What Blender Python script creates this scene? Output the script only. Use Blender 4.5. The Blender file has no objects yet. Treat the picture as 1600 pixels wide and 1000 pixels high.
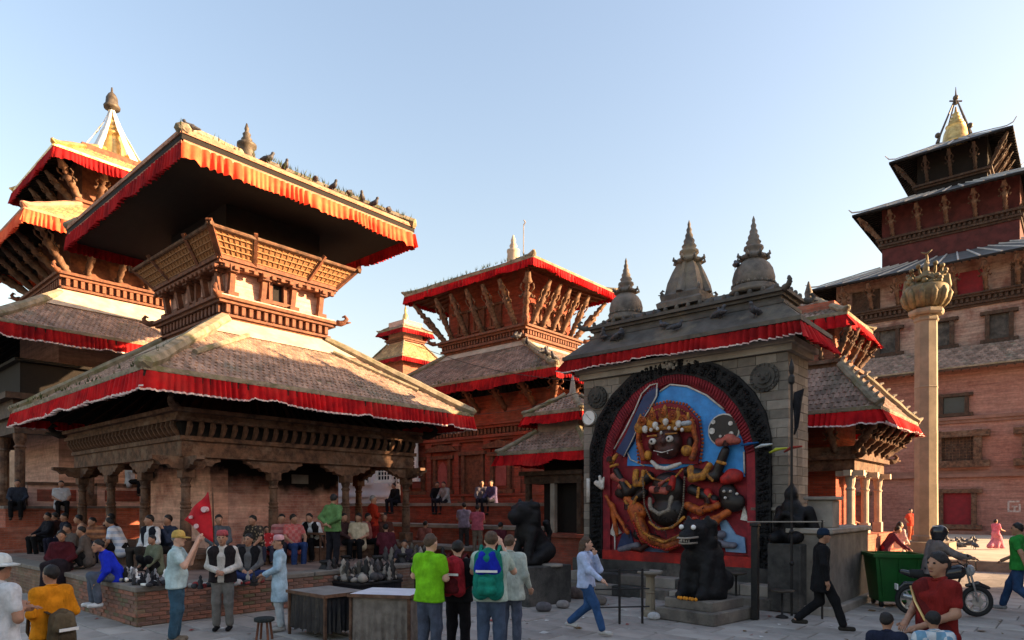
import bpy, math, random
import numpy as np
from mathutils import Vector, Matrix
random.seed(7); rng = np.random.default_rng(7)
S = bpy.context.scene
COL = S.collection
R = math.radians
# ------------------------------------------------------------------ camera, sky, sun, exposure
F = 1040.0; HZ = 790.0; CZ = 2.1          # focal length in photo pixels, horizon row, eye height
cam = bpy.data.cameras.new('camera'); camo = bpy.data.objects.new('camera', cam); COL.objects.link(camo)
camo.location = (0, 0, CZ); camo.rotation_euler = (R(90), 0, 0)
cam.sensor_width = 36; cam.lens = F / 1600 * 36; cam.shift_y = (HZ - 500) / 1600
cam.clip_end = 3000; cam.clip_start = 0.1
S.camera = camo
SUN_EL = R(15); SUN_AZ = R(-5)           # azimuth measured from +X towards +Y
W = bpy.data.worlds.new('World'); S.world = W; W.use_nodes = True
nt = W.node_tree; nt.nodes.clear()
sky = nt.nodes.new('ShaderNodeTexSky'); sky.sky_type = 'NISHITA'; sky.sun_disc = False
sky.sun_elevation = SUN_EL; sky.sun_rotation = R(90) - SUN_AZ
sky.air_density = 2.0; sky.dust_density = 8.0; sky.ozone_density = 2.4; sky.altitude = 1300
bg = nt.nodes.new('ShaderNodeBackground'); bg.inputs['Strength'].default_value = 0.095
wo = nt.nodes.new('ShaderNodeOutputWorld')
wb = nt.nodes.new('ShaderNodeMix'); wb.data_type = 'RGBA'; wb.blend_type = 'MULTIPLY'; wb.inputs[0].default_value = 1.0; wb.inputs[7].default_value = (1.11, 0.955, 0.965, 1)   # one even tint: the camera's warm white balance
nt.links.new(sky.outputs[0], wb.inputs[6]); nt.links.new(wb.outputs[2], bg.inputs[0]); nt.links.new(bg.outputs[0], wo.inputs[0])
sl = bpy.data.lights.new('sun', 'SUN'); sl.energy = 5.0; sl.angle = R(0.5); sl.color = (1.0, 0.66, 0.36)
so = bpy.data.objects.new('sun', sl); COL.objects.link(so)
sd = Vector((math.cos(SUN_EL) * math.cos(SUN_AZ), math.cos(SUN_EL) * math.sin(SUN_AZ), math.sin(SUN_EL)))
so.rotation_euler = sd.to_track_quat('Z', 'Y').to_euler(); so.location = (40, 0, 30)
S.view_settings.view_transform = 'Standard'; S.view_settings.look = 'None'
S.view_settings.exposure = 2.12; S.view_settings.gamma = 1.0
S.render.resolution_x = 1024; S.render.resolution_y = 640

# ------------------------------------------------------------------ grid of the square
TH = math.atan2(-0.655, 0.756)            # every building shares this orientation
EX = Vector((0.756, -0.655, 0)); EY = Vector((0.654, 0.756, 0))
def gpt(px, py, z):                        # point at height z that the photo shows at px, py
    d = F * (CZ - z) / (py - HZ); return Vector(((px - 800) / F * d, d, z))
def dpt(px, py, d):
    return Vector(((px - 800) / F * d, d, CZ + (HZ - py) / F * d))

# ------------------------------------------------------------------ materials
MC = {}
def _nt(name):
    m = bpy.data.materials.new(name); m.use_nodes = True
    n = m.node_tree; b = n.nodes['Principled BSDF']; return m, n, b
def nd(n, t, **kw):
    x = n.nodes.new(t)
    for k, v in kw.items():
        if k in x.inputs: x.inputs[k].default_value = v
        else: setattr(x, k, v)
    return x
def c4(c): return (c[0], c[1], c[2], 1)
def mat(name, c1, c2=None, scale=3.0, rough=.8, bump=.25, bscale=25, metal=0.0, island=0.0, c3=None, lo=.38, hi=.62, spec=.35):
    if name in MC: return MC[name]
    m, n, b = _nt(name); L = n.links
    c2 = c2 or tuple(x * .72 for x in c1)
    tc = nd(n, 'ShaderNodeTexCoord')
    nz = nd(n, 'ShaderNodeTexNoise', Scale=scale, Detail=7, Roughness=.62); L.new(tc.outputs['Object'], nz.inputs['Vector'])
    rp = n.nodes.new('ShaderNodeValToRGB'); rp.color_ramp.elements[0].position = lo; rp.color_ramp.elements[1].position = hi
    rp.color_ramp.elements[0].color = c4(c2); rp.color_ramp.elements[1].color = c4(c1)
    L.new(nz.outputs['Fac'], rp.inputs['Fac']); col = rp.outputs['Color']
    if c3:
        n3 = nd(n, 'ShaderNodeTexNoise', Scale=scale * .37, Detail=9, Roughness=.7); L.new(tc.outputs['Object'], n3.inputs['Vector'])
        r3 = n.nodes.new('ShaderNodeValToRGB'); r3.color_ramp.elements[0].position = .52; r3.color_ramp.elements[1].position = .66
        L.new(n3.outputs['Fac'], r3.inputs['Fac'])
        mx = nd(n, 'ShaderNodeMix', data_type='RGBA'); L.new(r3.outputs['Color'], mx.inputs['Factor'])
        L.new(col, mx.inputs[6]); mx.inputs[7].default_value = c4(c3); col = mx.outputs[2]
    if island:
        g = nd(n, 'ShaderNodeNewGeometry'); hs = nd(n, 'ShaderNodeHueSaturation')
        mp = nd(n, 'ShaderNodeMapRange'); mp.inputs[3].default_value = 1 - island; mp.inputs[4].default_value = 1 + island
        L.new(g.outputs['Random Per Island'], mp.inputs[0]); L.new(mp.outputs[0], hs.inputs['Value']); L.new(col, hs.inputs['Color']); col = hs.outputs['Color']
    L.new(col, b.inputs['Base Color']); b.inputs['Roughness'].default_value = rough; b.inputs['Metallic'].default_value = metal
    b.inputs['Specular IOR Level'].default_value = spec
    if bump:
        n2 = nd(n, 'ShaderNodeTexNoise', Scale=bscale, Detail=5, Roughness=.6); L.new(tc.outputs['Object'], n2.inputs['Vector'])
        bp = nd(n, 'ShaderNodeBump', Strength=bump, Distance=.02); L.new(n2.outputs['Fac'], bp.inputs['Height']); L.new(bp.outputs[0], b.inputs['Normal'])
    MC[name] = m; return m
def brick(name, c1, c2, mortar, stain, bw=.23, bh=.07, stain_scale=.8, stain_lo=.45, stain_hi=.7, soot=None):
    if name in MC: return MC[name]
    m, n, b = _nt(name); L = n.links
    tc = nd(n, 'ShaderNodeTexCoord'); uv = nd(n, 'ShaderNodeUVMap', uv_map='UVMap')
    br = nd(n, 'ShaderNodeTexBrick'); br.inputs['Color1'].default_value = c4(c1); br.inputs['Color2'].default_value = c4(c2); br.inputs['Mortar'].default_value = c4(mortar)
    br.inputs['Scale'].default_value = 1; br.inputs['Brick Width'].default_value = bw; br.inputs['Row Height'].default_value = bh
    br.inputs['Mortar Size'].default_value = .007; br.inputs['Mortar Smooth'].default_value = .3; br.inputs['Bias'].default_value = .1
    L.new(uv.outputs[0], br.inputs['Vector'])
    nz = nd(n, 'ShaderNodeTexNoise', Scale=stain_scale, Detail=9, Roughness=.68); L.new(tc.outputs['Object'], nz.inputs['Vector'])
    rp = n.nodes.new('ShaderNodeValToRGB'); rp.color_ramp.elements[0].position = stain_lo; rp.color_ramp.elements[1].position = stain_hi
    L.new(nz.outputs['Fac'], rp.inputs['Fac'])
    mx = nd(n, 'ShaderNodeMix', data_type='RGBA'); L.new(rp.outputs['Color'], mx.inputs['Factor']); L.new(br.outputs['Color'], mx.inputs[6]); mx.inputs[7].default_value = c4(stain)
    n4 = nd(n, 'ShaderNodeTexNoise', Scale=5, Detail=6, Roughness=.7); L.new(tc.outputs['Object'], n4.inputs['Vector'])
    mp = nd(n, 'ShaderNodeMapRange'); mp.inputs[1].default_value = .3; mp.inputs[2].default_value = .7; mp.inputs[3].default_value = .72; mp.inputs[4].default_value = 1.2
    L.new(n4.outputs['Fac'], mp.inputs[0])
    hs = nd(n, 'ShaderNodeHueSaturation'); L.new(mp.outputs[0], hs.inputs['Value']); L.new(mx.outputs[2], hs.inputs['Color']); col = hs.outputs[0]
    mc_ = nd(n, 'ShaderNodeMapping'); mc_.inputs['Scale'].default_value = (.5, .5, 9); L.new(tc.outputs['Object'], mc_.inputs['Vector'])
    n6 = nd(n, 'ShaderNodeTexNoise', Scale=1.0, Detail=6, Roughness=.7); L.new(mc_.outputs[0], n6.inputs['Vector'])
    m6 = nd(n, 'ShaderNodeMapRange'); m6.inputs[1].default_value = .32; m6.inputs[2].default_value = .68; m6.inputs[3].default_value = .62; m6.inputs[4].default_value = 1.25; L.new(n6.outputs['Fac'], m6.inputs[0])
    h6 = nd(n, 'ShaderNodeHueSaturation'); L.new(m6.outputs[0], h6.inputs['Value']); L.new(col, h6.inputs['Color']); col = h6.outputs[0]
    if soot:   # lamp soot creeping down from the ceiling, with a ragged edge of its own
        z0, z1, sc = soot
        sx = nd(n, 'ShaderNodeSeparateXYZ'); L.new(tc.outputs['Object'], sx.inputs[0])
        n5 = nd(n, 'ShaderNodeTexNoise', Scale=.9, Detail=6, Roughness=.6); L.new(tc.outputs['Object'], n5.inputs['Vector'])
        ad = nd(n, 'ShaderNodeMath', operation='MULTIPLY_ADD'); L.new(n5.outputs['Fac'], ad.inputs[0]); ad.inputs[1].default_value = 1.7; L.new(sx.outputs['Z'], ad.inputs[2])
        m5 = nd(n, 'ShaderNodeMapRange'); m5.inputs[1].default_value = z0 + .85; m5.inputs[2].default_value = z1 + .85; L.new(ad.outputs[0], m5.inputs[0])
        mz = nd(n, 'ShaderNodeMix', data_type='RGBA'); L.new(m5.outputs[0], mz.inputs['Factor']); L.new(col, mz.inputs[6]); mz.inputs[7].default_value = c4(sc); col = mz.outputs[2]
    L.new(col, b.inputs['Base Color']); b.inputs['Roughness'].default_value = .9; b.inputs['Specular IOR Level'].default_value = .2
    bp = nd(n, 'ShaderNodeBump', Strength=.5, Distance=.012); bp.invert = True; L.new(br.outputs['Fac'], bp.inputs['Height'])
    bp2 = nd(n, 'ShaderNodeBump', Strength=.35, Distance=.03); L.new(n4.outputs['Fac'], bp2.inputs['Height']); L.new(bp.outputs[0], bp2.inputs['Normal']); L.new(bp2.outputs[0], b.inputs['Normal'])
    MC[name] = m; return m
def cloth(c, rough=.9, pat=None, c2=None):
    """woven cloth with soft folds; pat adds a printed check, stripe or dapple"""
    k = 'cloth_%.3f_%.3f_%.3f' % c + (pat or '')
    if k in MC: return MC[k]
    m = mat(k, c, tuple(x * .66 for x in c), 7, rough, 0, 60, spec=.12); n = m.node_tree; L = n.links; b = n.nodes['Principled BSDF']
    tc = nd(n, 'ShaderNodeTexCoord'); mp = nd(n, 'ShaderNodeMapping'); mp.inputs['Scale'].default_value = (15, 15, 5); L.new(tc.outputs['Object'], mp.inputs['Vector'])
    n1 = nd(n, 'ShaderNodeTexNoise', Scale=1.0, Detail=4, Roughness=.55, Distortion=1.2); L.new(mp.outputs[0], n1.inputs['Vector'])
    bp = nd(n, 'ShaderNodeBump', Strength=.75, Distance=.035); L.new(n1.outputs['Fac'], bp.inputs['Height']); L.new(bp.outputs[0], b.inputs['Normal'])
    if pat:
        col = b.inputs['Base Color'].links[0].from_socket; mx = nd(n, 'ShaderNodeMix', data_type='RGBA'); mx.inputs[7].default_value = c4(c2 or tuple(x * .25 for x in c))
        if pat == 'dapple': t = nd(n, 'ShaderNodeTexVoronoi', Scale=16.0); L.new(tc.outputs['Object'], t.inputs['Vector']); r = nd(n, 'ShaderNodeMath', operation='LESS_THAN'); r.inputs[1].default_value = .38; L.new(t.outputs['Distance'], r.inputs[0]); f = r.outputs[0]
        else:
            m2 = nd(n, 'ShaderNodeMapping'); m2.inputs['Scale'].default_value = (0, 0, 14) if pat == 'stripe' else (13, 13, 13); L.new(tc.outputs['Object'], m2.inputs['Vector'])
            t = nd(n, 'ShaderNodeTexChecker', Scale=1.0); L.new(m2.outputs[0], t.inputs['Vector']); f = t.outputs['Fac']
        s_ = nd(n, 'ShaderNodeMath', operation='MULTIPLY'); s_.inputs[1].default_value = .75; L.new(f, s_.inputs[0]); L.new(s_.outputs[0], mx.inputs['Factor']); L.new(col, mx.inputs[6]); L.new(mx.outputs[2], b.inputs['Base Color'])
    return m
wood = mat('dark_wood', (.07, .036, .022), (.028, .016, .010), 7, .75, .4, 40, c3=(.085, .06, .042))
wood_red = mat('red_brown_wood', (.20, .075, .038), (.09, .035, .02), 6, .75, .4, 40)
wood_tan = mat('weathered_wood', (.155, .08, .047), (.05, .026, .016), 5, .85, .45, 30, c3=(.18, .12, .082))
wood_strut = mat('carved_strut_wood', (.22, .125, .075), (.08, .042, .026), 9, .8, .5, 30)
wood_pale = mat('sunbleached_lattice_wood', (.34, .17, .07), (.20, .095, .04), 30, .8, .6, 60)
wood_black = mat('shade_black_wood', (.010, .007, .0055), (.006, .0045, .004), 6, .85, .3, 40)  # near-black: shade under eaves, in recesses and interiors put into the colour
tile_grey = mat('clay_tile_grey', (.40, .27, .20), (.23, .155, .12), 2.2, .9, .4, 40, island=.28, c3=(.20, .17, .13))
tile_brown = mat('clay_tile_brown', (.32, .215, .165), (.17, .115, .09), 2.0, .9, .4, 40, island=.3, c3=(.15, .135, .10))
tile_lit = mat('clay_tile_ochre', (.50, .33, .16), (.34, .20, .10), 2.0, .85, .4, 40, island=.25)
ridge_m = mat('mossy_ridge', (.30, .25, .18), (.15, .13, .085), 3.5, .95, .6, 20, c3=(.13, .14, .05))
ridge_pink = mat('clay_ridge', (.48, .24, .15), (.30, .15, .10), 3, .9, .4, 25)
red_cloth = mat('red_valance_cloth', (.56, .010, .013), (.24, .005, .008), 1.8, .85, .1, 30, c3=(.40, .025, .022), spec=.1)
red_sunlit = mat('sunlit_red_valance_cloth', (.80, .15, .06), (.60, .07, .03), 1.8, .85, .1, 30, spec=.1)  # orange tone: sunlight on the red cloth put into its colour
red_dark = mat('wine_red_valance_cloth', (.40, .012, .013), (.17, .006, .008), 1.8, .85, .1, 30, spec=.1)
trim_w = mat('white_trim_cloth', (.72, .62, .56), (.5, .3, .28), 9, .85, .1, 30)
bricks_r = brick('old_red_brick', (.42, .12, .07), (.31, .09, .055), (.28, .16, .12), (.38, .19, .14))
bricks_d = brick('deep_red_brick', (.40, .075, .042), (.27, .055, .034), (.19, .08, .06), (.20, .085, .06))
bricks_p = brick('palace_brick', (.34, .15, .115), (.27, .115, .09), (.25, .155, .13), (.38, .225, .185), stain_scale=.25, stain_lo=.42, stain_hi=.75)
bricks_l = brick('mossy_low_brick', (.30, .15, .105), (.18, .092, .07), (.25, .20, .165), (.13, .12, .07), stain_lo=.42)
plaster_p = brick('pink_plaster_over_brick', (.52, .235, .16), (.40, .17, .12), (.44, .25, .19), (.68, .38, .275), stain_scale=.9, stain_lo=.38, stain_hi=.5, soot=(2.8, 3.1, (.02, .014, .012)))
plaster_q = brick('pink_plaster', (.54, .28, .205), (.46, .23, .175), (.46, .28, .22), (.62, .38, .30), stain_scale=.7, stain_lo=.3, stain_hi=.45)
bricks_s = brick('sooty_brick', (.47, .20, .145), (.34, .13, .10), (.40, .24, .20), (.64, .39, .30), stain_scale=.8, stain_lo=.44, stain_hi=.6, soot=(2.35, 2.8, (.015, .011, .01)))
lime = mat('sunlit_limewash', (.52, .44, .34), (.38, .31, .24), 2.5, .9, .3, 25)  # cream limewash, also used where sunlight is put into the colour
stone = mat('grey_stone', (.22, .19, .158), (.115, .10, .086), 1.4, .88, .5, 30, c3=(.07, .062, .054))
stone_l = mat('pale_stone', (.33, .29, .245), (.19, .165, .14), 1.4, .88, .4, 30)
stone_d = mat('blackened_stone', (.07, .066, .06), (.03, .029, .027), 3, .8, .5, 25, c3=(.13, .115, .10))
slate = mat('slate_roof_stone', (.10, .09, .08), (.05, .046, .041), 1.6, .85, .4, 22, c3=(.16, .135, .10))
black_st = mat('oiled_black_stone', (.010, .0095, .011), (.004, .004, .005), 5, .6, .9, 16, spec=.22)
gold = mat('gilt_copper', (.72, .50, .20), (.5, .32, .11), 4, .42, .15, 30, metal=.75)
brass_d = mat('dark_brass', (.13, .11, .085), (.06, .05, .04), 5, .6, .2, 30, metal=.4)
col_stone = mat('column_stone', (.27, .22, .155), (.19, .155, .11), 1.6, .85, .3, 25)
metal_roof = mat('grey_sheet_roof', (.13, .135, .14), (.085, .09, .095), 1.2, .6, .15, 8, metal=.1)
white_paint = mat('white_paint', (.78, .78, .76), (.66, .66, .63), 3, .7, .1, 20)
iron = mat('black_iron', (.018, .018, .02), (.03, .027, .025), 9, .55, .2, 40, metal=.4)
skin_m = mat('skin', (.38, .20, .125), (.31, .16, .10), 12, .6, .05, 40)
skin_p = mat('fair_skin', (.60, .36, .26), (.52, .30, .21), 12, .6, .05, 40)
hair_m = mat('black_hair', (.012, .010, .009), (.006, .005, .005), 30, .55, .5, 90)
hair_b = mat('brown_hair', (.09, .052, .03), (.05, .03, .018), 30, .6, .5, 90)
hair_g = mat('grey_hair', (.25, .24, .23), (.12, .115, .11), 30, .7, .5, 90)
lime_s = mat('leaf_litter_green', (.06, .085, .025), (.03, .045, .015), 9, .9, .3, 30)
# ------------------------------------------------------------------ mesh helpers
class MB:
    def __init__(s): s.v = []; s.f = []; s.m = []
    def add(s, vs, fs, mi=0):
        o = len(s.v); s.v.extend([tuple(p) for p in vs]); s.f.extend([tuple(i + o for i in q) for q in fs]); s.m.extend([mi] * len(fs)); return s
    def hexa(s, p, mi=0):                    # 8 points: bottom 0-3 ccw, top 4-7
        return s.add(p, [(3, 2, 1, 0), (4, 5, 6, 7), (0, 1, 5, 4), (1, 2, 6, 5), (2, 3, 7, 6), (3, 0, 4, 7)], mi)
    def box(s, x0, x1, y0, y1, z0, z1, mi=0):
        return s.frus((x0, x1, y0, y1), z0, (x0, x1, y0, y1), z1, mi)
    def frus(s, a, za, b, zb, mi=0):
        return s.hexa([(a[0], a[2], za), (a[1], a[2], za), (a[1], a[3], za), (a[0], a[3], za),
                       (b[0], b[2], zb), (b[1], b[2], zb), (b[1], b[3], zb), (b[0], b[3], zb)], mi)
    def cbox(s, x0, x1, y0, y1, z0, z1, c=.012, mi=0):   # chamfered box
        xs = (x0, x0 + c, x1 - c, x1); ys = (y0, y0 + c, y1 - c, y1); zs = (z0, z0 + c, z1 - c, z1); V = []; 
        def idx(p): V.append(p); return len(V) - 1
        g = {}
        for i in (0, 1):
            for j in (0, 1):
                for k in (0, 1):
                    X, Y, Z = xs[3 * i], ys[3 * j], zs[3 * k]; xi, yi, zi = xs[1 + i], ys[1 + j], zs[1 + k]
                    g[i, j, k] = (idx((X, yi, zi)), idx((xi, Y, zi)), idx((xi, yi, Z)))
        fs = []
        for a in range(3):
            for sgn in (0, 1):
                ks = [(0, 0), (1, 0), (1, 1), (0, 1)] if (sgn == 1) == (a != 1) else [(0, 0), (0, 1), (1, 1), (1, 0)]
                q = []
                for (u, w) in ks:
                    key = [0, 0, 0]; oth = [t for t in range(3) if t != a]; key[a] = sgn; key[oth[0]] = u; key[oth[1]] = w; q.append(g[tuple(key)][a])
                fs.append(tuple(q))
        for a in range(3):
            o = [t for t in range(3) if t != a]
            for u in (0, 1):
                for w in (0, 1):
                    k0 = [0, 0, 0]; k0[o[0]] = u; k0[o[1]] = w; k1 = list(k0); k1[a] = 1; k0 = tuple(k0); k1 = tuple(k1)
                    fs.append((g[k0][o[0]], g[k0][o[1]], g[k1][o[1]], g[k1][o[0]]))
        for k in g: fs.append(g[k])
        return s.add(V, fs, mi)
    def bar(s, a, b, w, h, mi=0, up=(0, 0, 1), taper=1.0):
        a = Vector(a); b = Vector(b); d = (b - a).normalized(); u = Vector(up)
        sx = d.cross(u)
        if sx.length < 1e-4: sx = d.cross(Vector((1, 0, 0)))
        sx.normalize(); uz = sx.cross(d).normalized(); P = []
        for p, k in ((a, 1), (b, taper)):
            for i, j in ((-1, -1), (1, -1), (1, 1), (-1, 1)): P.append(p + sx * i * w / 2 * k + uz * j * h / 2 * k)
        return s.hexa([P[i] for i in range(8)], mi)
    def tube(s, pts, rad, n=8, mi=0, flat=1.0, cap=True):
        pts = [Vector(p) for p in pts]; m = len(pts)
        if not hasattr(rad, '__len__'): rad = [rad] * m
        vs = []; prev = None
        for i, p in enumerate(pts):
            d = (pts[min(i + 1, m - 1)] - pts[max(i - 1, 0)]).normalized()
            if prev is None: prev = d.orthogonal() if abs(d.z) > .99 else Vector((0, 0, 1)).cross(d).normalized()
            sx = (prev - d * prev.dot(d)).normalized(); prev = sx; sy = d.cross(sx)
            for k in range(n):
                t = 2 * math.pi * k / n; vs.append(p + sx * math.cos(t) * rad[i] + sy * math.sin(t) * rad[i] * flat)
        fs = [(i * n + k, i * n + (k + 1) % n, (i + 1) * n + (k + 1) % n, (i + 1) * n + k) for i in range(m - 1) for k in range(n)]
        if cap: fs += [tuple(reversed(range(n))), tuple((m - 1) * n + k for k in range(n))]
        return s.add(vs, fs, mi)
    def lathe(s, prof, n=16, c=(0, 0, 0), mi=0, sq=False):
        vs = []; m = len(prof)
        for r, z in prof:
            for k in range(n):
                t = 2 * math.pi * (k + .5) / n; q = 1.0
                if sq: q = 1 / max(abs(math.cos(t)), abs(math.sin(t)))
                vs.append((c[0] + r * q * math.cos(t), c[1] + r * q * math.sin(t), c[2] + z))
        fs = [(i * n + k, i * n + (k + 1) % n, (i + 1) * n + (k + 1) % n, (i + 1) * n + k) for i in range(m - 1) for k in range(n)]
        fs += [tuple(reversed(range(n))), tuple((m - 1) * n + k for k in range(n))]
        return s.add(vs, fs, mi)
    def ball(s, c, r, n=10, m=6, mi=0):
        if not hasattr(r, '__len__'): r = (r, r, r)
        vs = [(c[0], c[1], c[2] - r[2])]
        for i in range(1, m):
            a = math.pi * i / m - math.pi / 2
            for k in range(n):
                t = 2 * math.pi * k / n; vs.append((c[0] + r[0] * math.cos(a) * math.cos(t), c[1] + r[1] * math.cos(a) * math.sin(t), c[2] + r[2] * math.sin(a)))
        vs.append((c[0], c[1], c[2] + r[2])); e = len(vs) - 1
        fs = [(0, 1 + (k + 1) % n, 1 + k) for k in range(n)]
        for i in range(m - 2):
            o = 1 + i * n
            fs += [(o + k, o + (k + 1) % n, o + n + (k + 1) % n, o + n + k) for k in range(n)]
        o = 1 + (m - 2) * n; fs += [(o + k, o + (k + 1) % n, e) for k in range(n)]
        return s.add(vs, fs, mi)
    def prism(s, poly, fn, t0, t1, mi=0):    # poly 2D ccw, fn(a, b, t) -> 3D
        n = len(poly); vs = [fn(a, b, t0) for a, b in poly] + [fn(a, b, t1) for a, b in poly]
        fs = [tuple(reversed(range(n))), tuple(range(n, 2 * n))] + [(i, (i + 1) % n, n + (i + 1) % n, n + i) for i in range(n)]
        return s.add(vs, fs, mi)
    def mesh(s, name, mats, smooth=False, fix=False):
        me = bpy.data.meshes.new(name); me.from_pydata(s.v, [], s.f); 
        for m in (mats if isinstance(mats, (list, tuple)) else [mats]): me.materials.append(m)
        if any(s.m): me.polygons.foreach_set('material_index', s.m)
        if smooth: me.polygons.foreach_set('use_smooth', [True] * len(s.f))
        if fix:
            import bmesh
            bm = bmesh.new(); bm.from_mesh(me); bmesh.ops.recalc_face_normals(bm, faces=bm.faces); bm.to_mesh(me); bm.free()
        boxuv(me); return me
    def build(s, name, mats, parent=None, smooth=False, loc=None, fix=False):
        return link(name, s.mesh(name, mats, smooth, fix), parent, loc)
def boxuv(me):
    nl = len(me.loops)
    if not nl: return
    co = np.empty(len(me.vertices) * 3, np.float32); me.vertices.foreach_get('co', co); co = co.reshape(-1, 3)
    li = np.empty(nl, np.int32); me.loops.foreach_get('vertex_index', li)
    nr = np.empty(len(me.polygons) * 3, np.float32); me.polygons.foreach_get('normal', nr); nr = np.abs(nr.reshape(-1, 3))
    tot = np.empty(len(me.polygons), np.int32); me.polygons.foreach_get('loop_total', tot)
    ax = np.repeat(np.argmax(nr, 1), tot); p = co[li]
    uv = np.where((ax == 0)[:, None], p[:, [1, 2]], np.where((ax == 1)[:, None], p[:, [0, 2]], p[:, [0, 1]])).astype(np.float32)
    me.uv_layers.new(name='UVMap').data.foreach_set('uv', uv.ravel())
def link(name, me, parent=None, loc=None, rot=None, scale=None):
    o = bpy.data.objects.new(name, me); COL.objects.link(o)
    if parent is not None: o.parent = parent
    if loc is not None: o.location = loc
    if rot is not None: o.rotation_euler = rot if hasattr(rot, '__len__') else (0, 0, rot)
    if scale is not None: o.scale = scale if hasattr(scale, '__len__') else (scale,) * 3
    return o
def tag(o, label=None, cat=None, group=None, kind=None):
    for k, v in (('label', label), ('category', cat), ('group', group), ('kind', kind)):
        if v: o[k] = v
    return o
def thing(name, label, cat, loc=(0, 0, 0), rz=0, group=None):
    return tag(link(name, None, None, loc, rz), label, cat, group)
# ------------------------------------------------------------------ signed-distance modelling (bodies, beasts, carvings)
def cone(a, b, ra, rb=None): return ('c', np.array(a, float), np.array(b, float), ra, ra if rb is None else rb)
def ell(c, r, rz=0.0): return ('e', np.array(c, float), np.array(r, float), rz)
def sdf_mesh(prims, h=.02, k=.03, clips=(), noise=0.0, nscale=14.0, cuts=()):
    """surface-net mesh of a smooth union of round cones and ellipsoids; clips are half spaces (n, d): keep n.p < d"""
    lo = []; hi = []
    for p in prims:
        if p[0] == 'c':
            r = max(p[3], p[4]); lo += [np.minimum(p[1], p[2]) - r]; hi += [np.maximum(p[1], p[2]) + r]
        else:
            r = p[2] if not p[3] else np.full(3, p[2].max()); lo += [p[1] - r]; hi += [p[1] + r]
    L0 = np.min(lo, 0) - 2.5 * h - k; H0 = np.max(hi, 0) + 2.5 * h + k
    n = np.ceil((H0 - L0) / h).astype(int) + 1
    ax = [L0[i] + h * np.arange(n[i]) for i in range(3)]
    D = np.full(n, 1.0, np.float32)
    for p, l, u in zip(prims, lo, hi):
        m = 2 * k + 2 * h
        a = np.maximum(np.floor((l - m - L0) / h).astype(int), 0); b = np.minimum(np.ceil((u + m - L0) / h).astype(int) + 1, n)
        sl_ = tuple(slice(a[i], b[i]) for i in range(3))
        X = ax[0][sl_[0]][:, None, None]; Y = ax[1][sl_[1]][None, :, None]; Z = ax[2][sl_[2]][None, None, :]
        if p[0] == 'c':
            A, B = p[1], p[2]; dv = B - A; q = max(dv @ dv, 1e-9)
            t = np.clip(((X - A[0]) * dv[0] + (Y - A[1]) * dv[1] + (Z - A[2]) * dv[2]) / q, 0, 1)
            d = np.sqrt((X - A[0] - t * dv[0]) ** 2 + (Y - A[1] - t * dv[1]) ** 2 + (Z - A[2] - t * dv[2]) ** 2) - (p[3] + t * (p[4] - p[3]))
        else:
            c, r, rz = p[1], p[2], p[3]; x = X - c[0]; y = Y - c[1]; z = Z - c[2]
            if rz: cs, sn = math.cos(rz), math.sin(rz); x, z = x * cs + z * sn, -x * sn + z * cs
            k0 = np.sqrt((x / r[0]) ** 2 + (y / r[1]) ** 2 + (z / r[2]) ** 2); k1 = np.sqrt((x / r[0] ** 2) ** 2 + (y / r[1] ** 2) ** 2 + (z / r[2] ** 2) ** 2)
            d = np.where(k1 > 1e-6, k0 * (k0 - 1) / np.maximum(k1, 1e-6), -r.min())
        o = D[sl_]; hh = np.maximum(k - np.abs(o - d), 0) / k
        D[sl_] = np.minimum(o, d) - hh * hh * k * .25
    X, Y, Z = ax[0][:, None, None], ax[1][None, :, None], ax[2][None, None, :]
    if noise:
        D = D + (noise * (np.sin(X * nscale + 1.3 * np.sin(Z * nscale * .7)) * np.sin(Y * nscale * 1.1 + Z * nscale * .5) + .6 * np.sin(Z * nscale * 1.7 + X * 6 + Y * 5))).astype(np.float32)
    for nn, d in clips:
        D = np.maximum(D, (X * nn[0] + Y * nn[1] + Z * nn[2] - d).astype(np.float32))
    D[0] = D[-1] = 1; D[:, 0] = D[:, -1] = 1; D[:, :, 0] = D[:, :, -1] = 1
    ins = D < 0; nc = n - 1
    cnt = np.zeros(nc, np.int8); offs = [(i, j, kk) for i in (0, 1) for j in (0, 1) for kk in (0, 1)]
    for o in offs: cnt += ins[o[0]:o[0] + nc[0], o[1]:o[1] + nc[1], o[2]:o[2] + nc[2]]
    act = np.argwhere((cnt > 0) & (cnt < 8)); vid = np.full(nc, -1, np.int64); vid[act[:, 0], act[:, 1], act[:, 2]] = np.arange(len(act))
    acc = np.zeros((len(act), 3)); num = np.zeros(len(act))
    for o in offs:
        for d in range(3):
            if o[d]: continue
            e = list(o); e[d] = 1
            v0 = D[act[:, 0] + o[0], act[:, 1] + o[1], act[:, 2] + o[2]]; v1 = D[act[:, 0] + e[0], act[:, 1] + e[1], act[:, 2] + e[2]]
            s = (v0 < 0) != (v1 < 0); t = np.where(s, v0 / np.where(s, v0 - v1, 1), 0)
            p = np.array(o, float)[None, :].repeat(len(act), 0); p[:, d] += t
            acc[s] += p[s]; num[s] += 1
    V = (act + acc / num[:, None]) * h + L0
    faces = []
    for d in range(3):
        e = [0, 0, 0]; e[d] = 1
        A = ins[:n[0] - e[0], :n[1] - e[1], :n[2] - e[2]]; B = ins[e[0]:, e[1]:, e[2]:]
        q = np.argwhere(A != B); inside = A[q[:, 0], q[:, 1], q[:, 2]]
        u, w = [(1, 2), (2, 0), (0, 1)][d]; cs = []
        for du, dw in ((0, 0), (1, 0), (1, 1), (0, 1)):
            c = q.copy(); c[:, u] -= 1 - du; c[:, w] -= 1 - dw; cs.append(vid[c[:, 0], c[:, 1], c[:, 2]])
        f = np.stack(cs, 1); f[~inside] = f[~inside][:, ::-1]; faces.append(f)
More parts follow.
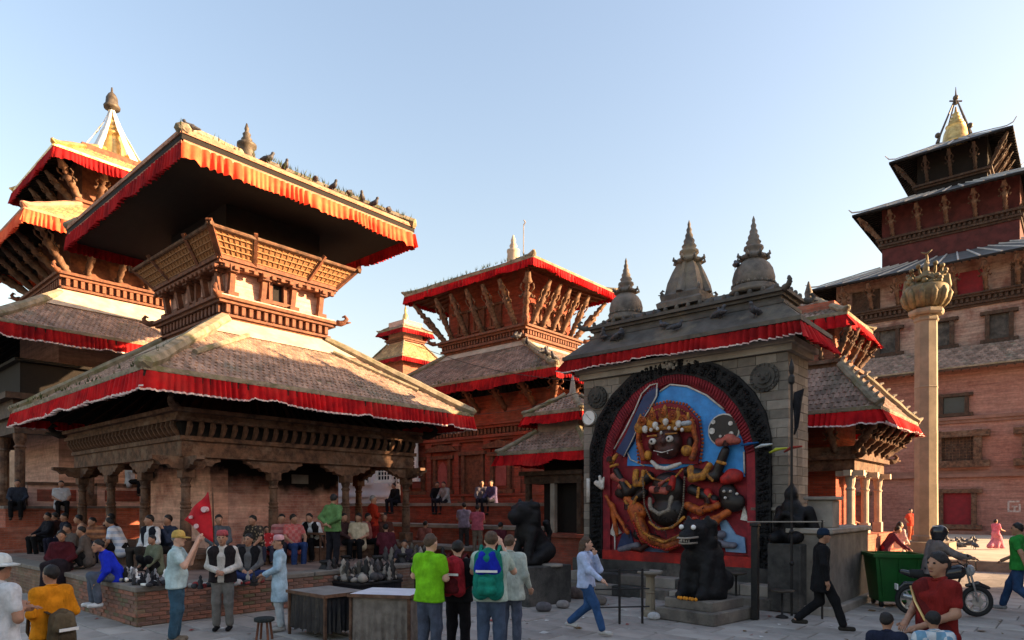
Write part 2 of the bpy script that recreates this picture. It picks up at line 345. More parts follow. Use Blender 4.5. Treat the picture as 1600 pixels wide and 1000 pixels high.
    return V, np.concatenate(faces)
def np_mesh(name, V, Fc, mats, extra=None, matidx=None):
    me = bpy.data.meshes.new(name); nq = len(Fc)
    ev, ef, em = ([], [], []) if extra is None else (extra.v, extra.f, extra.m)
    me.from_pydata(V.tolist() + [tuple(p) for p in ev], [], Fc.tolist() + [tuple(i + len(V) for i in q) for q in ef])
    for m in (mats if isinstance(mats, (list, tuple)) else [mats]): me.materials.append(m)
    if any(em): me.polygons.foreach_set('material_index', [0] * nq + em)
    me.polygons.foreach_set('use_smooth', [True] * len(me.polygons)); return me
def sdf_obj(name, prims, mats, parent=None, h=.02, k=.03, clips=(), noise=0.0, nscale=14., loc=None, rot=None, extra=None):
    V, Fc = sdf_mesh(prims, h, k, clips, noise, nscale)
    return link(name, np_mesh(name, V, Fc, mats, extra), parent, loc, rot)
# ------------------------------------------------------------------ architecture helpers (local grid frames)
SIDES = {'px': ((1, 0), (0, 1)), 'ny': ((0, -1), (1, 0)), 'nx': ((-1, 0), (0, -1)), 'py': ((0, 1), (-1, 0))}   # outward normal, running direction
def side_pts(r, s):                        # end points of a side, running so that the outside is to the right
    x0, x1, y0, y1 = r
    return {'px': ((x1, y0), (x1, y1)), 'ny': ((x0, y0), (x1, y0)), 'nx': ((x0, y1), (x0, y0)), 'py': ((x1, y1), (x0, y1))}[s]
def grow(r, e):
    if not hasattr(e, '__len__'): e = (e, e, e, e)
    return (r[0] - e[0], r[1] + e[1], r[2] - e[2], r[3] + e[3])
def ctr(h, hy=None): hy = hy or h; return (-h, h, -hy, hy)
def fringe(parent, P, Q, out, z, h, m, trim=None, pleat=.16, wob=.12, flare=.10, seed=0, name='valance'):
    rd = random.Random(seed); P = Vector((P[0], P[1], 0)); Q = Vector((Q[0], Q[1], 0)); L = (Q - P).length; d = (Q - P) / L; o = Vector((out[0], out[1], 0))
    n = max(8, int(L / pleat)) * 6; rows = [0, .35, .7, .9, 1.0]; vs = []; ph = [rd.random() * 6 for _ in range(6)]
    for i in range(n + 1):
        s = i / n * L; t = (s + .10 * math.sin(s * 2.3 + ph[5]) + .05 * math.sin(s * 6.1 + ph[0])) / pleat * 2 * math.pi
        big = math.sin(s * 1.1 + ph[0]) * .5 + math.sin(s * 2.7 + ph[1]) * .35 + math.sin(s * 5.3 + ph[2]) * .15
        low = h * (1 + wob * big + .03 * rd.uniform(-1, 1) - .22 * max(0, math.sin(s * .83 + ph[2])) ** 24 - .16 * max(0, math.sin(s * 2.1 + ph[4])) ** 30)
        amp = .06 + .028 * math.sin(s * 3.1 + ph[3]); sh = .25 * math.sin(s * 1.9 + ph[4])
        for k in rows:
            off = amp * (abs(math.sin((t + sh * 3) / 2)) * 2 - 1) * (.45 + .55 * k) + flare * k * (.6 + .5 * big) * (1 if k < 1 else 1.03)
            vs.append(P + d * (s + .012 * math.cos(t) * k + (s / L * 2 - 1) ** 9 * (flare + .03) * k) + o * (off + .015) + Vector((0, 0, z - low * k)))
    w = len(rows); fs = []; mi = []
    for i in range(n):
        for k in range(w - 1):
            fs.append((i * w + k, i * w + k + 1, (i + 1) * w + k + 1, (i + 1) * w + k)); mi.append(1 if (trim and k == w - 2) else 0)
    b = MB(); b.v = [tuple(v) for v in vs]; b.f = fs; b.m = mi
    return b.build(name, [m, trim or m], parent, True)
def tiles(mb, A, B, C, D, tw, ce, lift=.026, seed=0, miss=.01):
    """clay tiles on the slope A-B (eave) to D-C (top)"""
    rd = random.Random(seed); A, B, C, D = map(Vector, (A, B, C, D)); e = (B - A).normalized(); nrm = (B - A).cross(D - A).normalized()
    if nrm.z < 0: nrm = -nrm
    up = nrm.cross(e).normalized()
    if up.z < 0: up = -up
    H = (D - A).dot(up); n = max(1, int(H / ce)); ce = H / n
    la = (D - A).dot(e) / H; lb = (C - B).dot(e) / H; L = (B - A).length
    for r in range(n):
        v0 = r * ce; a0 = la * (v0 + ce * .5); b0 = L + lb * (v0 + ce * .5)
        s = a0 + (tw * .5 if r % 2 else 0); 
        while s < b0 - tw * .3:
            w = min(tw, b0 - s)
            if rd.random() > miss:
                j = rd.uniform(-.02, .02) * ce * 3; l = lift * rd.uniform(.7, 1.5); tl = rd.uniform(-.006, .006); x = s + w * .04; x2 = s + w * .96
                p = lambda a, v, q: A + e * a + up * v + nrm * q
                xm = (x + x2) / 2
                mb.add([p(x, v0 + j - .02, l * .55 + tl), p(xm, v0 + j - .02, l + .012), p(x2, v0 + j - .02, l * .55 - tl), p(x2, v0 + ce * 1.05, .006), p(xm, v0 + ce * 1.05, .02), p(x, v0 + ce * 1.05, .006),
                        p(x, v0 + j - .02, 0), p(x2, v0 + j - .02, 0)],
                       [(0, 1, 4, 5), (1, 2, 3, 4), (6, 7, 2, 1, 0)])
            s += tw
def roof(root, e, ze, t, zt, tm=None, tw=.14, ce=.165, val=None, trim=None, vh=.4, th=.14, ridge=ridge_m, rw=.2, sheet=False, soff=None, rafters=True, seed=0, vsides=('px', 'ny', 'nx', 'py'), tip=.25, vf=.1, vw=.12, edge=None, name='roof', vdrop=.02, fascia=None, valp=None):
    tm = tm or tile_grey; soff = soff or wood_black  # default black soffit carries the shade below the eave in its colour
    b = MB(); b.frus(e, ze, t, zt)
    # underside: a shallow hollow so that the eave reads thin
    b2 = MB(); o = [(e[0], e[2]), (e[1], e[2]), (e[1], e[3]), (e[0], e[3])]; i_ = [(t[0], t[2]), (t[1], t[2]), (t[1], t[3]), (t[0], t[3])]
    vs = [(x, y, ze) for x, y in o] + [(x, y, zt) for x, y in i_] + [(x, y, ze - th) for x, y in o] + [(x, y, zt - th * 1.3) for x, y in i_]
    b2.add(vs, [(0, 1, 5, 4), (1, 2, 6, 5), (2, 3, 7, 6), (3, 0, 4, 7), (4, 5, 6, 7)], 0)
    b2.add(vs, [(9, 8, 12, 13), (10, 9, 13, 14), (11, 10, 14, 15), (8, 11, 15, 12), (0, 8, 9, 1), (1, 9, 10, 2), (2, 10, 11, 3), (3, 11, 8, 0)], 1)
    if rafters:
        for s in SIDES:
            P, Q = side_pts(e, s); p, q = side_pts(t, s); n = max(6, int((Vector(Q) - Vector(P)).length / .45))
            for k in range(n + 1):
                f = k / n; a = Vector(P).lerp(Vector(Q), f); c = Vector(p).lerp(Vector(q), f)
                a3 = Vector((a.x, a.y, ze - th - .045)); c3 = Vector((c.x, c.y, zt - th * 1.3 - .045)); b2.bar(a3.lerp(c3, .01), a3.lerp(c3, .97), .07, .09, 1)
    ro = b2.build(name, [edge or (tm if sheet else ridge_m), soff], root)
    if not sheet:
        tb = MB(); k = 0
        for s in SIDES:
            P, Q = side_pts(e, s); p, q = side_pts(t, s); k += 1
            tiles(tb, (*P, ze + .004), (*Q, ze + .004), (*q, zt + .004), (*p, zt + .004), tw, ce, seed=seed + k)
        tag(tb.build('roof_tiles', tm, ro), kind='stuff')
        eb = MB(); bz = .10     # brick edge course
        for s in SIDES:
            P, Q = side_pts(e, s); nx, ny = SIDES[s][0]
            mb = MB(); mb.bar((P[0] - nx * .05, P[1] - ny * .05, ze + .035), (Q[0] - nx * .05, Q[1] - ny * .05, ze + .035), .16, .1)
            mb.build('eave_course', edge or ridge, ro)
    rise = math.hypot(e[1] - t[1], zt - ze)
    for (a, c) in zip(o, i_):
        A = Vector((a[0], a[1], ze)); C = Vector((c[0], c[1], zt)); mb = MB(); d = (C - A); n = 8; N = 16
        out = Vector((a[0] - c[0], a[1] - c[1], 0)).normalized()
        pts = [A + out * tip * .5 + Vector((0, 0, tip * .75))] + [A.lerp(C, i / n) + Vector((0, 0, .06 + .02 * random.random() + (tip * .25 if i == 0 else 0))) for i in range(0, n + 1)]
        if sheet: mb.tube(pts, [.03] + [rw * .45] * (n + 1), 6)
        else: mb.tube(pts, [.05] + [rw * random.uniform(.85, 1.1) for _ in range(n + 1)], 8, flat=.75)
        mb.build('hip_ridge', ridge, ro)
    if sheet:
        for s in SIDES:
            P, Q = side_pts(e, s); p, q = side_pts(t, s); n = max(3, int((Vector(Q) - Vector(P)).length / 1.1))
            for k in range(1, n):
                f = k / n; a = Vector(P).lerp(Vector(Q), f); c = Vector(p).lerp(Vector(q), f)
                mb = MB(); mb.bar((a.x, a.y, ze + .03), (c.x, c.y, zt + .03), .09, .08); mb.build('roof_seam', ridge, ro)
    if fascia:
        for s in SIDES:
            P, Q = side_pts(grow(e, -.04), s); mb = MB(); mb.bar((*P, ze - .17), (*Q, ze - .17), .07, .12); mb.build('eave_fascia', fascia, ro)
    if val:
        for j, s in enumerate(vsides):
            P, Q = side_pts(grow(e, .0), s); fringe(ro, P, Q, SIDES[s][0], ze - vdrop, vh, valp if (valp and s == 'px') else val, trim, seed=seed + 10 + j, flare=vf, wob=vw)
    return ro
def band(root, r, steps, m, name='cornice'):
    b = MB()
    for ex, z0, z1 in steps: b.box(*grow(r, ex), z0, z1)
    return b.build(name, m, root)
def dentils(parent, r, ext, z0, z1, pitch, depth, m, sides=('px', 'ny'), w=.55, curved=False):
    mb = MB(); hw = pitch * w / 2
    if curved: mb.tube([(0, 0, z0), (0, -depth * .5, z0 + (z1 - z0) * .25), (0, -depth, z0 + (z1 - z0) * .7), (0, -depth * .9, z1)], [hw * .8, hw, hw * 1.1, hw * .9], 6)
    else: mb.cbox(-hw, hw, -depth, .0, z0, z1, .012)
    me = mb.mesh('dentil', m); rr = grow(r, ext)
    for s in sides:
        P, Q = map(Vector, side_pts(rr, s)); L = (Q - P).length; n = int(L / pitch)
        nx, ny = SIDES[s][0]; rz = math.atan2(ny, nx) + math.pi / 2
        for k in range(n):
            p = P.lerp(Q, (k + .5) / n); link('dentil', me, parent, (p.x, p.y, 0), rz)
def dentil_row(parent, r, ext, z0, z1, pitch, depth, m, sides=('px', 'ny', 'nx', 'py'), w=.55):
    b = MB()
    for s in sides:
        P, Q = map(Vector, side_pts(grow(r, ext), s)); L = (Q - P).length; n = int(L / pitch); d = (Q - P) / L; nx, ny = SIDES[s][0]
        for k in range(n):
            p = P + d * ((k + .5) / n * L); b.bar((p.x, p.y, (z0 + z1) / 2), (p.x + nx * depth, p.y + ny * depth, (z0 + z1) / 2), pitch * w, z1 - z0)
    return tag(b.build('dentil_row', m, parent), kind='stuff')
def strut_mesh(out, rise, m, fat=1.0):
    """carved roof strut: a standing figure on a lotus below, foliage above"""
    L = math.hypot(out, rise); b = MB()
    prof = [(0, .07, .07), (.05, .10, .10), (.10, .075, .08), (.13, .12, .12), (.17, .075, .09), (.30, .10, .12), (.36, .07, .09), (.42, .11, .13), (.50, .09, .12), (.60, .13, .14), (.65, .05, .06), (.71, .085, .11), (.76, .05, .06), (.80, .15, .10), (.88, .10, .07), (1.0, .07, .06)]
    u = Vector((0, -out, rise)) / L; w = Vector((0, -rise, -out)) / L
    n = 8; vs = []
    for f, a, c in prof:
        for k in range(n):
            t = 2 * math.pi * k / n; vs.append(u * f * L + Vector((math.cos(t) * a * fat, 0, 0)) + w * (c * fat * math.sin(t) + .04))
    fs = [(i * n + k, i * n + (k + 1) % n, (i + 1) * n + (k + 1) % n, (i + 1) * n + k) for i in range(len(prof) - 1) for k in range(n)]
    b.add(vs, fs)
    for sx in (-1, 1):
        p = lambda f, x, o: u * f * L + Vector((x * fat, 0, 0)) + w * o
        b.tube([p(.60, sx * .10, .05), p(.50, sx * .19, .08), p(.56, sx * .22, .14)], [.035 * fat, .03 * fat, .03 * fat], 5)
        b.tube([p(.60, sx * .10, .05), p(.70, sx * .20, .06), p(.78, sx * .17, .08)], [.03 * fat, .028 * fat, .025 * fat], 5)
    b.bar((0, 0, 0), u * L, .06, .06)
    return b.mesh('strut', m, True, fix=True)
def struts(parent, wall, z0, out, rise, n, m, sides=('px', 'ny'), corners=True, fat=1.0):
    me = strut_mesh(out, rise, m, fat)
    for s in sides:
        P, Q = map(Vector, side_pts(wall, s)); nx, ny = SIDES[s][0]; rz = math.atan2(ny, nx) + math.pi / 2
        for k in range(n):
            p = P.lerp(Q, (k + .5) / n); link('strut', me, parent, (p.x, p.y, z0), rz)
    if corners:
        mc = strut_mesh(out * 1.38, rise, m, fat * 1.1)
        for (x, y, a) in ((wall[1], wall[2], 45), (wall[0], wall[2], -45), (wall[1], wall[3], 135)):
            link('corner_strut', mc, parent, (x, y, z0), R(a))
def ornament(parent, x, y, z, ang, s, m):
    b = MB(); c, sn = math.cos(ang), math.sin(ang)
    pts = [(0, 0), (.12, -.02), (.24, .02), (.30, .12), (.24, .2), (.16, .17)]
    b.tube([(x + c * a * s, y + sn * a * s, z + q * s) for a, q in pts], [.09 * s, .09 * s, .075 * s, .06 * s, .045 * s, .02 * s], 7)
    b.tube([(x + c * .22 * s, y + sn * .22 * s, z), (x + c * .42 * s, y + sn * .42 * s, z + .02 * s)], [.05 * s, .015 * s], 6)
    return b.build('corner_ornament', m, parent, True)
def corners4(parent, r, z, s, m):
    for x, y, a in ((r[1], r[2], -45), (r[0], r[2], -135), (r[1], r[3], 45), (r[0], r[3], 135)): ornament(parent, x, y, z, R(a), s, m)
def finial(parent, c, z, prof, m, n=16, name='finial'):
    b = MB(); b.lathe(prof, n, (c[0], c[1], z)); return b.build(name, m, parent, True)
def window(parent, side, r, s0, z0, w, h, fm, pm, fw=.12, depth=.1, lattice=0, name='window'):
    """framed window on a wall side: s0 is the centre measured along the side from its first point"""
    P, Q = map(Vector, side_pts(r, side)); d = (Q - P).normalized(); o = Vector(SIDES[side][0]); c = P + d * s0
    pt = lambda a, t, z: (c.x + d.x * a + o.x * t, c.y + d.y * a + o.y * t, z)
    def slab(b, a0, a1, za, zb, t0, t1):
        b.hexa([pt(a0, t1, za), pt(a1, t1, za), pt(a1, t0, za), pt(a0, t0, za), pt(a0, t1, zb), pt(a1, t1, zb), pt(a1, t0, zb), pt(a0, t0, zb)])
    b = MB(); slab(b, -w / 2, w / 2, z0, z0 + h, -.05, .02); wn = b.build(name, pm, parent)
    b = MB(); slab(b, -w / 2 - fw, -w / 2, z0 - fw, z0 + h + fw, -.02, depth); slab(b, w / 2, w / 2 + fw, z0 - fw, z0 + h + fw, -.02, depth)
    slab(b, -w / 2 - fw * 2, w / 2 + fw * 2, z0 + h, z0 + h + fw * .9, -.02, depth * 1.25); slab(b, -w / 2 - fw * 2, w / 2 + fw * 2, z0 - fw, z0 - .004, -.02, depth * 1.25)
    b.build('frame', fm, wn)
    if lattice:
        b = MB()
        for k in range(1, lattice):
            a = -w / 2 + w * k / lattice; slab(b, a - .018, a + .018, z0, z0 + h, .02, .05)
        for k in range(1, int(lattice * h / w) + 1):
            z = z0 + h * k / (int(lattice * h / w) + 1); slab(b, -w / 2, w / 2, z - .018, z + .018, .023, .046)
        b.build('lattice', fm, wn)
    return wn
# ------------------------------------------------------------------ ground
gm = brick('stone_paving', (.29, .26, .235), (.22, .20, .18), (.12, .108, .096), (.34, .305, .27), bw=.9, bh=.6, stain_scale=.35, stain_lo=.4, stain_hi=.75)
g = MB(); N = 40
for i in range(-N, N):
    for j in range(-N, N):
        g.add([(i * 20, j * 20, -.03), ((i + 1) * 20, j * 20, -.03), ((i + 1) * 20, (j + 1) * 20, -.03), (i * 20, (j + 1) * 20, -.03)], [(0, 1, 2, 3)])
ground = tag(g.build('ground', gm), kind='structure'); ground.rotation_euler = (0, 0, TH)
slab_m = mat('flagstone', (.36, .325, .29), (.24, .215, .19), 1.1, .82, .35, 18, c3=(.18, .165, .15))
slab_m2 = mat('worn_flagstone', (.40, .365, .325), (.29, .262, .235), 1.3, .8, .35, 18)
slabs = []
for w in (.9, .72, 1.05):
    b = MB(); b.cbox(-w / 2 + .008, w / 2 - .008, -.29, .29, -.06, 0, .012); slabs.append((w, b.mesh('paving_slab', slab_m))); 
slabs2 = [(w, m.copy()) for w, m in slabs]
for w, m in slabs2: m.materials[0] = slab_m2
rd = random.Random(3); placed = 0
for row in range(-30, 60):
    ly = row * .6; lx = -30 + rd.random()
    while lx < 30:
        w, me = rd.choice(slabs if rd.random() < .6 else slabs2)
        p = EX * (lx + w / 2) + EY * ly
        if 9.7 < p.y < 15.5 and abs(p.x / p.y) < .83 and placed < 300:
            dx, dy = EX.dot(p), EY.dot(p)
            o = link('paving_slab', me, ground, (dx, dy, -.004 + rd.uniform(-.006, .004)), (rd.uniform(-.004, .004), rd.uniform(-.004, .004), 0)); placed += 1
        lx += w
# ------------------------------------------------------------------ timber-porch temple on the left (two roofs)
hx, hy = 3.5, 3.2
A = thing('pagoda_temple', 'two-roofed brick and timber temple with open pillared porch in the left foreground', 'temple', (-7.9, 19.71, 0), TH)
cr = ctr(hx, hy)
pl = (cr[0] - 2.0, cr[1] + 2.95, cr[2] - 2.08, cr[3] + .25)
b = MB(); b.box(*pl, -.1, .60); pf = b.build('platform', bricks_l, A)
bset = []
for m_ in (mat('loose_brick_red', (.34, .15, .10), (.20, .09, .065), 6, .9, .5, 30), mat('loose_brick_brown', (.24, .13, .095), (.13, .075, .06), 6, .9, .5, 30), mat('mossy_brick', (.17, .135, .085), (.09, .085, .05), 6, .95, .5, 30)):
    b = MB(); b.cbox(-.112, .112, -.02, .06, 0, .062, .008); bset.append(b.mesh('brick', m_))
rdb = random.Random(12)
for s, cnt in (('px', 21), ('ny', 12)):       # nearest bricks of the platform wall, each laid singly
    P, Q = map(Vector, side_pts(pl, s)); d = (Q - P).normalized(); nx, ny = SIDES[s][0]; rz = math.atan2(ny, nx) + math.pi / 2
    for row in range(8):
        for k in range(cnt):
            t_ = .13 + k * .238 + (.119 if row % 2 else 0)
            if s == 'ny': t_ = (Q - P).length - t_
            p = P + d * t_; link('brick', rdb.choice(bset[:2] if rdb.random() < .75 else bset), pf, (p.x - nx * rdb.uniform(-.004, .012), p.y - ny * rdb.uniform(-.004, .012), .012 + row * .0735), rz + rdb.uniform(-.015, .015))
tl, wl = [], None
for s in ('px', 'ny', 'nx', 'py'):            # coping stones along the platform edge
    P, Q = map(Vector, side_pts(grow(pl, .03), s)); L = (Q - P).length; n = int(L / .8); d = (Q - P) / L; nx, ny = SIDES[s][0]; rz = math.atan2(ny, nx) + math.pi / 2
    if wl is None:
        b = MB(); b.cbox(-.395, .395, 0, .5, .602, .70, .015); wl = b.mesh('coping_stone', stone)
    for k in range(n):
        if s in ('nx', 'py') : break
        p = P + d * ((k + .5) / n * L); link('coping_stone', wl, pf, (p.x, p.y, random.uniform(-.008, .0)), rz, (L / n / .8, 1, 1))
b = MB(); b.box(*grow(pl, -.45), .3, .695); b.build('platform_paving', mat('worn_brick_paving', (.25, .165, .13), (.15, .10, .08), 2, .9, .4, 20), pf)
b = MB(); b.box(*grow(cr, .62), .5, 1.0); fl = b.build('porch_floor', wood_tan, A)
b = MB(); b.box(*grow(cr, .66), .93, 1.03); b.build('floor_edge_beam', wood_tan, fl)
# pillars with stepped bracket capitals
pb = MB()
pb.cbox(-.15, .15, -.15, .15, 1.03, 1.3, .015)
pb.lathe([(.12, 1.3), (.12, 2.0), (.10, 2.02), (.125, 2.06), (.10, 2.1), (.125, 2.16), (.095, 2.2), (.095, 2.5), (.12, 2.54), (.09, 2.6), (.11, 2.66), (.13, 2.72)], 12)
pb.cbox(-.14, .14, -.14, .14, 2.72, 2.92, .012)
pil_me = pb.mesh('pillar', wood_tan)
brk = [(-.75, 3.2), (-.75, 3.12), (-.62, 3.08), (-.55, 3.0), (-.42, 3.02), (-.34, 2.94), (-.22, 2.93), (-.18, 2.9), (.18, 2.9), (.22, 2.93), (.34, 2.94), (.42, 3.02), (.55, 3.0), (.62, 3.08), (.75, 3.12), (.75, 3.2)]
b = MB(); b.prism(brk, lambda a, z, t: (a, t, z), .09, -.09); brk_me = b.mesh('bracket', wood_tan, fix=True)
xs = [hx - 2 * hx * k / 3 for k in range(4)]; ys = [-hy + 2 * hy * k / 3 for k in range(4)]
spots = {(round(x, 3), round(-hy, 3)): 0 for x in xs}
spots.update({(round(x, 3), round(hy, 3)): 0 for x in xs}); spots.update({(round(hx, 3), round(y, 3)): 90 for y in ys}); spots.update({(round(-hx, 3), round(y, 3)): 90 for y in ys})
for (x, y), a in spots.items():
    p = link('pillar', pil_me, A, (x, y, 0)); 
    cor = abs(abs(x) - hx) < .01 and abs(abs(y) - hy) < .01
    for q in ((0, 90) if cor else ((90,) if a else (0,))): link('bracket', brk_me, p, (0, 0, 0.0 if q else -.003), R(q))
# rings: architrave, dentils, cornice
def ring(r, e0, e1, z0, z1, b):             # hollow square ring between outlines r+e0 and r+e1
    o = grow(r, e1); i = grow(r, e0)
    b.box(o[0], o[1], o[2], i[2], z0, z1); b.box(o[0], o[1], i[3], o[3], z0, z1); b.box(o[0], i[0], i[2] , i[3], z0, z1); b.box(i[1], o[1], i[2], i[3], z0, z1)
b = MB(); ring(cr, -.16, .16, 3.2, 3.56, b); be = b.build('architrave', wood_tan, A)
b = MB(); ring(cr, -.14, .22, 3.56, 3.66, b); ring(cr, -.14, .36, 3.98, 4.07, b); ring(cr, -.14, .30, 4.07, 4.17, b); ring(cr, -.14, .44, 4.17, 4.26, b)
co = b.build('cornice', wood_tan, A)
b = MB(); ring(cr, -.13, .17, 3.662, 3.978, b); b.build('dentil_recess', wood_black, co)  # ring painted black so the gaps between dentils look shaded
dentils(co, cr, .17, 3.68, 3.97, .25, .14, wood_tan, curved=True, w=.5)
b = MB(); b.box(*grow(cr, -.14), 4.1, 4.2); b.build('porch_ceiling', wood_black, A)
ornament(A, cr[1] + .35, cr[2] - .35, 4.28, R(-45), 1.0, wood_tan); ornament(A, cr[1] + .35, cr[3] + .35, 4.2, R(45), 1.3, wood_black); ornament(A, cr[0] - .35, cr[2] - .35, 4.2, R(-135), 1.3, wood_black)
# inner cell
cell = (-1.24, 2.46, -2.16, 1.55)
b = MB(); b.box(cell[0], cell[1] - .02, cell[2], cell[3], 1.0, 4.1); cw = b.build('cell_wall', plaster_p, A)
b = MB(); b.box(cell[1] - .3, cell[1], cell[2] + .45, cell[3] - .002, 1.0, 4.09); b.build('brick_side_wall', bricks_s, cw)
b = MB()
for zz in (2.25, 1.55): b.prism([(-.05, zz), (.05, zz), (.06, zz + .22), (0, zz + .4), (-.06, zz + .22)], lambda a, z, t: (1.25 + a + (.5 if zz < 2 else 0), cell[2] - .012 + t, z), 0, .02)
b.build('lamp_niche', wood_black, cw, fix=True)
b = MB(); b.box(cell[1] - .01, cell[1] + .03, .05, .55, 2.7, 2.95); b.build('notice_board', stone_l, cw)
eA = (cr[0] - 1.3, cr[1] + 1.41, cr[2] - 1.41, cr[3] + 1.41); tA = (-1.85, 1.85, -1.55, 1.55)
rA = roof(A, eA, 4.78, tA, 6.9, tile_grey, val=red_cloth, trim=trim_w, vh=.40, ridge=ridge_m, seed=1, rw=.2, tip=.2, vw=.07, vf=.06)
b = MB(); b.frus(grow(tA, .78), 6.42, grow(tA, .02), 6.98); b.build('roof_apron', lime, rA)  # apron widened in pale cream; the sunlit tile band is in its colour
for s in ('px', 'ny'):                       # second ridge lines beside the hips
    k = 1 if s == 'px' else -1
for (a, c) in (((eA[1], eA[2] + .55), (tA[1], tA[2] + .28)), ((eA[1], eA[3] - .55), (tA[1], tA[3] - .28))):
    b = MB(); b.tube([(a[0] - .9, a[1] + (c[1] - a[1]) * .3, 4.84 + .64), (c[0] + .75, c[1], 6.46)], [.07, .07], 7); b.build('hip_ridge', ridge_m, rA)
uw = ctr(1.72, 1.42)
b = MB(); b.box(*uw, 6.6, 9.0); w2 = b.build('upper_wall', plaster_q, A); b = MB(); b.box(*grow(uw, -.01), 9.0, 10.9); b.build('dark_loft_wall', wood_black, A)
bd = band(A, uw, [(.14, 6.94, 7.04), (.22, 7.04, 7.10), (.16, 7.10, 7.36), (.32, 7.36, 7.44), (.40, 7.44, 7.52)], wood_red)
dentils(bd, uw, .16, 7.12, 7.35, .21, .10, wood_red)
corners4(bd, grow(uw, .34), 7.5, 1.0, wood_red)
b = MB(); b.box(*grow(uw, .30), 7.522, 7.58); b.build('cornice_ledge', lime, bd)
for s, n in (('px', 4), ('ny', 5)):
    P, Q = map(Vector, side_pts(uw, s)); nx, ny = SIDES[s][0]; rz = math.atan2(ny, nx) + math.pi / 2
    b = MB(); b.bar((0, -.06, 7.55), (0, -.22, 8.42), .14, .14); b.box(-.14, .14, -.26, -.02, 7.58, 7.7); b.box(-.12, .12, -.34, -.02, 8.2, 8.4); me = b.mesh('bracket_post', wood_red)
    for k in range(n): p = P.lerp(Q, (k + .1) / (n - .8)); link('bracket_post', me, w2, (p.x, p.y, 0), rz)
window(w2, 'px', uw, 1.42, 7.75, .34, .5, wood_red, wood_black, .1, .14)
window(w2, 'ny', uw, 1.72, 7.75, .34, .5, wood_red, wood_black, .1, .14)
# leaning lattice balcony
b0 = ctr(3.5 - 1.51, 3.2 - 1.51); b1 = ctr(3.5 - 1.04, 3.2 - 1.04); zb0, zb1 = 8.44, 9.04
b = MB(); b.box(*grow(b0, .06), 8.36, 8.43); b.box(*grow(b0, -.02), 8.30, 8.36); bal = b.build('balcony', wood_red, A)
dentils(bal, b0, .02, 8.24, 8.34, .26, .12, wood_red, w=.5)
for s in SIDES:
    P0, Q0 = side_pts(b0, s); P1, Q1 = side_pts(b1, s); nx, ny = SIDES[s][0]
    pt = lambda f, g, o=0: (lambda a, c: (a.x + (c.x - a.x) * g + nx * o, a.y + (c.y - a.y) * g + ny * o, zb0 + (zb1 - zb0) * g + o * .3))(Vector(P0).lerp(Vector(Q0), f), Vector(P1).lerp(Vector(Q1), f))
    cuts = [0, .27, .73, 1.0]
    for f0, f1 in zip(cuts, cuts[1:]):
        b = MB(); vs = [pt(f0, 0), pt(f1, 0), pt(f1, 1), pt(f0, 1), pt(f0, 0, -.05), pt(f1, 0, -.05), pt(f1, 1, -.05), pt(f0, 1, -.05)]
        b.add(vs, [(0, 1, 2, 3), (7, 6, 5, 4), (0, 4, 5, 1), (1, 5, 6, 2), (2, 6, 7, 3), (3, 7, 4, 0)]); pan = b.build('lattice_panel', wood_pale, bal)
        b = MB(); n = int((f1 - f0) * 26)
        for k in range(n):
            f = f0 + (f1 - f0) * (k + .5) / n; b.bar(pt(f, .05, .012), pt(f, .95, .012), .03, .03)
        for q in (.2, .4, .6, .8): b.bar(pt(f0, q, .02), pt(f1, q, .02), .03, .03)
        b.build('lattice_bars', wood_pale, pan)
    for f in cuts:
        b = MB(); b.bar(pt(f, -.06, .04), pt(f, 1.16, .04), .09, .09); b.build('balcony_post', wood_red, bal)
    b = MB(); b.tube([pt(-.03, 1, .03), pt(1.03, 1, .03)], .055, 8); b.build('balcony_rail', wood_tan, bal)
    b = MB(); b.bar(pt(-.01, .06, .05), pt(1.01, .06, .05), .08, .1); b.build('balcony_sill', wood_red, bal)
eA2 = (-4.42, 3.65, -3.35, 3.4)
rA2 = roof(A, eA2, 10.40, (-.75, .35, -.4, .4), 12.2, tile_brown, val=red_dark, valp=red_sunlit, vdrop=.2, fascia=ridge_pink, vh=.40, ridge=ridge_m, edge=ridge_pink, seed=3, rw=.2, tip=.12, vw=.06, vf=.03)  # px valance uses the orange copy, its sunlight painted in; other sides stay crimson
b = MB(); b.box(*grow(eA2, -.12), 10.05, 10.1); b.build('eave_board', wood_black, rA2)
finial(rA2, (-.1, .1), 11.75, [(.32, 0), (.34, .1), (.3, .2), (.30, .3), (.25, .75), (.20, 1.0), (.28, 1.05), (.28, 1.12), (.12, 1.18), (.16, 1.26), (.10, 1.34), (.12, 1.42), (.05, 1.5), (.07, 1.58), (.015, 1.75)], brass_d)
# grass tufts on the upper ridge
def tufts(parent, A_, B_, n, seed, s=.14, name='grass_tufts'):
    rd = random.Random(seed); b = MB()
    for _ in range(n):
        f = rd.random(); p = Vector(A_).lerp(Vector(B_), f) + Vector((rd.uniform(-.12, .12), rd.uniform(-.12, .12), 0))
        for _ in range(5):
            a = rd.random() * 6.3; l = s * rd.uniform(.5, 1.3); w = .012
            q = p + Vector((math.cos(a) * l * .5, math.sin(a) * l * .5, l)); sd_ = Vector((-math.sin(a), math.cos(a), 0)) * w
            b.add([p - sd_, p + sd_, q], [(0, 1, 2)])
    return tag(b.build(name, lime_s, parent), kind='stuff')
tufts(rA2, (eA2[1], eA2[2], 10.5), (eA2[1], eA2[3], 10.5), 60, 5); tufts(rA2, (eA2[1], eA2[3], 10.55), (.35, .4, 12.4), 70, 6); tufts(rA, (eA[1], eA[2], 4.95), (tA[1], tA[2], 6.95), 30, 8, .1); tufts(rA, (eA[0], eA[2], 4.9), (eA[1], eA[2], 4.9), 50, 9, .1)

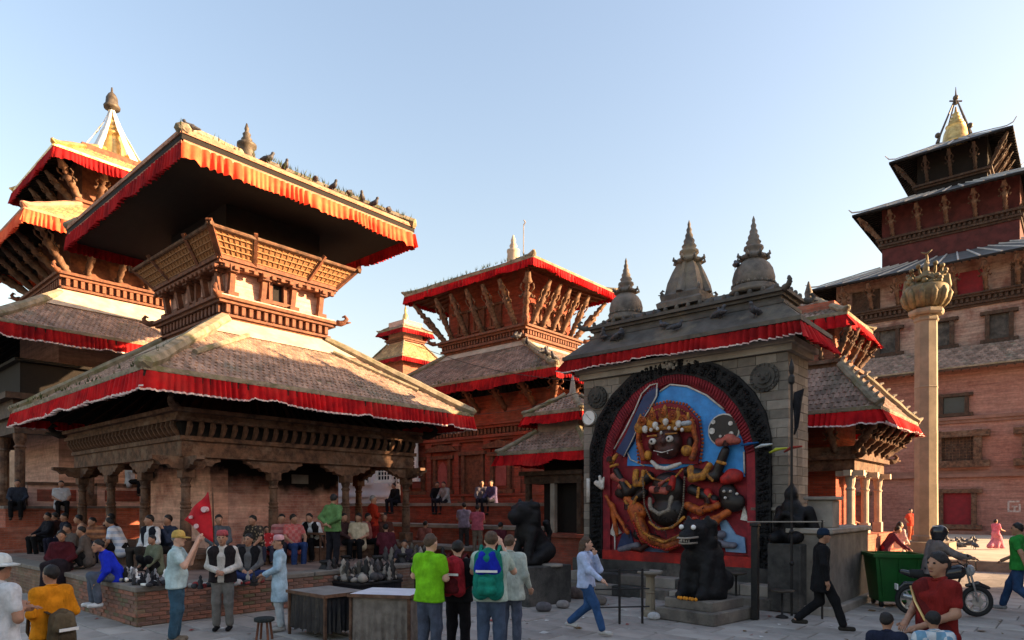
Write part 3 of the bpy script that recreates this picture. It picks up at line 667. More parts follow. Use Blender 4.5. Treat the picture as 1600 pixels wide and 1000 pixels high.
# ------------------------------------------------------------------ three-roofed gilded temple at far left
Z = thing('gilded_pagoda_temple', 'tall three-roofed temple with gilded bell spire at the far left edge', 'temple', (-16.8, 27.95, 0), TH)
b = MB(); b.box(*ctr(5.6), -.1, .7); b.box(*ctr(5.0), .7, 1.4); b.box(*ctr(4.6), 1.4, 2.0); b.build('stepped_plinth', bricks_r, Z)
b = MB(); b.box(*ctr(4.66), 2.0, 2.08); b.build('plinth_edge', stone, Z)
zc = ctr(2.6); b = MB(); b.box(*zc, 2.0, 10.0); b.build('core_wall', plaster_q, Z)
zp = ctr(4.1)
for k in range(4):
    y0 = -3.9 + k * 2.05; b = MB(); b.box(4.0, 4.2, y0, y0 + 1.65, 2.08, 2.8); pz_ = b.build('parapet', plaster_q, Z); b = MB(); b.box(3.95, 4.26, y0 - .02, y0 + 1.67, 2.802, 2.9); b.build('parapet_rail', wood_tan, pz_); b = MB(); b.box(4.19, 4.215, y0 + .25, y0 + 1.4, 2.25, 2.65); b.build('brick_inset', bricks_d, pz_)
for k in range(5):
    for (x, y) in ((4.1, -4.1 + k * 2.05), (-4.1 + k * 2.05, -4.1)):
        if k == 0 and x == 4.1 and y == -4.1: pass
        if (k == 4 and y == -4.1): continue
        b = MB(); b.cbox(x - .17, x + .17, y - .17, y + .17, 2.09, 2.5); b.lathe([(.15, 2.5), (.15, 4.0), (.19, 4.05), (.13, 4.12), (.19, 4.3), (.2, 4.5)], 10, (x, y, 0)); b.build('pillar', wood_tan, Z)
b = MB(); ring(zp, -.2, .2, 4.5, 5.0, b); ring(zp, -.2, .35, 5.0, 5.2, b); ring(zp, -.2, .25, 5.2, 5.6, b); ring(zp, -.2, .5, 5.6, 5.8, b); b.build('architrave', wood, Z)
b = MB(); b.box(*grow(zp, .18), 6.9, 7.0); b.build('porch_ceiling', wood_black, Z)
b = MB(); ring(zp, -.2, 0, 5.8, 6.9, b); b.build('upper_porch_wall', wood_black, Z)
roof(Z, ctr(5.2), 7.9, ctr(2.6), 9.75, tile_grey, val=red_dark, trim=trim_w, vh=.45, seed=21, rw=.22)
b = MB(); b.frus(ctr(3.5), 9.2, ctr(2.62), 10.02); b.build('roof_apron', lime, Z)
w1 = ctr(2.1); b = MB(); b.box(*w1, 9.5, 12.9); zw = b.build('middle_wall', wood_red, Z)
bz = band(Z, w1, [(.3, 10.02, 10.12), (.38, 10.12, 10.2), (.3, 10.2, 10.5), (.45, 10.5, 10.6), (.55, 10.6, 10.7)], wood_red)
dentils(bz, w1, .30, 10.22, 10.49, .24, .12, wood_red); corners4(bz, grow(w1, .5), 10.7, 1.1, wood_red)
struts(zw, grow(w1, .05), 10.75, 1.5, 1.35, 4, wood_tan, fat=1.3)
roof(Z, ctr(3.95), 12.1, ctr(1.7), 13.6, tile_lit, val=red_sunlit, trim=None, vh=.5, seed=25, ridge=ridge_pink, rw=.17)
w3 = ctr(1.55); b = MB(); b.box(*w3, 13.2, 16.2); zt = b.build('top_wall', wood_red, Z)
band(Z, w3, [(.2, 13.6, 13.75), (.3, 13.75, 13.85)], wood_red)
struts(zt, grow(w3, .05), 13.85, 1.0, 1.0, 3, wood_tan, fat=1.2)
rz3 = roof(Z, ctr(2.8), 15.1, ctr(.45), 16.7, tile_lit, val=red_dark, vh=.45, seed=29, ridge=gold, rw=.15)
finial(rz3, (0, 0), 16.3, [(.75, 0), (.78, .1), (.62, .2), (.60, .3), (.55, .6), (.46, .95), (.36, 1.25), (.44, 1.3), (.42, 1.4), (.25, 1.45), (.33, 1.6), (.18, 1.7), (.25, 1.85), (.14, 2.0), (.18, 2.12), (.08, 2.22), (.1, 2.32), (.05, 2.4), (.05, 2.5)], gold, 20)
finial(rz3, (0, 0), 18.7, [(.05, 0), (.3, .05), (.32, .14), (.24, .26), (.22, .5), (.14, .66), (.05, .75), (.03, .95)], brass_d, name='finial_top')
for k in range(6):                            # white cloth streamers from the pinnacle to the roof
    a = 2 * math.pi * k / 6 + .3; b = MB(); vs = []
    for i in range(9):
        f = i / 8; r_ = .08 + 1.35 * f ** 1.25; z_ = 18.68 - 2.5 * f; w_ = .05 + .16 * f
        for q in (-1, 1): vs.append((math.cos(a) * r_ - math.sin(a) * w_ * q, math.sin(a) * r_ + math.cos(a) * w_ * q, z_ + .03 * math.sin(i * 2.1 + q)))
    b.add(vs, [(2 * i, 2 * i + 1, 2 * i + 3, 2 * i + 2) for i in range(8)]); o = b.build('cloth_streamer', white_paint, rz3, True)
    md = o.modifiers.new('thick', 'SOLIDIFY'); md.thickness = .02

# ------------------------------------------------------------------ middle temple with strutted roof
B = thing('strutted_pagoda_temple', 'red brick temple with carved roof struts in the centre behind the square', 'temple', (-.13, 30.8, 0), TH)
for k, (e, z0, z1) in enumerate(((3.9, -.1, .7), (2.9, .7, 1.4), (1.9, 1.4, 2.2))):
    b = MB(); r_ = (-4.2 - e, 5.2 + e * .8, -3.4 - e, 4 + e); b.box(*r_, z0, z1 - .12); pb_ = b.build('plinth_step', bricks_d, B); b = MB(); b.box(*grow(r_, .05), z1 - .118, z1); b.build('step_coping', stone_l, pb_)
bw_ = (-3.8, 5.0, -3.3, 3.6)
b = MB(); b.box(*bw_, 2.2, 6.6); bwall = b.build('brick_wall', bricks_d, B)
bc = band(B, bw_, [(.12, 4.75, 4.86), (.22, 4.86, 4.98), (.14, 4.98, 5.22), (.32, 5.22, 5.33), (.42, 5.33, 5.42), (.16, 5.42, 6.0), (.1, 2.2, 2.5), (.16, 2.5, 2.58)], bricks_d)
dentil_row(bc, bw_, .14, 5.0, 5.2, .2, .12, wood_red)
for j, s0 in enumerate((1.2, 2.9, 4.75, 6.3)):
    nm = 'door' if j == 2 else 'niche'
    wn = window(bwall, 'ny', bw_, s0, 2.75 if j != 2 else 2.3, .75 if j != 2 else .95, 1.35 if j != 2 else 1.9, wood_red, bricks_d if j != 2 else wood_red, .16, .14, name=nm)
    if j != 2:
        b = MB(); b.prism([(-.28, 2.9), (.28, 2.9), (.28, 3.6), (.18, 3.85), (0, 4.0), (-.18, 3.85), (-.28, 3.6)], lambda a, z, t: (bw_[0] + s0 + a, bw_[2] - .02 - t, z), 0, .05); b.build('niche_panel', mat('red_plaster', (.38, .10, .085), (.28, .07, .06), 4, .9, .3, 20), wn, fix=True)
for s0 in (.35, 2.05, 3.8, 5.6, 7.2, 8.5):
    b = MB(); x = bw_[0] + s0; b.box(x - .14, x + .14, bw_[2] - .1, bw_[2] + .02, 2.58, 4.6); b.box(x - .2, x + .2, bw_[2] - .14, bw_[2] + .02, 4.6, 4.75); b.build('pilaster', bricks_d, bwall)
for s0 in (2.9, 6.3):
    b = MB(); x = bw_[0] + s0; b.prism([(-1.0, 4.42), (1.0, 4.42), (.75, 4.6), (.3, 4.66), (0, 4.74), (-.3, 4.66), (-.75, 4.6)], lambda a, z, t: (x + a, bw_[2] - .02 - t, z), 0, .2); b.build('lintel', wood_red, bwall, fix=True)
struts(bwall, grow(bw_, .02), 5.9, 1.1, 1.0, 6, wood_red, fat=1.2)
rB = roof(B, (-4.7, 6.1, -4.5, 4.5), 7.0, (-2.4, 2.4, -1.75, 1.75), 8.95, tile_brown, val=red_dark, trim=None, vh=.38, seed=41, rw=.17, vw=.25, vf=.12)
b = MB(); b.frus(ctr(2.75, 2.1), 8.75, ctr(2.42, 1.77), 9.06); b.build('roof_apron', lime, rB)
ub = ctr(2.3, 1.65); b = MB(); b.box(*ub, 8.6, 12.6); uw_ = b.build('upper_wall', bricks_d, B)
bb = band(B, ub, [(.16, 9.06, 9.16), (.28, 9.16, 9.26), (.2, 9.26, 9.46), (.36, 9.46, 9.56), (.46, 9.56, 9.64)], wood_red)
dentil_row(bb, ub, .2, 9.28, 9.45, .17, .1, wood_red); corners4(bb, grow(ub, .42), 9.64, 1.2, wood_red)
b = MB(); b.box(*grow(ub, .3), 9.642, 9.72); b.build('cornice_ledge', wood_tan, bb)
struts(uw_, grow(ub, .1), 9.75, 1.05, 1.7, 5, wood_strut, fat=1.25)
for s0 in (1.0, 2.0, 3.0): window(uw_, 'ny', ub, s0, 9.95, .5, .9, wood_red, wood_red, .1, .08)
for s0 in (.8, 1.65, 2.5): window(uw_, 'px', ub, s0, 9.95, .4, .7, wood_red, wood_red, .1, .08)
rB2 = roof(B, (-3.86, 3.86, -3.0, 3.0), 11.82, (-.6, .6, -.45, .45), 13.0, tile_brown, val=red_cloth, vh=.32, seed=45, soff=wood_red, rw=.16, vf=.02, vw=.04, tip=.3, edge=ridge_m)
finial(rB2, (0.25, 0), 12.8, [(.4, 0), (.34, .15), (.33, .35), (.27, .9), (.3, .95), (.3, 1.05), (.14, 1.12), (.18, 1.25), (.1, 1.4), (.12, 1.5), (.03, 1.75)], lime)
b = MB(); b.tube([(.6, .3, 12.6), (.62, .3, 15.0)], .02, 6); b.tube([(.62, .3, 15.0), (.72, .3, 15.1), (.6, .35, 15.25)], .03, 5); b.build('weather_vane_rod', stone_l, rB2)
tufts(rB2, (-3.86, -3.0, 11.95), (3.86, -3.0, 11.95), 60, 12, .16); tufts(rB, (-4.7, -4.5, 7.1), (6.1, -4.5, 7.1), 40, 13, .14)

# ------------------------------------------------------------------ far small pagoda between the two temples
C_ = thing('distant_pagoda', 'small two-tiered pagoda top far away between the front-left temple and the central one', 'temple', (-7.2, 45, 0), TH)
b = MB(); b.box(*ctr(1.3), -.1, 12.3); b.build('tower_wall', bricks_r, C_)
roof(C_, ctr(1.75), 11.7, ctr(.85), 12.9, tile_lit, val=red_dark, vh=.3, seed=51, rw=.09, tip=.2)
b = MB(); b.box(*ctr(.8), 12.2, 14.4); b.build('top_wall', plaster_q, C_)
band(C_, ctr(.8), [(.12, 13.0, 13.1), (.2, 13.1, 13.2)], wood_red)
roof(C_, ctr(1.3), 13.7, ctr(.25), 14.4, tile_brown, val=red_dark, vh=.3, seed=55, rw=.08, tip=.2)
finial(C_, (0, 0), 14.3, [(.25, 0), (.22, .4), (.16, .7), (.08, .8), (.1, 1.0), (.02, 1.3)], gold)

# ------------------------------------------------------------------ two-roofed little shrine left of the stone shrine
Dn = thing('small_tiered_shrine', 'little shrine with two small tiled roofs squeezed left of the carved stone shrine', 'shrine', (1.85, 20.3, 0), TH)
b = MB(); b.box(*ctr(1.35), -.1, 1.2); b.box(*ctr(1.45), 1.2, 1.3); b.build('plinth', bricks_d, Dn)
b = MB(); b.box(*ctr(.62), 1.3, 4.4); b.build('core_wall', wood_black, Dn)
for x, y in ((-.95, -.95), (.95, -.95), (.95, .95), (-.95, .95), (0, -.95)):
    b = MB(); b.cbox(x - .08, x + .08, y - .08, y + .08, 1.3, 2.75); b.build('post', stone_l if x == 0 else wood, Dn)
b = MB(); ring(ctr(.95), -.1, .1, 2.75, 3.0, b); ring(ctr(.95), -.1, .22, 3.0, 3.12, b); b.build('architrave', wood, Dn)
roof(Dn, ctr(1.62), 3.62, ctr(.78), 4.3, tile_brown, val=red_cloth, vh=.3, seed=61, rw=.1, tip=.18, tw=.13, ce=.15, vw=.25)
b = MB(); b.box(*ctr(.76), 4.2, 4.7); b.build('upper_wall', tile_brown, Dn)
roof(Dn, ctr(1.06), 4.8, ctr(.16), 5.4, tile_grey, val=red_cloth, vh=.28, seed=65, rw=.1, tip=.15, tw=.13, ce=.15)
finial(Dn, (0, 0), 5.35, [(.18, 0), (.22, .1), (.1, .2), (.08, .4), (.02, .75)], stone_l)

# ------------------------------------------------------------------ white house seen through the porch
Hs = thing('white_house', 'white painted house wall with shuttered window seen through the porch pillars', 'house', (-12.5, 40.5, 0), TH)
hr = (-7.5, 7.5, -3.0, 3.0)
hw_m = mat('blue_white_paint', (.80, .84, .88), (.70, .75, .80), 1.5, .8, .15, 20)
b = MB(); b.box(*hr, -.1, 6.3); hw_ = b.build('wall', hw_m, Hs); b = MB(); b.box(*grow(hr, .08), 2.55, 2.7); b.build('ledge', hw_m, hw_)
def s_line(o, e, px): r = (px - 800) / F; return (r * o.y - o.x) / (e.x - r * e.y)
ho = Vector((-12.5, 40.5, 0)) + EX * hr[0] + EY * hr[2]
for s0 in (s_line(ho, EX, 601), s_line(ho, EX, 560), s_line(ho, EX, 640)): window(hw_, 'ny', hr, s0, 3.3, .85, 1.7, white_paint, mat('window_dark', (.03, .035, .045), None, 3, .2, 0), .14, .08, 4)
for s0 in (1.5, 4.0): window(hw_, 'px', hr, s0, 3.3, .85, 1.7, white_paint, MC['window_dark'], .14, .08, 4)
roof(Hs, grow(hr, .5), 6.3, (-6, 6, -.3, .3), 7.3, tile_brown, seed=71, rw=.1, rafters=False)
Hl = thing('cream_house', 'sunlit cream plaster house behind the far-left temple porch', 'house', (-33, 39, 0), TH)
b = MB(); hr2 = (-8, 8, -5, 5); b.box(*hr2, -.1, 7.0); hw2 = b.build('wall', lime, Hl)
for s0 in (2, 5, 8): window(hw2, 'px', hr2, s0, 3.6, .9, 1.5, wood, MC['window_dark'], .14, .08, 3)
for s0 in (3, 6, 9, 12): window(hw2, 'ny', hr2, s0, 3.6, .9, 1.5, wood, MC['window_dark'], .14, .08, 3)
roof(Hl, grow(hr2, .6), 7.0, (-5, 5, -.3, .3), 8.6, tile_brown, seed=75, rw=.12, rafters=False)
# ------------------------------------------------------------------ small temple behind the stone shrine, right
E = thing('red_valance_temple', 'two-roofed tiled temple with glowing red valances just behind the stone shrine on the right', 'temple', (9.0, 20.2, 0), TH)
b = MB(); b.box(*ctr(2.1), -.1, .8); b.box(*ctr(1.9), .8, 1.3); b.build('plinth', bricks_r, E)
b = MB(); b.box(*ctr(1.05), 1.3, 6.0); b.build('core_wall', bricks_d, E)
for x in (-1.55, 0, 1.55):
    for y in (-1.55, 0, 1.55):
        if x == 0 and y == 0: continue
        b = MB(); b.cbox(x - .12, x + .12, y - .12, y + .12, 1.3, 1.6); b.lathe([(.1, 1.6), (.1, 2.5), (.13, 2.55), (.09, 2.6), (.12, 2.75), (.13, 2.9)], 10, (x, y, 0)); b.box(x - .35, x + .35, y - .09, y + .09, 2.9, 3.05); b.box(x - .09, x + .09, y - .35, y + .35, 2.902, 3.052); b.build('pillar', lime, E)
b = MB(); ring(ctr(1.55), -.14, .14, 3.06, 3.35, b); ring(ctr(1.55), -.14, .28, 3.35, 3.47, b); ring(ctr(1.55), -.14, .18, 3.47, 3.7, b); b.build('architrave', wood_tan, E)
corners4(E, ctr(1.8), 3.45, .9, wood_tan)
struts(E, ctr(1.62), 3.55, .75, .75, 4, wood_tan, fat=.9)
rE = roof(E, ctr(2.45), 4.55, ctr(1.25), 5.95, tile_brown, val=red_cloth, trim=trim_w, vh=.36, seed=81, rw=.15, tip=.3, tw=.14, ce=.17, vf=.2, vw=.2)
we = ctr(1.0); b = MB(); b.box(*we, 5.7, 7.9); we_ = b.build('upper_wall', bricks_r, E)
band(E, we, [(.15, 5.95, 6.1), (.25, 6.1, 6.2)], wood_tan)
struts(we_, grow(we, .03), 6.2, .5, .9, 3, wood_tan, fat=.8)
rE2 = roof(E, ctr(1.42), 7.35, ctr(.3), 8.15, tile_brown, val=red_cloth, vh=.4, seed=85, rw=.12, tip=.25, tw=.14, ce=.17, vf=.25, vw=.2)
finial(rE2, (0, 0), 8.1, [(.25, 0), (.22, .25), (.1, .3), (.12, .45), (.02, .8)], brass_d)
for i in range(9):      # knobbly ridge tiles
    f = i / 8; b = MB(); b.tube([(2.45 - 1.2 * f, 2.45 - 1.2 * f, 4.62 + 1.4 * f), (2.5 - 1.2 * f, 2.5 - 1.2 * f, 4.76 + 1.4 * f), (2.58 - 1.2 * f, 2.58 - 1.2 * f, 4.80 + 1.4 * f)], [.07, .05, .03], 6); b.build('ridge_ornament', stone_l, rE)
for i in range(9):
    f = i / 8; b = MB(); b.tube([(2.45 - 1.2 * f, -2.45 + 1.2 * f, 4.62 + 1.4 * f), (2.5 - 1.2 * f, -2.5 + 1.2 * f, 4.76 + 1.4 * f), (2.58 - 1.2 * f, -2.58 + 1.2 * f, 4.80 + 1.4 * f)], [.07, .05, .03], 6); b.build('ridge_ornament', stone_l, rE)

# ------------------------------------------------------------------ palace and its nine-storey tower, right
T = thing('palace_tower', 'brick royal palace with a dark tiered pagoda tower rising at the right edge', 'palace', (33.4, 50.1, 0), TH)
pr = (-13, 12, -9.0, 9.0)
b = MB(); b.box(*pr, -.1, 11.2); pw = b.build('palace_wall', bricks_p, T)
b = MB(); b.box(*grow(pr, .25), 3.9, 4.12); b.box(*grow(pr, .12), 4.12, 4.3); b.box(*grow(pr, .22), 7.55, 7.75); b.box(*grow(pr, .12), 7.35, 7.55); b.box(*grow(pr, .3), -.05, .5); b.build('string_course', mat('brown_brick_course', (.24, .13, .10), (.17, .09, .07), 2, .9, .4, 20), pw)
red_door = mat('red_door_paint', (.22, .012, .02), (.15, .01, .015), 3, .7, .2, 20)
def s_at(px):      # distance along the palace front for a photo column
    r = (px - 800) / F; o = Vector((33.4, 50.1, 0)) + EX * pr[0] + EY * pr[2]
    return (r * o.y - o.x) / (EX.x - r * EX.y)
P_ = lambda px: s_at(px)
window(pw, 'ny', pr, P_(1491), 8.0, 1.15, 1.05, wood, MC['window_dark'], .22, .2)
window(pw, 'ny', pr, P_(1497), 4.95, 1.7, 1.5, wood_tan, wood, .42, .35, 9)
window(pw, 'ny', pr, P_(1496), .9, 1.5, 2.0, wood_tan, red_door, .28, .2, name='door')
window(pw, 'ny', pr, P_(1335), .9, 1.2, 1.9, wood_tan, bricks_d, .25, .2, name='door')
window(pw, 'ny', pr, P_(1340), 4.95, 1.5, 1.4, wood_tan, wood, .4, .3, 8)
window(pw, 'ny', pr, P_(1345), 8.0, 1.1, 1.0, wood, MC['window_dark'], .22, .2)
window(pw, 'ny', pr, P_(1640), 4.95, 1.7, 1.5, wood_tan, wood, .42, .35, 9)
b = MB()                                   # painted mark on the brick
for dx, dz, w_, h_ in ((-.3, .3, .6, .1), (-.3, -.3, .6, .1), (-.3, -.3, .1, .65), (.25, -.3, .1, .5), (-.1, 0, .3, .1), (0, -.2, .1, .3)):
    s0 = pr[0] + P_(1584); b.box(s0 + dx, s0 + dx + w_, pr[2] - .012, pr[2] + .01, 2.0 + dz, 2.0 + dz + h_)
b.build('painted_mark', mat('faded_white_paint', (.5, .45, .42), (.3, .22, .19), 8, .9, .1), pw)
roof(T, grow(pr, .9), 10.75, (-8.6, 8.6, -7.4, 7.4), 12.5, tile_brown, seed=91, rw=.15, tw=.26, ce=.3, rafters=True, soff=wood)
w0 = (-6.6, 6.6, -6.6, 6.6)
pl_t = brick('tower_plaster', (.24, .12, .095), (.18, .09, .072), (.22, .13, .11), (.36, .26, .215), stain_scale=.5, stain_lo=.4, stain_hi=.55)
b = MB(); b.box(*w0, 12.0, 18.6); tw0 = b.build('tower_base_wall', pl_t, T)
bt = band(T, w0, [(.12, 15.2, 15.35), (.25, 15.35, 15.5), (.16, 15.5, 15.8), (.4, 15.8, 15.95), (.5, 15.95, 16.05)], wood)
dentil_row(bt, w0, .16, 15.52, 15.78, .3, .16, wood)
for s0 in (3.4, 6.6, 9.8, 12.6): window(tw0, 'ny', w0, s0, 12.9, 1.0, 1.6, wood, stone_d, .25, .2)
for s0 in (2.0, 5.0, 8.2, 11.3):
    b = MB(); x = w0[0] + s0; b.prism([(-.9, 16.15), (.9, 16.15), (.9, 17.6), (-.9, 17.6)], lambda a, z, t: (x + a, w0[2] - t, z), 0, .08); b.build('red_shutter', red_door if s0 in (5.0, 8.2) else wood, tw0, fix=True)
struts(tw0, grow(w0, .1), 16.1, 1.2, 1.7, 8, wood_tan, fat=1.6, corners=True)
seam = mat('pale_seam', (.5, .5, .5), (.38, .38, .38), 3, .6, .1)
roof(T, ctr(8.1), 18.05, ctr(4.2), 19.8, metal_roof, sheet=True, ridge=seam, rw=.12, soff=wood_black, tip=.5)
w1_ = ctr(4.1); b = MB(); b.box(*w1_, 19.0, 24.4); t1 = b.build('tower_middle_wall', mat('wine_brick', (.10, .026, .025), (.055, .016, .016), 2, .9, .3, 20), T)
b2_ = band(T, w1_, [(.1, 21.2, 21.35), (.22, 21.35, 21.5), (.12, 21.5, 21.75), (.35, 21.75, 21.9)], wood); dentil_row(b2_, w1_, .12, 21.52, 21.74, .3, .14, wood)
struts(t1, grow(w1_, .08), 21.95, 1.25, 1.6, 5, wood_tan, fat=1.5)
roof(T, ctr(5.75), 23.7, ctr(2.25), 25.3, metal_roof, sheet=True, ridge=seam, rw=.12, soff=wood_black, tip=.5)
w2_ = ctr(2.15); b = MB(); b.box(*w2_, 24.6, 28.2); t2 = b.build('tower_top_wall', wood_black, T)
band(T, w2_, [(.15, 25.7, 25.85), (.3, 25.85, 26.0)], wood)
struts(t2, grow(w2_, .06), 26.0, 1.2, 1.6, 3, wood, fat=1.2)
b = MB()
for k in range(7):
    for q in (0, 1): b.bar((2.2, -2.1 + k * .7, 26.1), (3.2, -2.1 + k * .7 + (.6 if q else -.6), 27.5), .09, .09)
b.build('lattice_screen', wood_tan, t2)
rT = roof(T, ctr(3.72), 27.75, ctr(.8), 29.3, metal_roof, sheet=True, ridge=seam, rw=.09, soff=wood_black, tip=.6)
finial(rT, (0, 0), 29.2, [(1.0, 0), (1.05, .15), (.88, .25), (.86, .5), (.78, 1.0), (.6, 1.4), (.68, 1.48), (.38, 1.55), (.5, 1.75), (.28, 1.88), (.38, 2.05), (.2, 2.2), (.26, 2.35), (.1, 2.5), (.05, 2.9)], gold, 20)
for k in range(4):
    a = math.pi / 4 + k * math.pi / 2; b = MB(); b.tube([(1.45 * math.cos(a), 1.45 * math.sin(a), 29.3), (1.25 * math.cos(a), 1.25 * math.sin(a), 29.9), (.15 * math.cos(a), .15 * math.sin(a), 32.5)], [.14, .08, .05], 6)
    b.ball((1.42 * math.cos(a), 1.42 * math.sin(a), 29.9), .2); b.build('spire_leg', brass_d, rT)
b = MB(); b.tube([(-.35, -.3, 32.55), (.35, .3, 32.55)], .06, 5); b.tube([(0, 0, 32.3), (0, 0, 33.6)], [.12, .02], 6); b.ball((0, 0, 32.8), .2); b.build('spire_tip', brass_d, rT)

# ------------------------------------------------------------------ tall stone column with gilded statue
cp = gpt(1447, 877, 0); Cn = thing('statue_column', 'tall pale stone column crowned by a lotus capital and gilded royal statues', 'column', (cp.x, cp.y, 0), TH)
b = MB(); b.box(-1.1, 1.1, -1.1, 1.1, -.1, .35); b.box(-.85, .85, -.85, .85, .35, .75); b.build('base', col_stone, Cn)
b = MB(); b.lathe([(.48, .75), (.48, .95), (.41, 1.0), (.40, 2.9), (.395, 2.92), (.395, 4.9), (.39, 4.92), (.39, 6.5), (.41, 6.54), (.39, 6.58), (.38, 9.0), (.43, 9.05), (.43, 9.12), (.40, 9.15), (.40, 9.25)], 8); b.build('shaft', col_stone, Cn)
b = MB(); b.lathe([(.55, 9.25), (.6, 9.32), (.6, 9.44), (.5, 9.48)], 8); b.build('collar', col_stone, Cn)
lot = mat('weathered_gilt', (.20, .155, .075), (.10, .08, .045), 4, .65, .3, 25, metal=.25)
b = MB(); b.lathe([(.48, 9.48), (.6, 9.58), (.72, 9.8), (.76, 10.05), (.74, 10.25), (.7, 10.32)], 20); lc = b.build('lotus_capital', lot, Cn, True)
for k in range(12):
    a = 2 * math.pi * k / 12; b = MB(); b.tube([(.52 * math.cos(a), .52 * math.sin(a), 9.52), (.68 * math.cos(a), .68 * math.sin(a), 9.75), (.76 * math.cos(a), .76 * math.sin(a), 10.0), (.72 * math.cos(a), .72 * math.sin(a), 10.2)], [.07, .12, .12, .04], 6); b.build('petal', lot, lc, True)
pri = [cone((0, 0, 10.3), (0, 0, 10.75), .28, .2), cone((0, 0, 10.75), (0, 0, 10.95), .12, .1), ell((0, -.02, 11.05), (.11, .11, .14)), cone((-.3, -.15, 10.4), (.3, -.15, 10.4), .12), cone((0, 0, 11.15), (0, 0, 11.35), .08, .02)]
for sx in (-1, 1):
    pri += [cone((sx * .2, 0, 10.8), (sx * .3, -.1, 10.55), .06), cone((sx * .3, -.1, 10.55), (sx * .05, -.25, 10.7), .05)]
    for q, hgt in ((.5, .55), (.68, .4)):
        pri += [cone((sx * q, .1, 10.3), (sx * q, .1, 10.3 + hgt * .6), .13, .09), ell((sx * q, .08, 10.3 + hgt * .85), (.08, .08, .1))]
sdf_obj('royal_statue', pri, lot, Cn, .035, .04)
b = MB()
for k in range(9):
    a = -math.pi * .1 + math.pi * 1.2 * k / 8; b.tube([(.35 * math.cos(a) * .6, .3, 10.5), (.55 * math.cos(a), .28, 10.65 + .4 * max(0, math.sin(a))), (.62 * math.cos(a), .15, 10.8 + .45 * max(0, math.sin(a)))], [.05, .06, .035], 6)
    b.ball((.62 * math.cos(a), .12, 10.82 + .45 * max(0, math.sin(a))), .09, 7, 5); b.ball((.5 * math.cos(a), -.3, 10.42 + .1 * (k % 3)), .11, 7, 5)
b.tube([(0, .25, 10.6), (0, .2, 11.5), (0, .1, 11.65)], [.05, .05, .03], 6); b.tube([(-.18, .1, 11.72), (0, .1, 11.62), (.18, .1, 11.74)], [.02, .05, .02], 6)
b.build('serpent_hood', lot, Cn, True)

# ------------------------------------------------------------------ unseen palace wing on the right, added and shaped to shade the square
Fb = thing('unseen_palace_wing', 'long brick palace wing with tiled roof added on the right to shade the square, outside the photo', 'building', (0, 0, 0), 0)
fr = (17.0, 29.0, -26.0, 15.8)
b = MB(); b.box(*fr, -.1, 11.5); fw_ = b.build('wall', bricks_p, Fb); b = MB(); b.box(*grow(fr, .2), 4.0, 4.2); b.box(*grow(fr, .2), 7.6, 7.8); b.build('string_course', MC['brown_brick_course'], fw_)
for k in range(9):
    for z in (1.0, 5.0, 8.4): window(fw_, 'nx', fr, 2.5 + k * 4.5, z, 1.2, 1.5, wood_tan, wood, .3, .2, 5)
roof(Fb, grow(fr, .7), 11.3, (21, 25, -22, 12.3), 13.4, tile_brown, seed=99, rw=.15, tw=.3, ce=.35, rafters=False)
# ------------------------------------------------------------------ carved stone shrine with the painted relief
K0 = Vector((5.815, 14.0, 0)); SW = 5.21
Bh = thing('stone_relief_shrine', 'grey stone shrine with three carved spires framing a huge painted deity relief', 'shrine', K0, TH)
def q2(px, py):                            # photo pixel -> (x, z) on the shrine front, x <= 0 leftwards from the right corner
    r = (px - 800) / F; s = (K0.x - K0.y * r) / (.756 + .655 * r); d = K0.y + .655 * s
    return (-s, CZ + (HZ - py) / F * d)
b = MB(); b.box(-SW + .06, -.06, .06, 1.24, -.1, 5.4); b.build('core', stone_d, Bh)
arch_o = [(924, 905), (924, 700), (936, 655), (958, 618), (985, 590), (1012, 572), (1040, 562), (1062, 557), (1095, 560), (1125, 570), (1155, 588), (1180, 613), (1198, 645), (1206, 680), (1207, 905)]
arch_i = [(944, 890), (944, 715), (952, 680), (968, 645), (990, 617), (1012, 600), (1040, 588), (1062, 585), (1085, 588), (1110, 597), (1135, 614), (1155, 637), (1172, 668), (1182, 705), (1184, 890)]
arch_p = [(955, 866), (955, 725), (963, 690), (978, 658), (998, 630), (1018, 612), (1042, 601), (1063, 598), (1084, 602), (1106, 612), (1128, 630), (1146, 652), (1160, 680), (1168, 710), (1170, 866)]
def inside(x, z, poly):
    c = False; n = len(poly)
    for i in range(n):
        (x0, z0), (x1, z1) = poly[i], poly[i - 1]
        if (z0 > z) != (z1 > z) and x < (x1 - x0) * (z - z0) / (z1 - z0) + x0: c = not c
    return c
ao = [q2(*p) for p in arch_o]; ai = [q2(*p) for p in arch_i]; ap = [q2(*p) for p in arch_p]
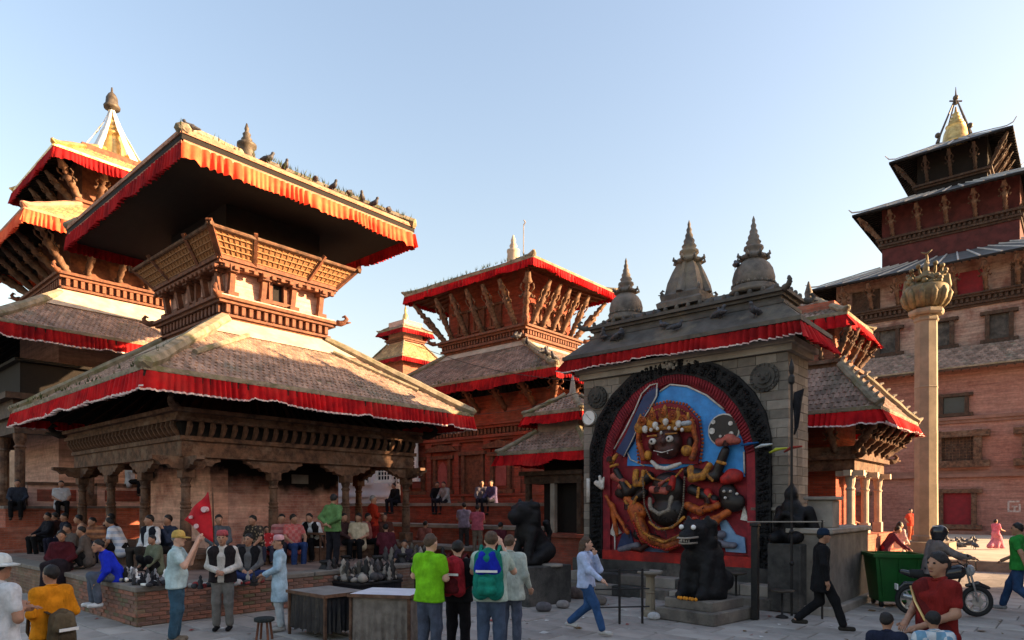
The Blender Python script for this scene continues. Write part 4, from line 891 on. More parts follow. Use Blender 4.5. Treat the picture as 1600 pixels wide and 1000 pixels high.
# ashlar blocks
rd = random.Random(11); bm_ = {}
def block(w, d, h, m):
    k = (round(w, 2), round(d, 2), round(h, 2), m.name)
    if k not in bm_: b = MB(); b.cbox(0, k[0] - .005, 0, d, 0, h - .005, .007); bm_[k] = b.mesh('stone_block', m)
    return bm_[k]
ch = .2; z = -.05; row = 0
while z < 5.3:
    x = -SW - (.0 if row % 2 else .18)
    while x < -.01:
        w = rd.choice((.35, .45, .5, .4)); x1 = min(x + w, 0)
        if 0 - x1 < .2: x1 = 0
        xa = max(x, -SW)
        if x1 - xa > .05 and not (inside((xa + x1) / 2, z + ch / 2, ao) and inside(xa + .02, z + ch / 2, ao) and inside(x1 - .02, z + ch / 2, ao)):
            link('stone_block', block(x1 - xa, .2, ch, rd.choice((stone, stone, stone_l))), Bh, (xa, rd.uniform(-.008, .006), z))
        x = x1
    y = .2 if row % 2 else .32
    y0 = .201
    while y0 < 1.29:
        y1 = min(y0 + rd.choice((.35, .45)), 1.3)
        if 1.3 - y1 < .15: y1 = 1.3
        o = link('stone_block', block(y1 - y0, .2, ch, rd.choice((stone_l, stone))), Bh, (rd.uniform(-.006, .006), y0, z), R(90)); y0 = y1
    z += ch; row += 1
b = MB(); b.box(-SW - .08, .10, -.10, 1.38, 5.36, 5.5); b.box(-SW - .16, .18, -.18, 1.46, 5.5, 5.62); b.build('top_moulding', stone_l, Bh); b = MB(); b.box(-.78, .06, -.06, 1.35, 2.0, 2.06); b.build('string_moulding', stone_l, Bh)
b = MB(); b.box(-SW - .3, .45, -.35, 1.7, -.1, .35); b.box(-SW - .2, .3, -.22, 1.6, .35, .75); b.build('plinth', stone_d, Bh)
# relief frame
def slabpoly(poly, y0, y1, m, name, par): b = MB(); b.prism(poly, lambda a, z, t: (a, t, z), y0, y1); return b.build(name, m, par, fix=True)
def frame(outer, inner, y0, y1, m, name, par):
    b = MB(); n = len(outer)
    for i in range(n - 1):
        p = [outer[i], outer[i + 1], inner[i + 1], inner[i]]
        b.prism(p, lambda a, z, t: (a, t, z), y0, y1)
    return b.build(name, m, par, fix=True)
fb = frame(ao, ai, -.09, .1, black_st, 'relief_frame', Bh)
b = MB(); rd = random.Random(4)               # carved scrollwork on the black frame
for i in range(len(ao) - 1):
    L = math.dist(ao[i], ao[i + 1]); n = max(2, int(L / .10))
    for k in range(n):
        f = (k + rd.random() * .6) / n
        for g in (.24, .42, .6, .78):
            x = (ao[i][0] * (1 - f) + ao[i + 1][0] * f) * (1 - g) + (ai[i][0] * (1 - f) + ai[i + 1][0] * f) * g
            zz = (ao[i][1] * (1 - f) + ao[i + 1][1] * f) * (1 - g) + (ai[i][1] * (1 - f) + ai[i + 1][1] * f) * g
            r = rd.uniform(.02, .04); a0 = rd.random() * 6.3
            if rd.random() < .45: b.ball((x, -.09, zz), (r, r * .6, r * rd.uniform(.8, 1.5)), 7, 4)
            else: b.tube([(x + r * 1.6 * (1 - q / 9) * math.cos(a0 + q * .9), -.092 - .005 * q, zz + r * 1.6 * (1 - q / 9) * math.sin(a0 + q * .9)) for q in range(8)], [.012 + .003 * q for q in range(8)], 5)
tag(b.build('frame_carving', black_st, fb, True), kind='stuff')
b = MB(); cx, cz_ = q2(1052, 572)
for dx, dz, r in ((0, 0, .08), (-.1, .07, .04), (.1, .07, .04), (0, .13, .04), (-.07, -.07, .045), (.07, -.07, .045)): b.ball((cx + dx, -.13, cz_ + dz), r, 8, 6)
b.build('crest_knobs', stone_l, fb, True)
red_b = mat('dark_red_relief_paint', (.28, .016, .026), (.15, .01, .018), 5, .7, .3, 30); red_p = mat('bright_red_relief_paint', (.46, .020, .014), (.24, .010, .009), 5, .6, .35, 20, c3=(.16, .012, .012))
blue_p = mat('sky_blue_relief_paint', (.05, .30, .72), (.035, .20, .52), 2.5, .6, .25, 12, c3=(.04, .16, .42)); navy_p = mat('navy_relief_paint', (.025, .045, .13), (.015, .03, .09), 4, .55, .2, 20)
gold_p = mat('ochre_relief_paint', (.58, .25, .035), (.22, .08, .015), 9, .6, .5, 30, c3=(.10, .035, .012)); oran_p = mat('orange_relief_paint', (.52, .12, .018), (.22, .04, .010), 8, .6, .5, 30, c3=(.07, .02, .01))
white_p = mat('white_relief_paint', (.66, .62, .57), (.40, .36, .32), 9, .6, .3, 20); black_p = mat('black_relief_paint', (.020, .014, .013), (.012, .009, .008), 6, .45, .3, 30)
face_p = mat('dark_brown_relief_paint', (.07, .020, .015), (.022, .009, .008), 6, .5, .2, 30); pink_p = mat('salmon_relief_paint', (.42, .10, .07), (.22, .05, .035), 8, .6, .2, 25)
frame(ai, ap, -.06, .1, red_b, 'red_border', fb)
b = MB()                                     # flame tongues on the border
for i in range(1, len(ai) - 2):
    L = math.dist(ai[i], ai[i + 1]); n = max(2, int(L / .07))
    for k in range(n):
        f = (k + .5) / n; p0 = [ai[i][j] * (1 - f) + ai[i + 1][j] * f for j in (0, 1)]; p1 = [ap[i][j] * (1 - f) + ap[i + 1][j] * f for j in (0, 1)]
        b.tube([(p0[0], -.065, p0[1]), ((p0[0] * .4 + p1[0] * .6), -.085, p0[1] * .4 + p1[1] * .6), (p1[0], -.07, p1[1])], [.022, .026, .012], 5)
tag(b.build('border_flames', red_b, fb, True), kind='stuff')
pb2 = slabpoly([q2(955, 868)] + ap[1:-1] + [q2(1170, 868)], .02, .12, red_b, 'relief_panel', Bh)
b = MB(); b.box(q2(946, 880)[0], q2(1182, 880)[0], -.14, .08, q2(1060, 891)[1], q2(1060, 864)[1]); b.build('red_base', red_p, pb2)
# flat painted fields, each a thin raised slab
def field(pts, m, name, y=-.03, t=.06): return slabpoly([q2(*p) for p in pts], y, y + t, m, name, pb2)
W_ = lambda pts, m, name, y, r=.022: (lambda b: b.build(name, m, pb2, True))(MB().tube([(q2(*p)[0], y, q2(*p)[1]) for p in pts], r, 6))
sky_f = [(980, 728), (983, 690), (995, 668), (1012, 640), (1030, 612), (1048, 601), (1075, 604), (1105, 618), (1130, 640), (1148, 662), (1162, 690), (1165, 740), (1140, 745), (1105, 720), (1050, 735), (1010, 728)]
field(sky_f, blue_p, 'blue_sky_field', -.01)
W_([(1032, 612), (1048, 601), (1075, 604), (1105, 618), (1132, 640)], white_p, 'sky_outline', -.03); W_([(980, 704), (998, 674), (1003, 668)], white_p, 'sky_outline', -.03, .016); W_([(980, 704), (986, 718), (1008, 728)], white_p, 'sky_outline', -.03, .016)
W_([(1163, 706), (1164, 740)], white_p, 'sky_outline', -.03, .02)
field([(965, 706), (980, 680), (996, 645), (1008, 620), (1020, 606), (1030, 602), (1030, 618), (1018, 640), (1004, 660), (992, 690), (978, 714)], navy_p, 'sword_blade', -.08, .1)
W_([(963, 702), (980, 672), (995, 642), (1006, 616), (1019, 603), (1030, 600), (1029, 620), (1018, 640)], white_p, 'sword_edge', -.10, .02); W_([(1018, 640), (1003, 663), (990, 690), (978, 714)], white_p, 'sword_edge', -.10, .014)
field([(1003, 725), (1000, 690), (1004, 655), (1020, 636), (1045, 629), (1072, 634), (1092, 655), (1097, 690), (1092, 725)], red_b, 'halo', -.06, .08)
def disc(px, py, r, m, name, y, t=.05, sx=1.0, n=20):
    x, z = q2(px, py); b = MB(); b.prism([(x + r * sx * math.cos(2 * math.pi * k / n), z + r * math.sin(2 * math.pi * k / n)) for k in range(n)], lambda a, zz, tt: (a, tt, zz), y, y + t); return b.build(name, m, pb2, fix=True)
disc(1132, 672, .37, white_p, 'shield_rim', -.05, .07); disc(1132, 672, .335, black_p, 'shield', -.08, .08)
for px, py, r in ((1117, 660, .05), (1144, 662, .05), (1115, 674, .07), (1145, 678, .05), (1128, 682, .03), (1136, 682, .03)): disc(px, py, r, white_p, 'shield_spot', -.10, .05)
field([(1147, 703), (1164, 703), (1164, 745), (1150, 745)], blue_p, 'blue_strip', -.02)
field([(963, 862), (972, 835), (985, 828), (992, 855)], navy_p, 'blue_ground', -.02); field([(1005, 864), (1025, 838), (1042, 852), (1045, 864)], mat('slate_blue_paint', (.10, .17, .33), (.07, .12, .25), 4, .6, .2), 'blue_ground', -.03)
field([(1135, 862), (1125, 815), (1135, 812), (1150, 835), (1164, 840), (1166, 864)], mat('pale_blue_paint', (.22, .36, .55), (.14, .25, .42), 5, .6, .2), 'blue_ground', -.03)
field([(957, 825), (961, 806), (966, 825), (972, 833), (960, 838), (953, 833)], white_p, 'white_flame', -.04); W_([(962, 836), (962, 862)], white_p, 'white_flame', -.04, .02)
field([(1158, 812), (1163, 790), (1172, 815)], white_p, 'white_flame', -.04)
# sculpted figure, one carved mass per colour
def S3(px, py, y): x, z = q2(px, py); return (x, y, z)
def sc(lst, m, name, k=.05, h=.028, noise=0.0):
    pr_ = []
    for it in lst:
        if len(it) == 4: pr_.append(ell(S3(it[0], it[1], it[2]), it[3]))
        else: pr_.append(cone(S3(it[0], it[1], it[2]), S3(it[3], it[4], it[5]), it[6], it[7]))
    return sdf_obj(name, pr_, m, pb2, h, k, clips=[((0, 1, 0), .06)], noise=noise)
sc([(1048, 765, -.12, (.42, .26, .42)), (1048, 800, -.12, (.46, .28, .36)), (1080, 738, -.12, 1122, 745, -.15, .13, .12), (1122, 745, -.15, 1138, 705, -.16, .12, .10), (1018, 745, -.12, 985, 770, -.15, .13, .11), (985, 770, -.15, 968, 735, -.16, .1, .08),
    (1085, 765, -.12, 1120, 780, -.14, .12, .1), (1010, 770, -.12, 985, 790, -.14, .11, .09), (1000, 835, -.1, 1030, 842, -.1, .13, .1), (1148, 785, -.1, (.28, .14, .22)), (1140, 770, -.1, (.2, .14, .2)), (975, 770, -.08, (.22, .1, .14))], black_p, 'deity_body', noise=.004)
sc([(1050, 692, -.22, (.36, .26, .31)), (1052, 705, -.26, (.27, .24, .2)), (1052, 692, -.48, (.07, .08, .1)), (1022, 695, -.12, (.08, .08, .16)), (1082, 693, -.12, (.08, .08, .16))], face_p, 'deity_face', noise=.003)
sc([(1034, 692, -.45, (.095, .055, .08)), (1061, 688, -.47, (.095, .055, .08)), (1048, 679, -.47, (.03, .04, .05))], white_p, 'deity_eyes', .01, .018)
sc([(1034, 692, -.49, (.035, .03, .035)), (1061, 688, -.51, (.035, .03, .035))], black_p, 'deity_pupils', .005, .014)
sc([(1036, 706, -.46, 1050, 709, -.49, .012, .016), (1050, 709, -.49, 1066, 704, -.46, .016, .012), (1043, 712, -.47, (.012, .02, .022)), (1058, 710, -.47, (.012, .02, .022))], white_p, 'deity_teeth', .008, .014)
sc([(1025, 684, -.42, 1040, 683, -.46, .02, .03), (1055, 681, -.46, 1071, 679, -.42, .03, .02)], gold_p, 'deity_brows', .008, .016)
cr_ = []
for j, px in enumerate((1008, 1026, 1046, 1066, 1082)):
    py = (662, 653, 648, 652, 660)[j]
    cr_ += [(px, py + 8, -.25, (.14, .1, .14)), (px, py + 2, -.25, px, py - 14, -.22, .09, .02)]
sc(cr_ + [(1005, 672, -.22, 1088, 668, -.22, .09, .09)], gold_p, 'crown', .02, .022, .006)
for px, py in ((1020, 672), (1052, 661), (1072, 664), (1036, 666)): sc([(px, py, -.38, (.075, .06, .075)), (px, py + 3, -.38, (.05, .06, .06))], white_p, 'crown_skull', .02, .02)
sc([(1078, 664, -.34, 1087, 663, -.34, .06, .06)], mat('grey_ribbon', (.4, .42, .45), None, 5), 'crown_ribbon', .02, .024)
sc([(1025, 722, -.2, 1036, 731, -.28, .045, .05), (1036, 731, -.28, 1052, 733, -.32, .05, .05), (1052, 733, -.32, 1070, 725, -.22, .05, .045)], white_p, 'collar', .03, .024, .008)
sc([(1025, 780, -.3, 1027, 795, -.34, .05, .05), (1027, 795, -.34, 1042, 803, -.38, .05, .05), (1042, 803, -.38, 1056, 797, -.36, .05, .05), (1056, 797, -.36, 1059, 776, -.3, .05, .05)], mat('bone_relief_paint', (.30, .26, .21), (.12, .095, .08), 12, .7, .3), 'skull_garland', .015, .022, .008)
sc([(1000, 738, -.2, 1000, 757, -.22, .08, .08), (1000, 757, -.22, 1010, 757, -.22, .07, .07), (1010, 757, -.22, 1012, 738, -.2, .07, .06), ], gold_p, 'gold_armlet', .03, .024, .006)
sc([(1085, 732, -.2, 1088, 748, -.24, .08, .09), (1088, 748, -.24, 1105, 745, -.24, .09, .09), (1105, 745, -.24, 1115, 728, -.22, .09, .07)], gold_p, 'gold_armlet', .03, .024, .006)
sc([(1080, 705, -.24, (.14, .1, .13))], gold_p, 'earring', .03, .024, .006); sc([(1020, 712, -.22, (.1, .1, .12))], gold_p, 'earring', .03, .024, .006)
sc([(962, 722, -.2, 970, 712, -.2, .07, .05)], gold_p, 'sword_hilt', .03, .024)
sc([(1030, 765, -.36, 1052, 768, -.4, .08, .09), (1043, 757, -.38, 1056, 748, -.36, .05, .03)], pink_p, 'offering_bowl', .03, .024, .01); sc([(1060, 762, -.36, 1063, 748, -.36, .09, .07)], red_p, 'red_bowl', .03, .024)
sc([(952, 776, -.14, 985, 832, -.14, .05, .05), (995, 795, -.16, 1015, 840, -.2, .16, .14), (985, 780, -.14, 1010, 800, -.18, .1, .13), (1015, 840, -.2, 1050, 852, -.24, .13, .13), (1050, 852, -.24, 1085, 838, -.2, .13, .11), (1085, 838, -.2, 1120, 815, -.18, .12, .12), (1120, 815, -.18, 1142, 800, -.16, .11, .08), (1105, 795, -.16, 1125, 790, -.16, .09, .09), (1080, 790, -.16, 1100, 800, -.18, .1, .1), (960, 790, -.12, 968, 835, -.12, .07, .05)], oran_p, 'tiger_skin_and_legs', .05, .028, .010)
sc([(1025, 815, -.32, 1040, 826, -.36, .035, .03), (1040, 826, -.36, 1062, 824, -.36, .03, .03), (1062, 824, -.36, 1078, 808, -.3, .03, .035), (1015, 832, -.34, 1050, 846, -.4, .03, .03), (1050, 846, -.4, 1090, 828, -.34, .03, .03)], gold_p, 'gold_girdle', .015, .02, .004)
sc([(1130, 692, -.2, 1158, 690, -.2, .1, .08), (1146, 687, -.22, (.15, .1, .12)), (965, 745, -.16, 978, 752, -.16, .1, .08), (975, 760, -.16, 990, 765, -.16, .08, .06)], pink_p, 'raised_hands', .04, .026)
sc([(1138, 750, -.16, 1155, 745, -.14, .12, .14), (1150, 742, -.16, (.2, .1, .13)), (1110, 770, -.14, 1120, 785, -.14, .1, .1)], red_p, 'red_scarf', .05, .028, .008)
for px, py in ((1140, 768), (1150, 768), (1142, 778), (1160, 772)): sc([(px, py, -.3, (.035, .04, .035))], white_p, 'head_spot', .01, .016)
sc([(939, 755, -.2, 947, 762, -.2, .07, .06), (944, 745, -.2, 946, 760, -.2, .04, .05), (950, 747, -.2, 948, 760, -.2, .03, .04)], white_p, 'white_hand', .02, .022); W_([(926, 748), (926, 785)], white_p, 'white_post', -.2, .05)

# ornament chains on the figure
def beads(pts, m, name, y, r, n):
    P = [Vector((q2(*p)[0], y, q2(*p)[1])) for p in pts]; L = [0]
    for a, c in zip(P, P[1:]): L.append(L[-1] + (c - a).length)
    b = MB()
    for k in range(n):
        t = L[-1] * (k + .5) / n; i = max(j for j in range(len(L) - 1) if L[j] <= t); f = (t - L[i]) / (L[i + 1] - L[i]); p = P[i].lerp(P[i + 1], f); b.ball(p, (r, r * .8, r), 7, 4)
    return tag(b.build(name, m, pb2, True), kind='stuff')
beads([(1000, 725), (997, 690), (1002, 655), (1018, 634), (1045, 627), (1074, 632), (1095, 653), (1100, 690), (1096, 725)], oran_p, 'halo_beads', -.06, .035, 46)
beads([(1006, 700), (1003, 680), (1010, 655), (1026, 641), (1046, 637), (1068, 641), (1086, 656), (1091, 690)], gold_p, 'halo_beads', -.07, .022, 40)
beads([(1020, 735), (1030, 748), (1048, 753), (1066, 747), (1078, 733)], gold_p, 'necklace', -.36, .03, 22)
beads([(1015, 745), (1018, 790), (1030, 818), (1048, 828), (1068, 818), (1078, 790), (1080, 745)], mat('bone_beads', (.22, .17, .12), (.10, .075, .055), 8, .7, .3), 'skull_beads', -.34, .026, 56)
for a, c in (((1112, 742), (1122, 752)), ((1128, 722), (1142, 726)), ((995, 762), (986, 752)), ((985, 782), (994, 796)), ((1100, 762), (1098, 778)), ((1118, 772), (1112, 788)), ((962, 730), (975, 726)), ((1004, 776), (998, 788))):
    beads([a, c], gold_p, 'bracelet', -.27, .04, 5)
beads([(1005, 800), (1012, 826), (1030, 842), (1050, 847), (1075, 838), (1100, 818), (1120, 806)], gold_p, 'skirt_beads', -.38, .025, 40)
beads([(1000, 812), (1010, 838), (1030, 853), (1052, 858), (1080, 848), (1106, 828)], red_p, 'skirt_beads', -.36, .03, 34)
rd = random.Random(5); b = MB()
for _ in range(90):   # painted tiger stripes and dabs standing slightly proud
    px = rd.uniform(985, 1125); py = 800 + rd.uniform(0, 48) - abs(px - 1050) * .12; x, z = q2(px, py)
    b.tube([(x, -.40 + abs(px - 1050) * .0022, z), (x + rd.uniform(-.05, .05), -.40 + abs(px - 1050) * .0022, z + .06)], [.012, .006], 5)
tag(b.build('tiger_stripes', black_p, pb2, True), kind='stuff')
sc([(1010, 660, -.26, 1003, 690, -.2, .07, .05), (1088, 660, -.26, 1094, 690, -.2, .07, .05), (1003, 690, -.2, 1012, 716, -.2, .05, .08), (1094, 690, -.2, 1088, 716, -.2, .05, .08), (1010, 660, -.26, 1088, 660, -.26, .03, .03)], oran_p, 'hair_locks', .03, .024, .008)
for px, py in ((1015, 660), (1030, 652), (1046, 648), (1062, 651), (1078, 658)):
    x, z = q2(px, py); b = MB()
    for rr in (.10, .065): b.tube([(x + rr * math.cos(2 * math.pi * k / 14), -.36, z + rr * math.sin(2 * math.pi * k / 14)) for k in range(15)], .014, 5, cap=False)
    b.ball((x, -.36, z), .035, 8, 5); b.build('crown_rosette', oran_p, pb2, True)
for k, (px, py) in enumerate(((1022, 676), (1030, 674), (1040, 672), (1058, 671), (1068, 672), (1078, 674))):
    x, z = q2(px, py); b = MB(); b.ball((x, -.4, z), (.045, .04, .05), 8, 5); b.build('crown_skull', white_p, pb2, True)
for (hx_, hy_, sg) in ((1042, 765, -1), (1058, 763, 1), (962, 718, -1), (1140, 694, 1), (1112, 782, 1), (990, 792, -1)):
    x, z = q2(hx_, hy_); b = MB()
    for q in range(4): b.tube([(x - sg * .05, -.44 if abs(hx_ - 1050) < 20 else -.26, z + .03 * (q - 1.5)), (x + sg * .03, -.48 if abs(hx_ - 1050) < 20 else -.31, z + .032 * (q - 1.5)), (x + sg * .09, -.45 if abs(hx_ - 1050) < 20 else -.28, z + .03 * (q - 1.5) - .02)], [.02, .018, .013], 5)
    b.build('fingers', face_p, pb2, True)
sc([(1026, 845, -.18, 1006, 858, -.16, .08, .06), (1082, 850, -.18, 1108, 858, -.16, .08, .06), (1108, 858, -.16, 1122, 856, -.16, .06, .05), (1006, 858, -.16, 994, 857, -.16, .06, .05)], face_p, 'deity_feet', .04, .026)
sc([(972, 858, -.1, 1000, 852, -.12, .07, .09), (1110, 848, -.12, 1150, 852, -.1, .09, .07), (1130, 835, -.1, (.12, .1, .1))], mat('ashen_relief_paint', (.18, .17, .20), (.1, .1, .13), 6, .6, .3), 'trampled_figure', .05, .028, .006)
# medallions, clock
def medal(px, py, r, m, name):
    x, z = q2(px, py); b = MB(); nn = 28
    for rr, y0 in ((r, -.05), (r * .78, -.08), (r * .5, -.11)): b.prism([(x + rr * math.cos(2 * math.pi * k / nn), z + rr * math.sin(2 * math.pi * k / nn)) for k in range(nn)], lambda a, zz, t: (a, t, zz), y0, .05)
    for k in range(16): a = 2 * math.pi * k / 16; b.ball((x + r * .88 * math.cos(a), -.05, z + r * .88 * math.sin(a)), .035, 6, 4)
    for dx in (-.09, .09): b.ball((x + dx, -.11, z + .05), .04, 6, 4)
    b.ball((x, -.12, z - .03), .045, 6, 4); b.tube([(x - .1, -.11, z - .11), (x, -.12, z - .14), (x + .1, -.11, z - .11)], .02, 5); return b.build(name, m, Bh, fix=True)
medal(1195, 590, .31, stone_d, 'sun_medallion'); medal(934, 621, .29, stone_d, 'moon_medallion')
x, z = q2(923, 653); ck = thing('wall_clock', 'round white wall clock on the left edge of the stone shrine', 'clock', Bh.matrix_world @ Vector((0, 0, 0)) if False else K0 + EX * x + EY * -.04 + Vector((0, 0, z)), TH)
b = MB(); b.prism([(.19 * math.cos(2 * math.pi * k / 24), .19 * math.sin(2 * math.pi * k / 24)) for k in range(24)], lambda a, q, t: (a, t, q), -.05, .04); b.build('face', white_paint, ck, fix=True)
b = MB(); b.tube([(.195 * math.cos(2 * math.pi * k / 24), -.045, .195 * math.sin(2 * math.pi * k / 24)) for k in range(25)], .018, 6); b.build('rim', stone_l, ck, True)
b = MB(); b.bar((0, -.056, 0), (.08, -.056, -.07), .015, .006); b.bar((0, -.058, 0), (-.09, -.058, .1), .012, .006); b.build('hands', iron, ck)
# roof of the shrine
er = (-SW - .34, .36, -.42, 1.72)
b = MB(); b.frus(er, 5.95, grow(er, -.5), 6.42); b.box(*grow(er, .03), 5.86, 5.95); rf = b.build('slate_roof', slate, Bh)
b = MB(); i1 = grow(er, -.5); b.box(*grow(i1, .02), 6.42, 6.5); b.box(*grow(i1, -.06), 6.5, 6.6); b.box(*grow(i1, .0), 6.6, 6.67); b.box(*grow(i1, .08), 6.67, 6.74); b.frus(grow(i1, .0), 6.74, grow(i1, -.3), 6.95); b.build('stepped_cornice', slate, rf)
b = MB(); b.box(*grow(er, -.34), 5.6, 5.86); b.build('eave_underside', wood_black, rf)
for j, s in enumerate(('ny', 'px', 'nx')):
    P, Q = side_pts(grow(er, -.02), s); fringe(rf, P, Q, SIDES[s][0], 5.85, .30 if s != 'px' else .38, red_dark if s == 'ny' else red_cloth, trim_w if s != 'px' else None, seed=120 + j, flare=.04 if s == 'ny' else .22, wob=.12)
for k in range(6):      # stone slabs seams on the slope
    pass
b = MB(); i2 = grow(i1, -.3)
for s in ('ny', 'px'):
    P, Q = map(Vector, side_pts(grow(i1, .02), s)); n = int((Q - P).length / .28)
    for k in range(n): p = P.lerp(Q, (k + .5) / n); b.ball((p.x, p.y, 6.78), (.06, .06, .08), 6, 4)
tag(b.build('roof_knobs', slate, rf, True), kind='stuff')
corners4(rf, grow(i1, .05), 6.72, .8, slate)
sp_d = mat('spire_stone', (.17, .15, .13), (.08, .072, .065), 3, .85, .5, 28, c3=(.22, .18, .125))
def spire(x, y, z, kind, s=1.0):
    base = MB(); 
    if kind == 'dome':
        base.lathe([(.5 * s, 0), (.52 * s, .06 * s), (.44 * s, .1 * s), (.46 * s, .16 * s)], 20, (x, y, z)); base.lathe([(.40 * s, .16 * s), (.43 * s, .22 * s), (.44 * s, .36 * s), (.40 * s, .52 * s), (.33 * s, .64 * s), (.24 * s, .72 * s), (.20 * s, .76 * s)], 24, (x, y, z))
        sp = base.build('spire', sp_d, rf, True); z1 = z + .74 * s
        b = MB()
        for k in range(22): a = 2 * math.pi * k / 22; b.ball((x + .44 * s * math.cos(a), y + .44 * s * math.sin(a), z + .2 * s), .035 * s, 6, 4)
        tag(b.build('bead_ring', sp_d, sp, True), kind='stuff')
    else:
        base.lathe([(.5 * s, 0), (.52 * s, .1 * s), (.44 * s, .16 * s), (.46 * s, .26 * s), (.38 * s, .32 * s), (.34 * s, .55 * s), (.26 * s, .8 * s), (.2 * s, .95 * s), (.17 * s, 1.0 * s)], 12, (x, y, z), sq=True)
        for a in range(4):
            t = a * math.pi / 2; base.tube([(x + .42 * s * math.cos(t), y + .42 * s * math.sin(t), z + .28 * s), (x + .3 * s * math.cos(t), y + .3 * s * math.sin(t), z + .62 * s), (x + .2 * s * math.cos(t), y + .2 * s * math.sin(t), z + .98 * s)], [.1 * s, .08 * s, .05 * s], 6)
        sp = base.build('spire', sp_d, rf); z1 = z + .97 * s
        for a in range(4): ornament(sp, x + .45 * s * math.cos(a * math.pi / 2 + .785), y + .45 * s * math.sin(a * math.pi / 2 + .785), z + .28 * s, a * math.pi / 2 + .785, .55 * s, sp_d)
    b = MB(); b.lathe([(.2 * s, 0), (.29 * s, .03 * s), (.29 * s, .09 * s), (.2 * s, .12 * s), (.16 * s, .2 * s), (.21 * s, .25 * s), (.2 * s, .3 * s), (.12 * s, .33 * s), (.16 * s, .4 * s), (.11 * s, .46 * s), (.12 * s, .52 * s), (.08 * s, .58 * s), (.085 * s, .64 * s), (.05 * s, .7 * s), (.06 * s, .76 * s), (.03 * s, .82 * s), (.035 * s, .88 * s), (.005, .97 * s)], 14, (x, y, z1)); pn = b.build('spire_pinnacle', sp_d, sp, True)
    b = MB()
    for k in range(8): a = 2 * math.pi * k / 8; b.tube([(x + .26 * s * math.cos(a), y + .26 * s * math.sin(a), z1 + .05 * s), (x + .35 * s * math.cos(a), y + .35 * s * math.sin(a), z1 + .09 * s), (x + .34 * s * math.cos(a), y + .34 * s * math.sin(a), z1 + .15 * s)], [.04 * s, .035 * s, .015 * s], 5)
    b.build('petal_ring', sp_d, pn, True)
spire(-.95, .55, 6.85, 'dome', 1.05); spire(-2.55, .62, 6.85, 'square', 1.12); spire(-4.3, .6, 6.85, 'dome', .98)
# ------------------------------------------------------------------ people
ARMS = {'down': ((.25, .03, 1.13), (.26, -.07, .90)), 'cam': ((.26, -.16, 1.2), (.07, -.29, 1.52)), 'high': ((.3, -.1, 1.48), (.25, -.22, 1.72)), 'fold': ((.25, -.03, 1.13), (-.02, -.21, 1.16)),
        'clasp': ((.25, .03, 1.13), (.05, -.24, 1.03)), 'behind': ((.25, .12, 1.15), (.03, .17, 1.0)), 'knee': ((.24, -.12, 1.15), (.15, -.36, 1.02)), 'chin': ((.2, -.18, 1.12), (.05, -.18, 1.40)),
        'hip': ((.33, .06, 1.15), (.18, -.02, 1.0)), 'swingf': ((.23, -.12, 1.13), (.20, -.32, 1.02)), 'swingb': ((.24, .14, 1.14), (.25, .2, .92)), 'reach': ((.22, -.25, 1.28), (.18, -.52, 1.24)), 'lap': ((.24, -.02, 1.13), (.08, -.27, 1.0))}
FINE = .019
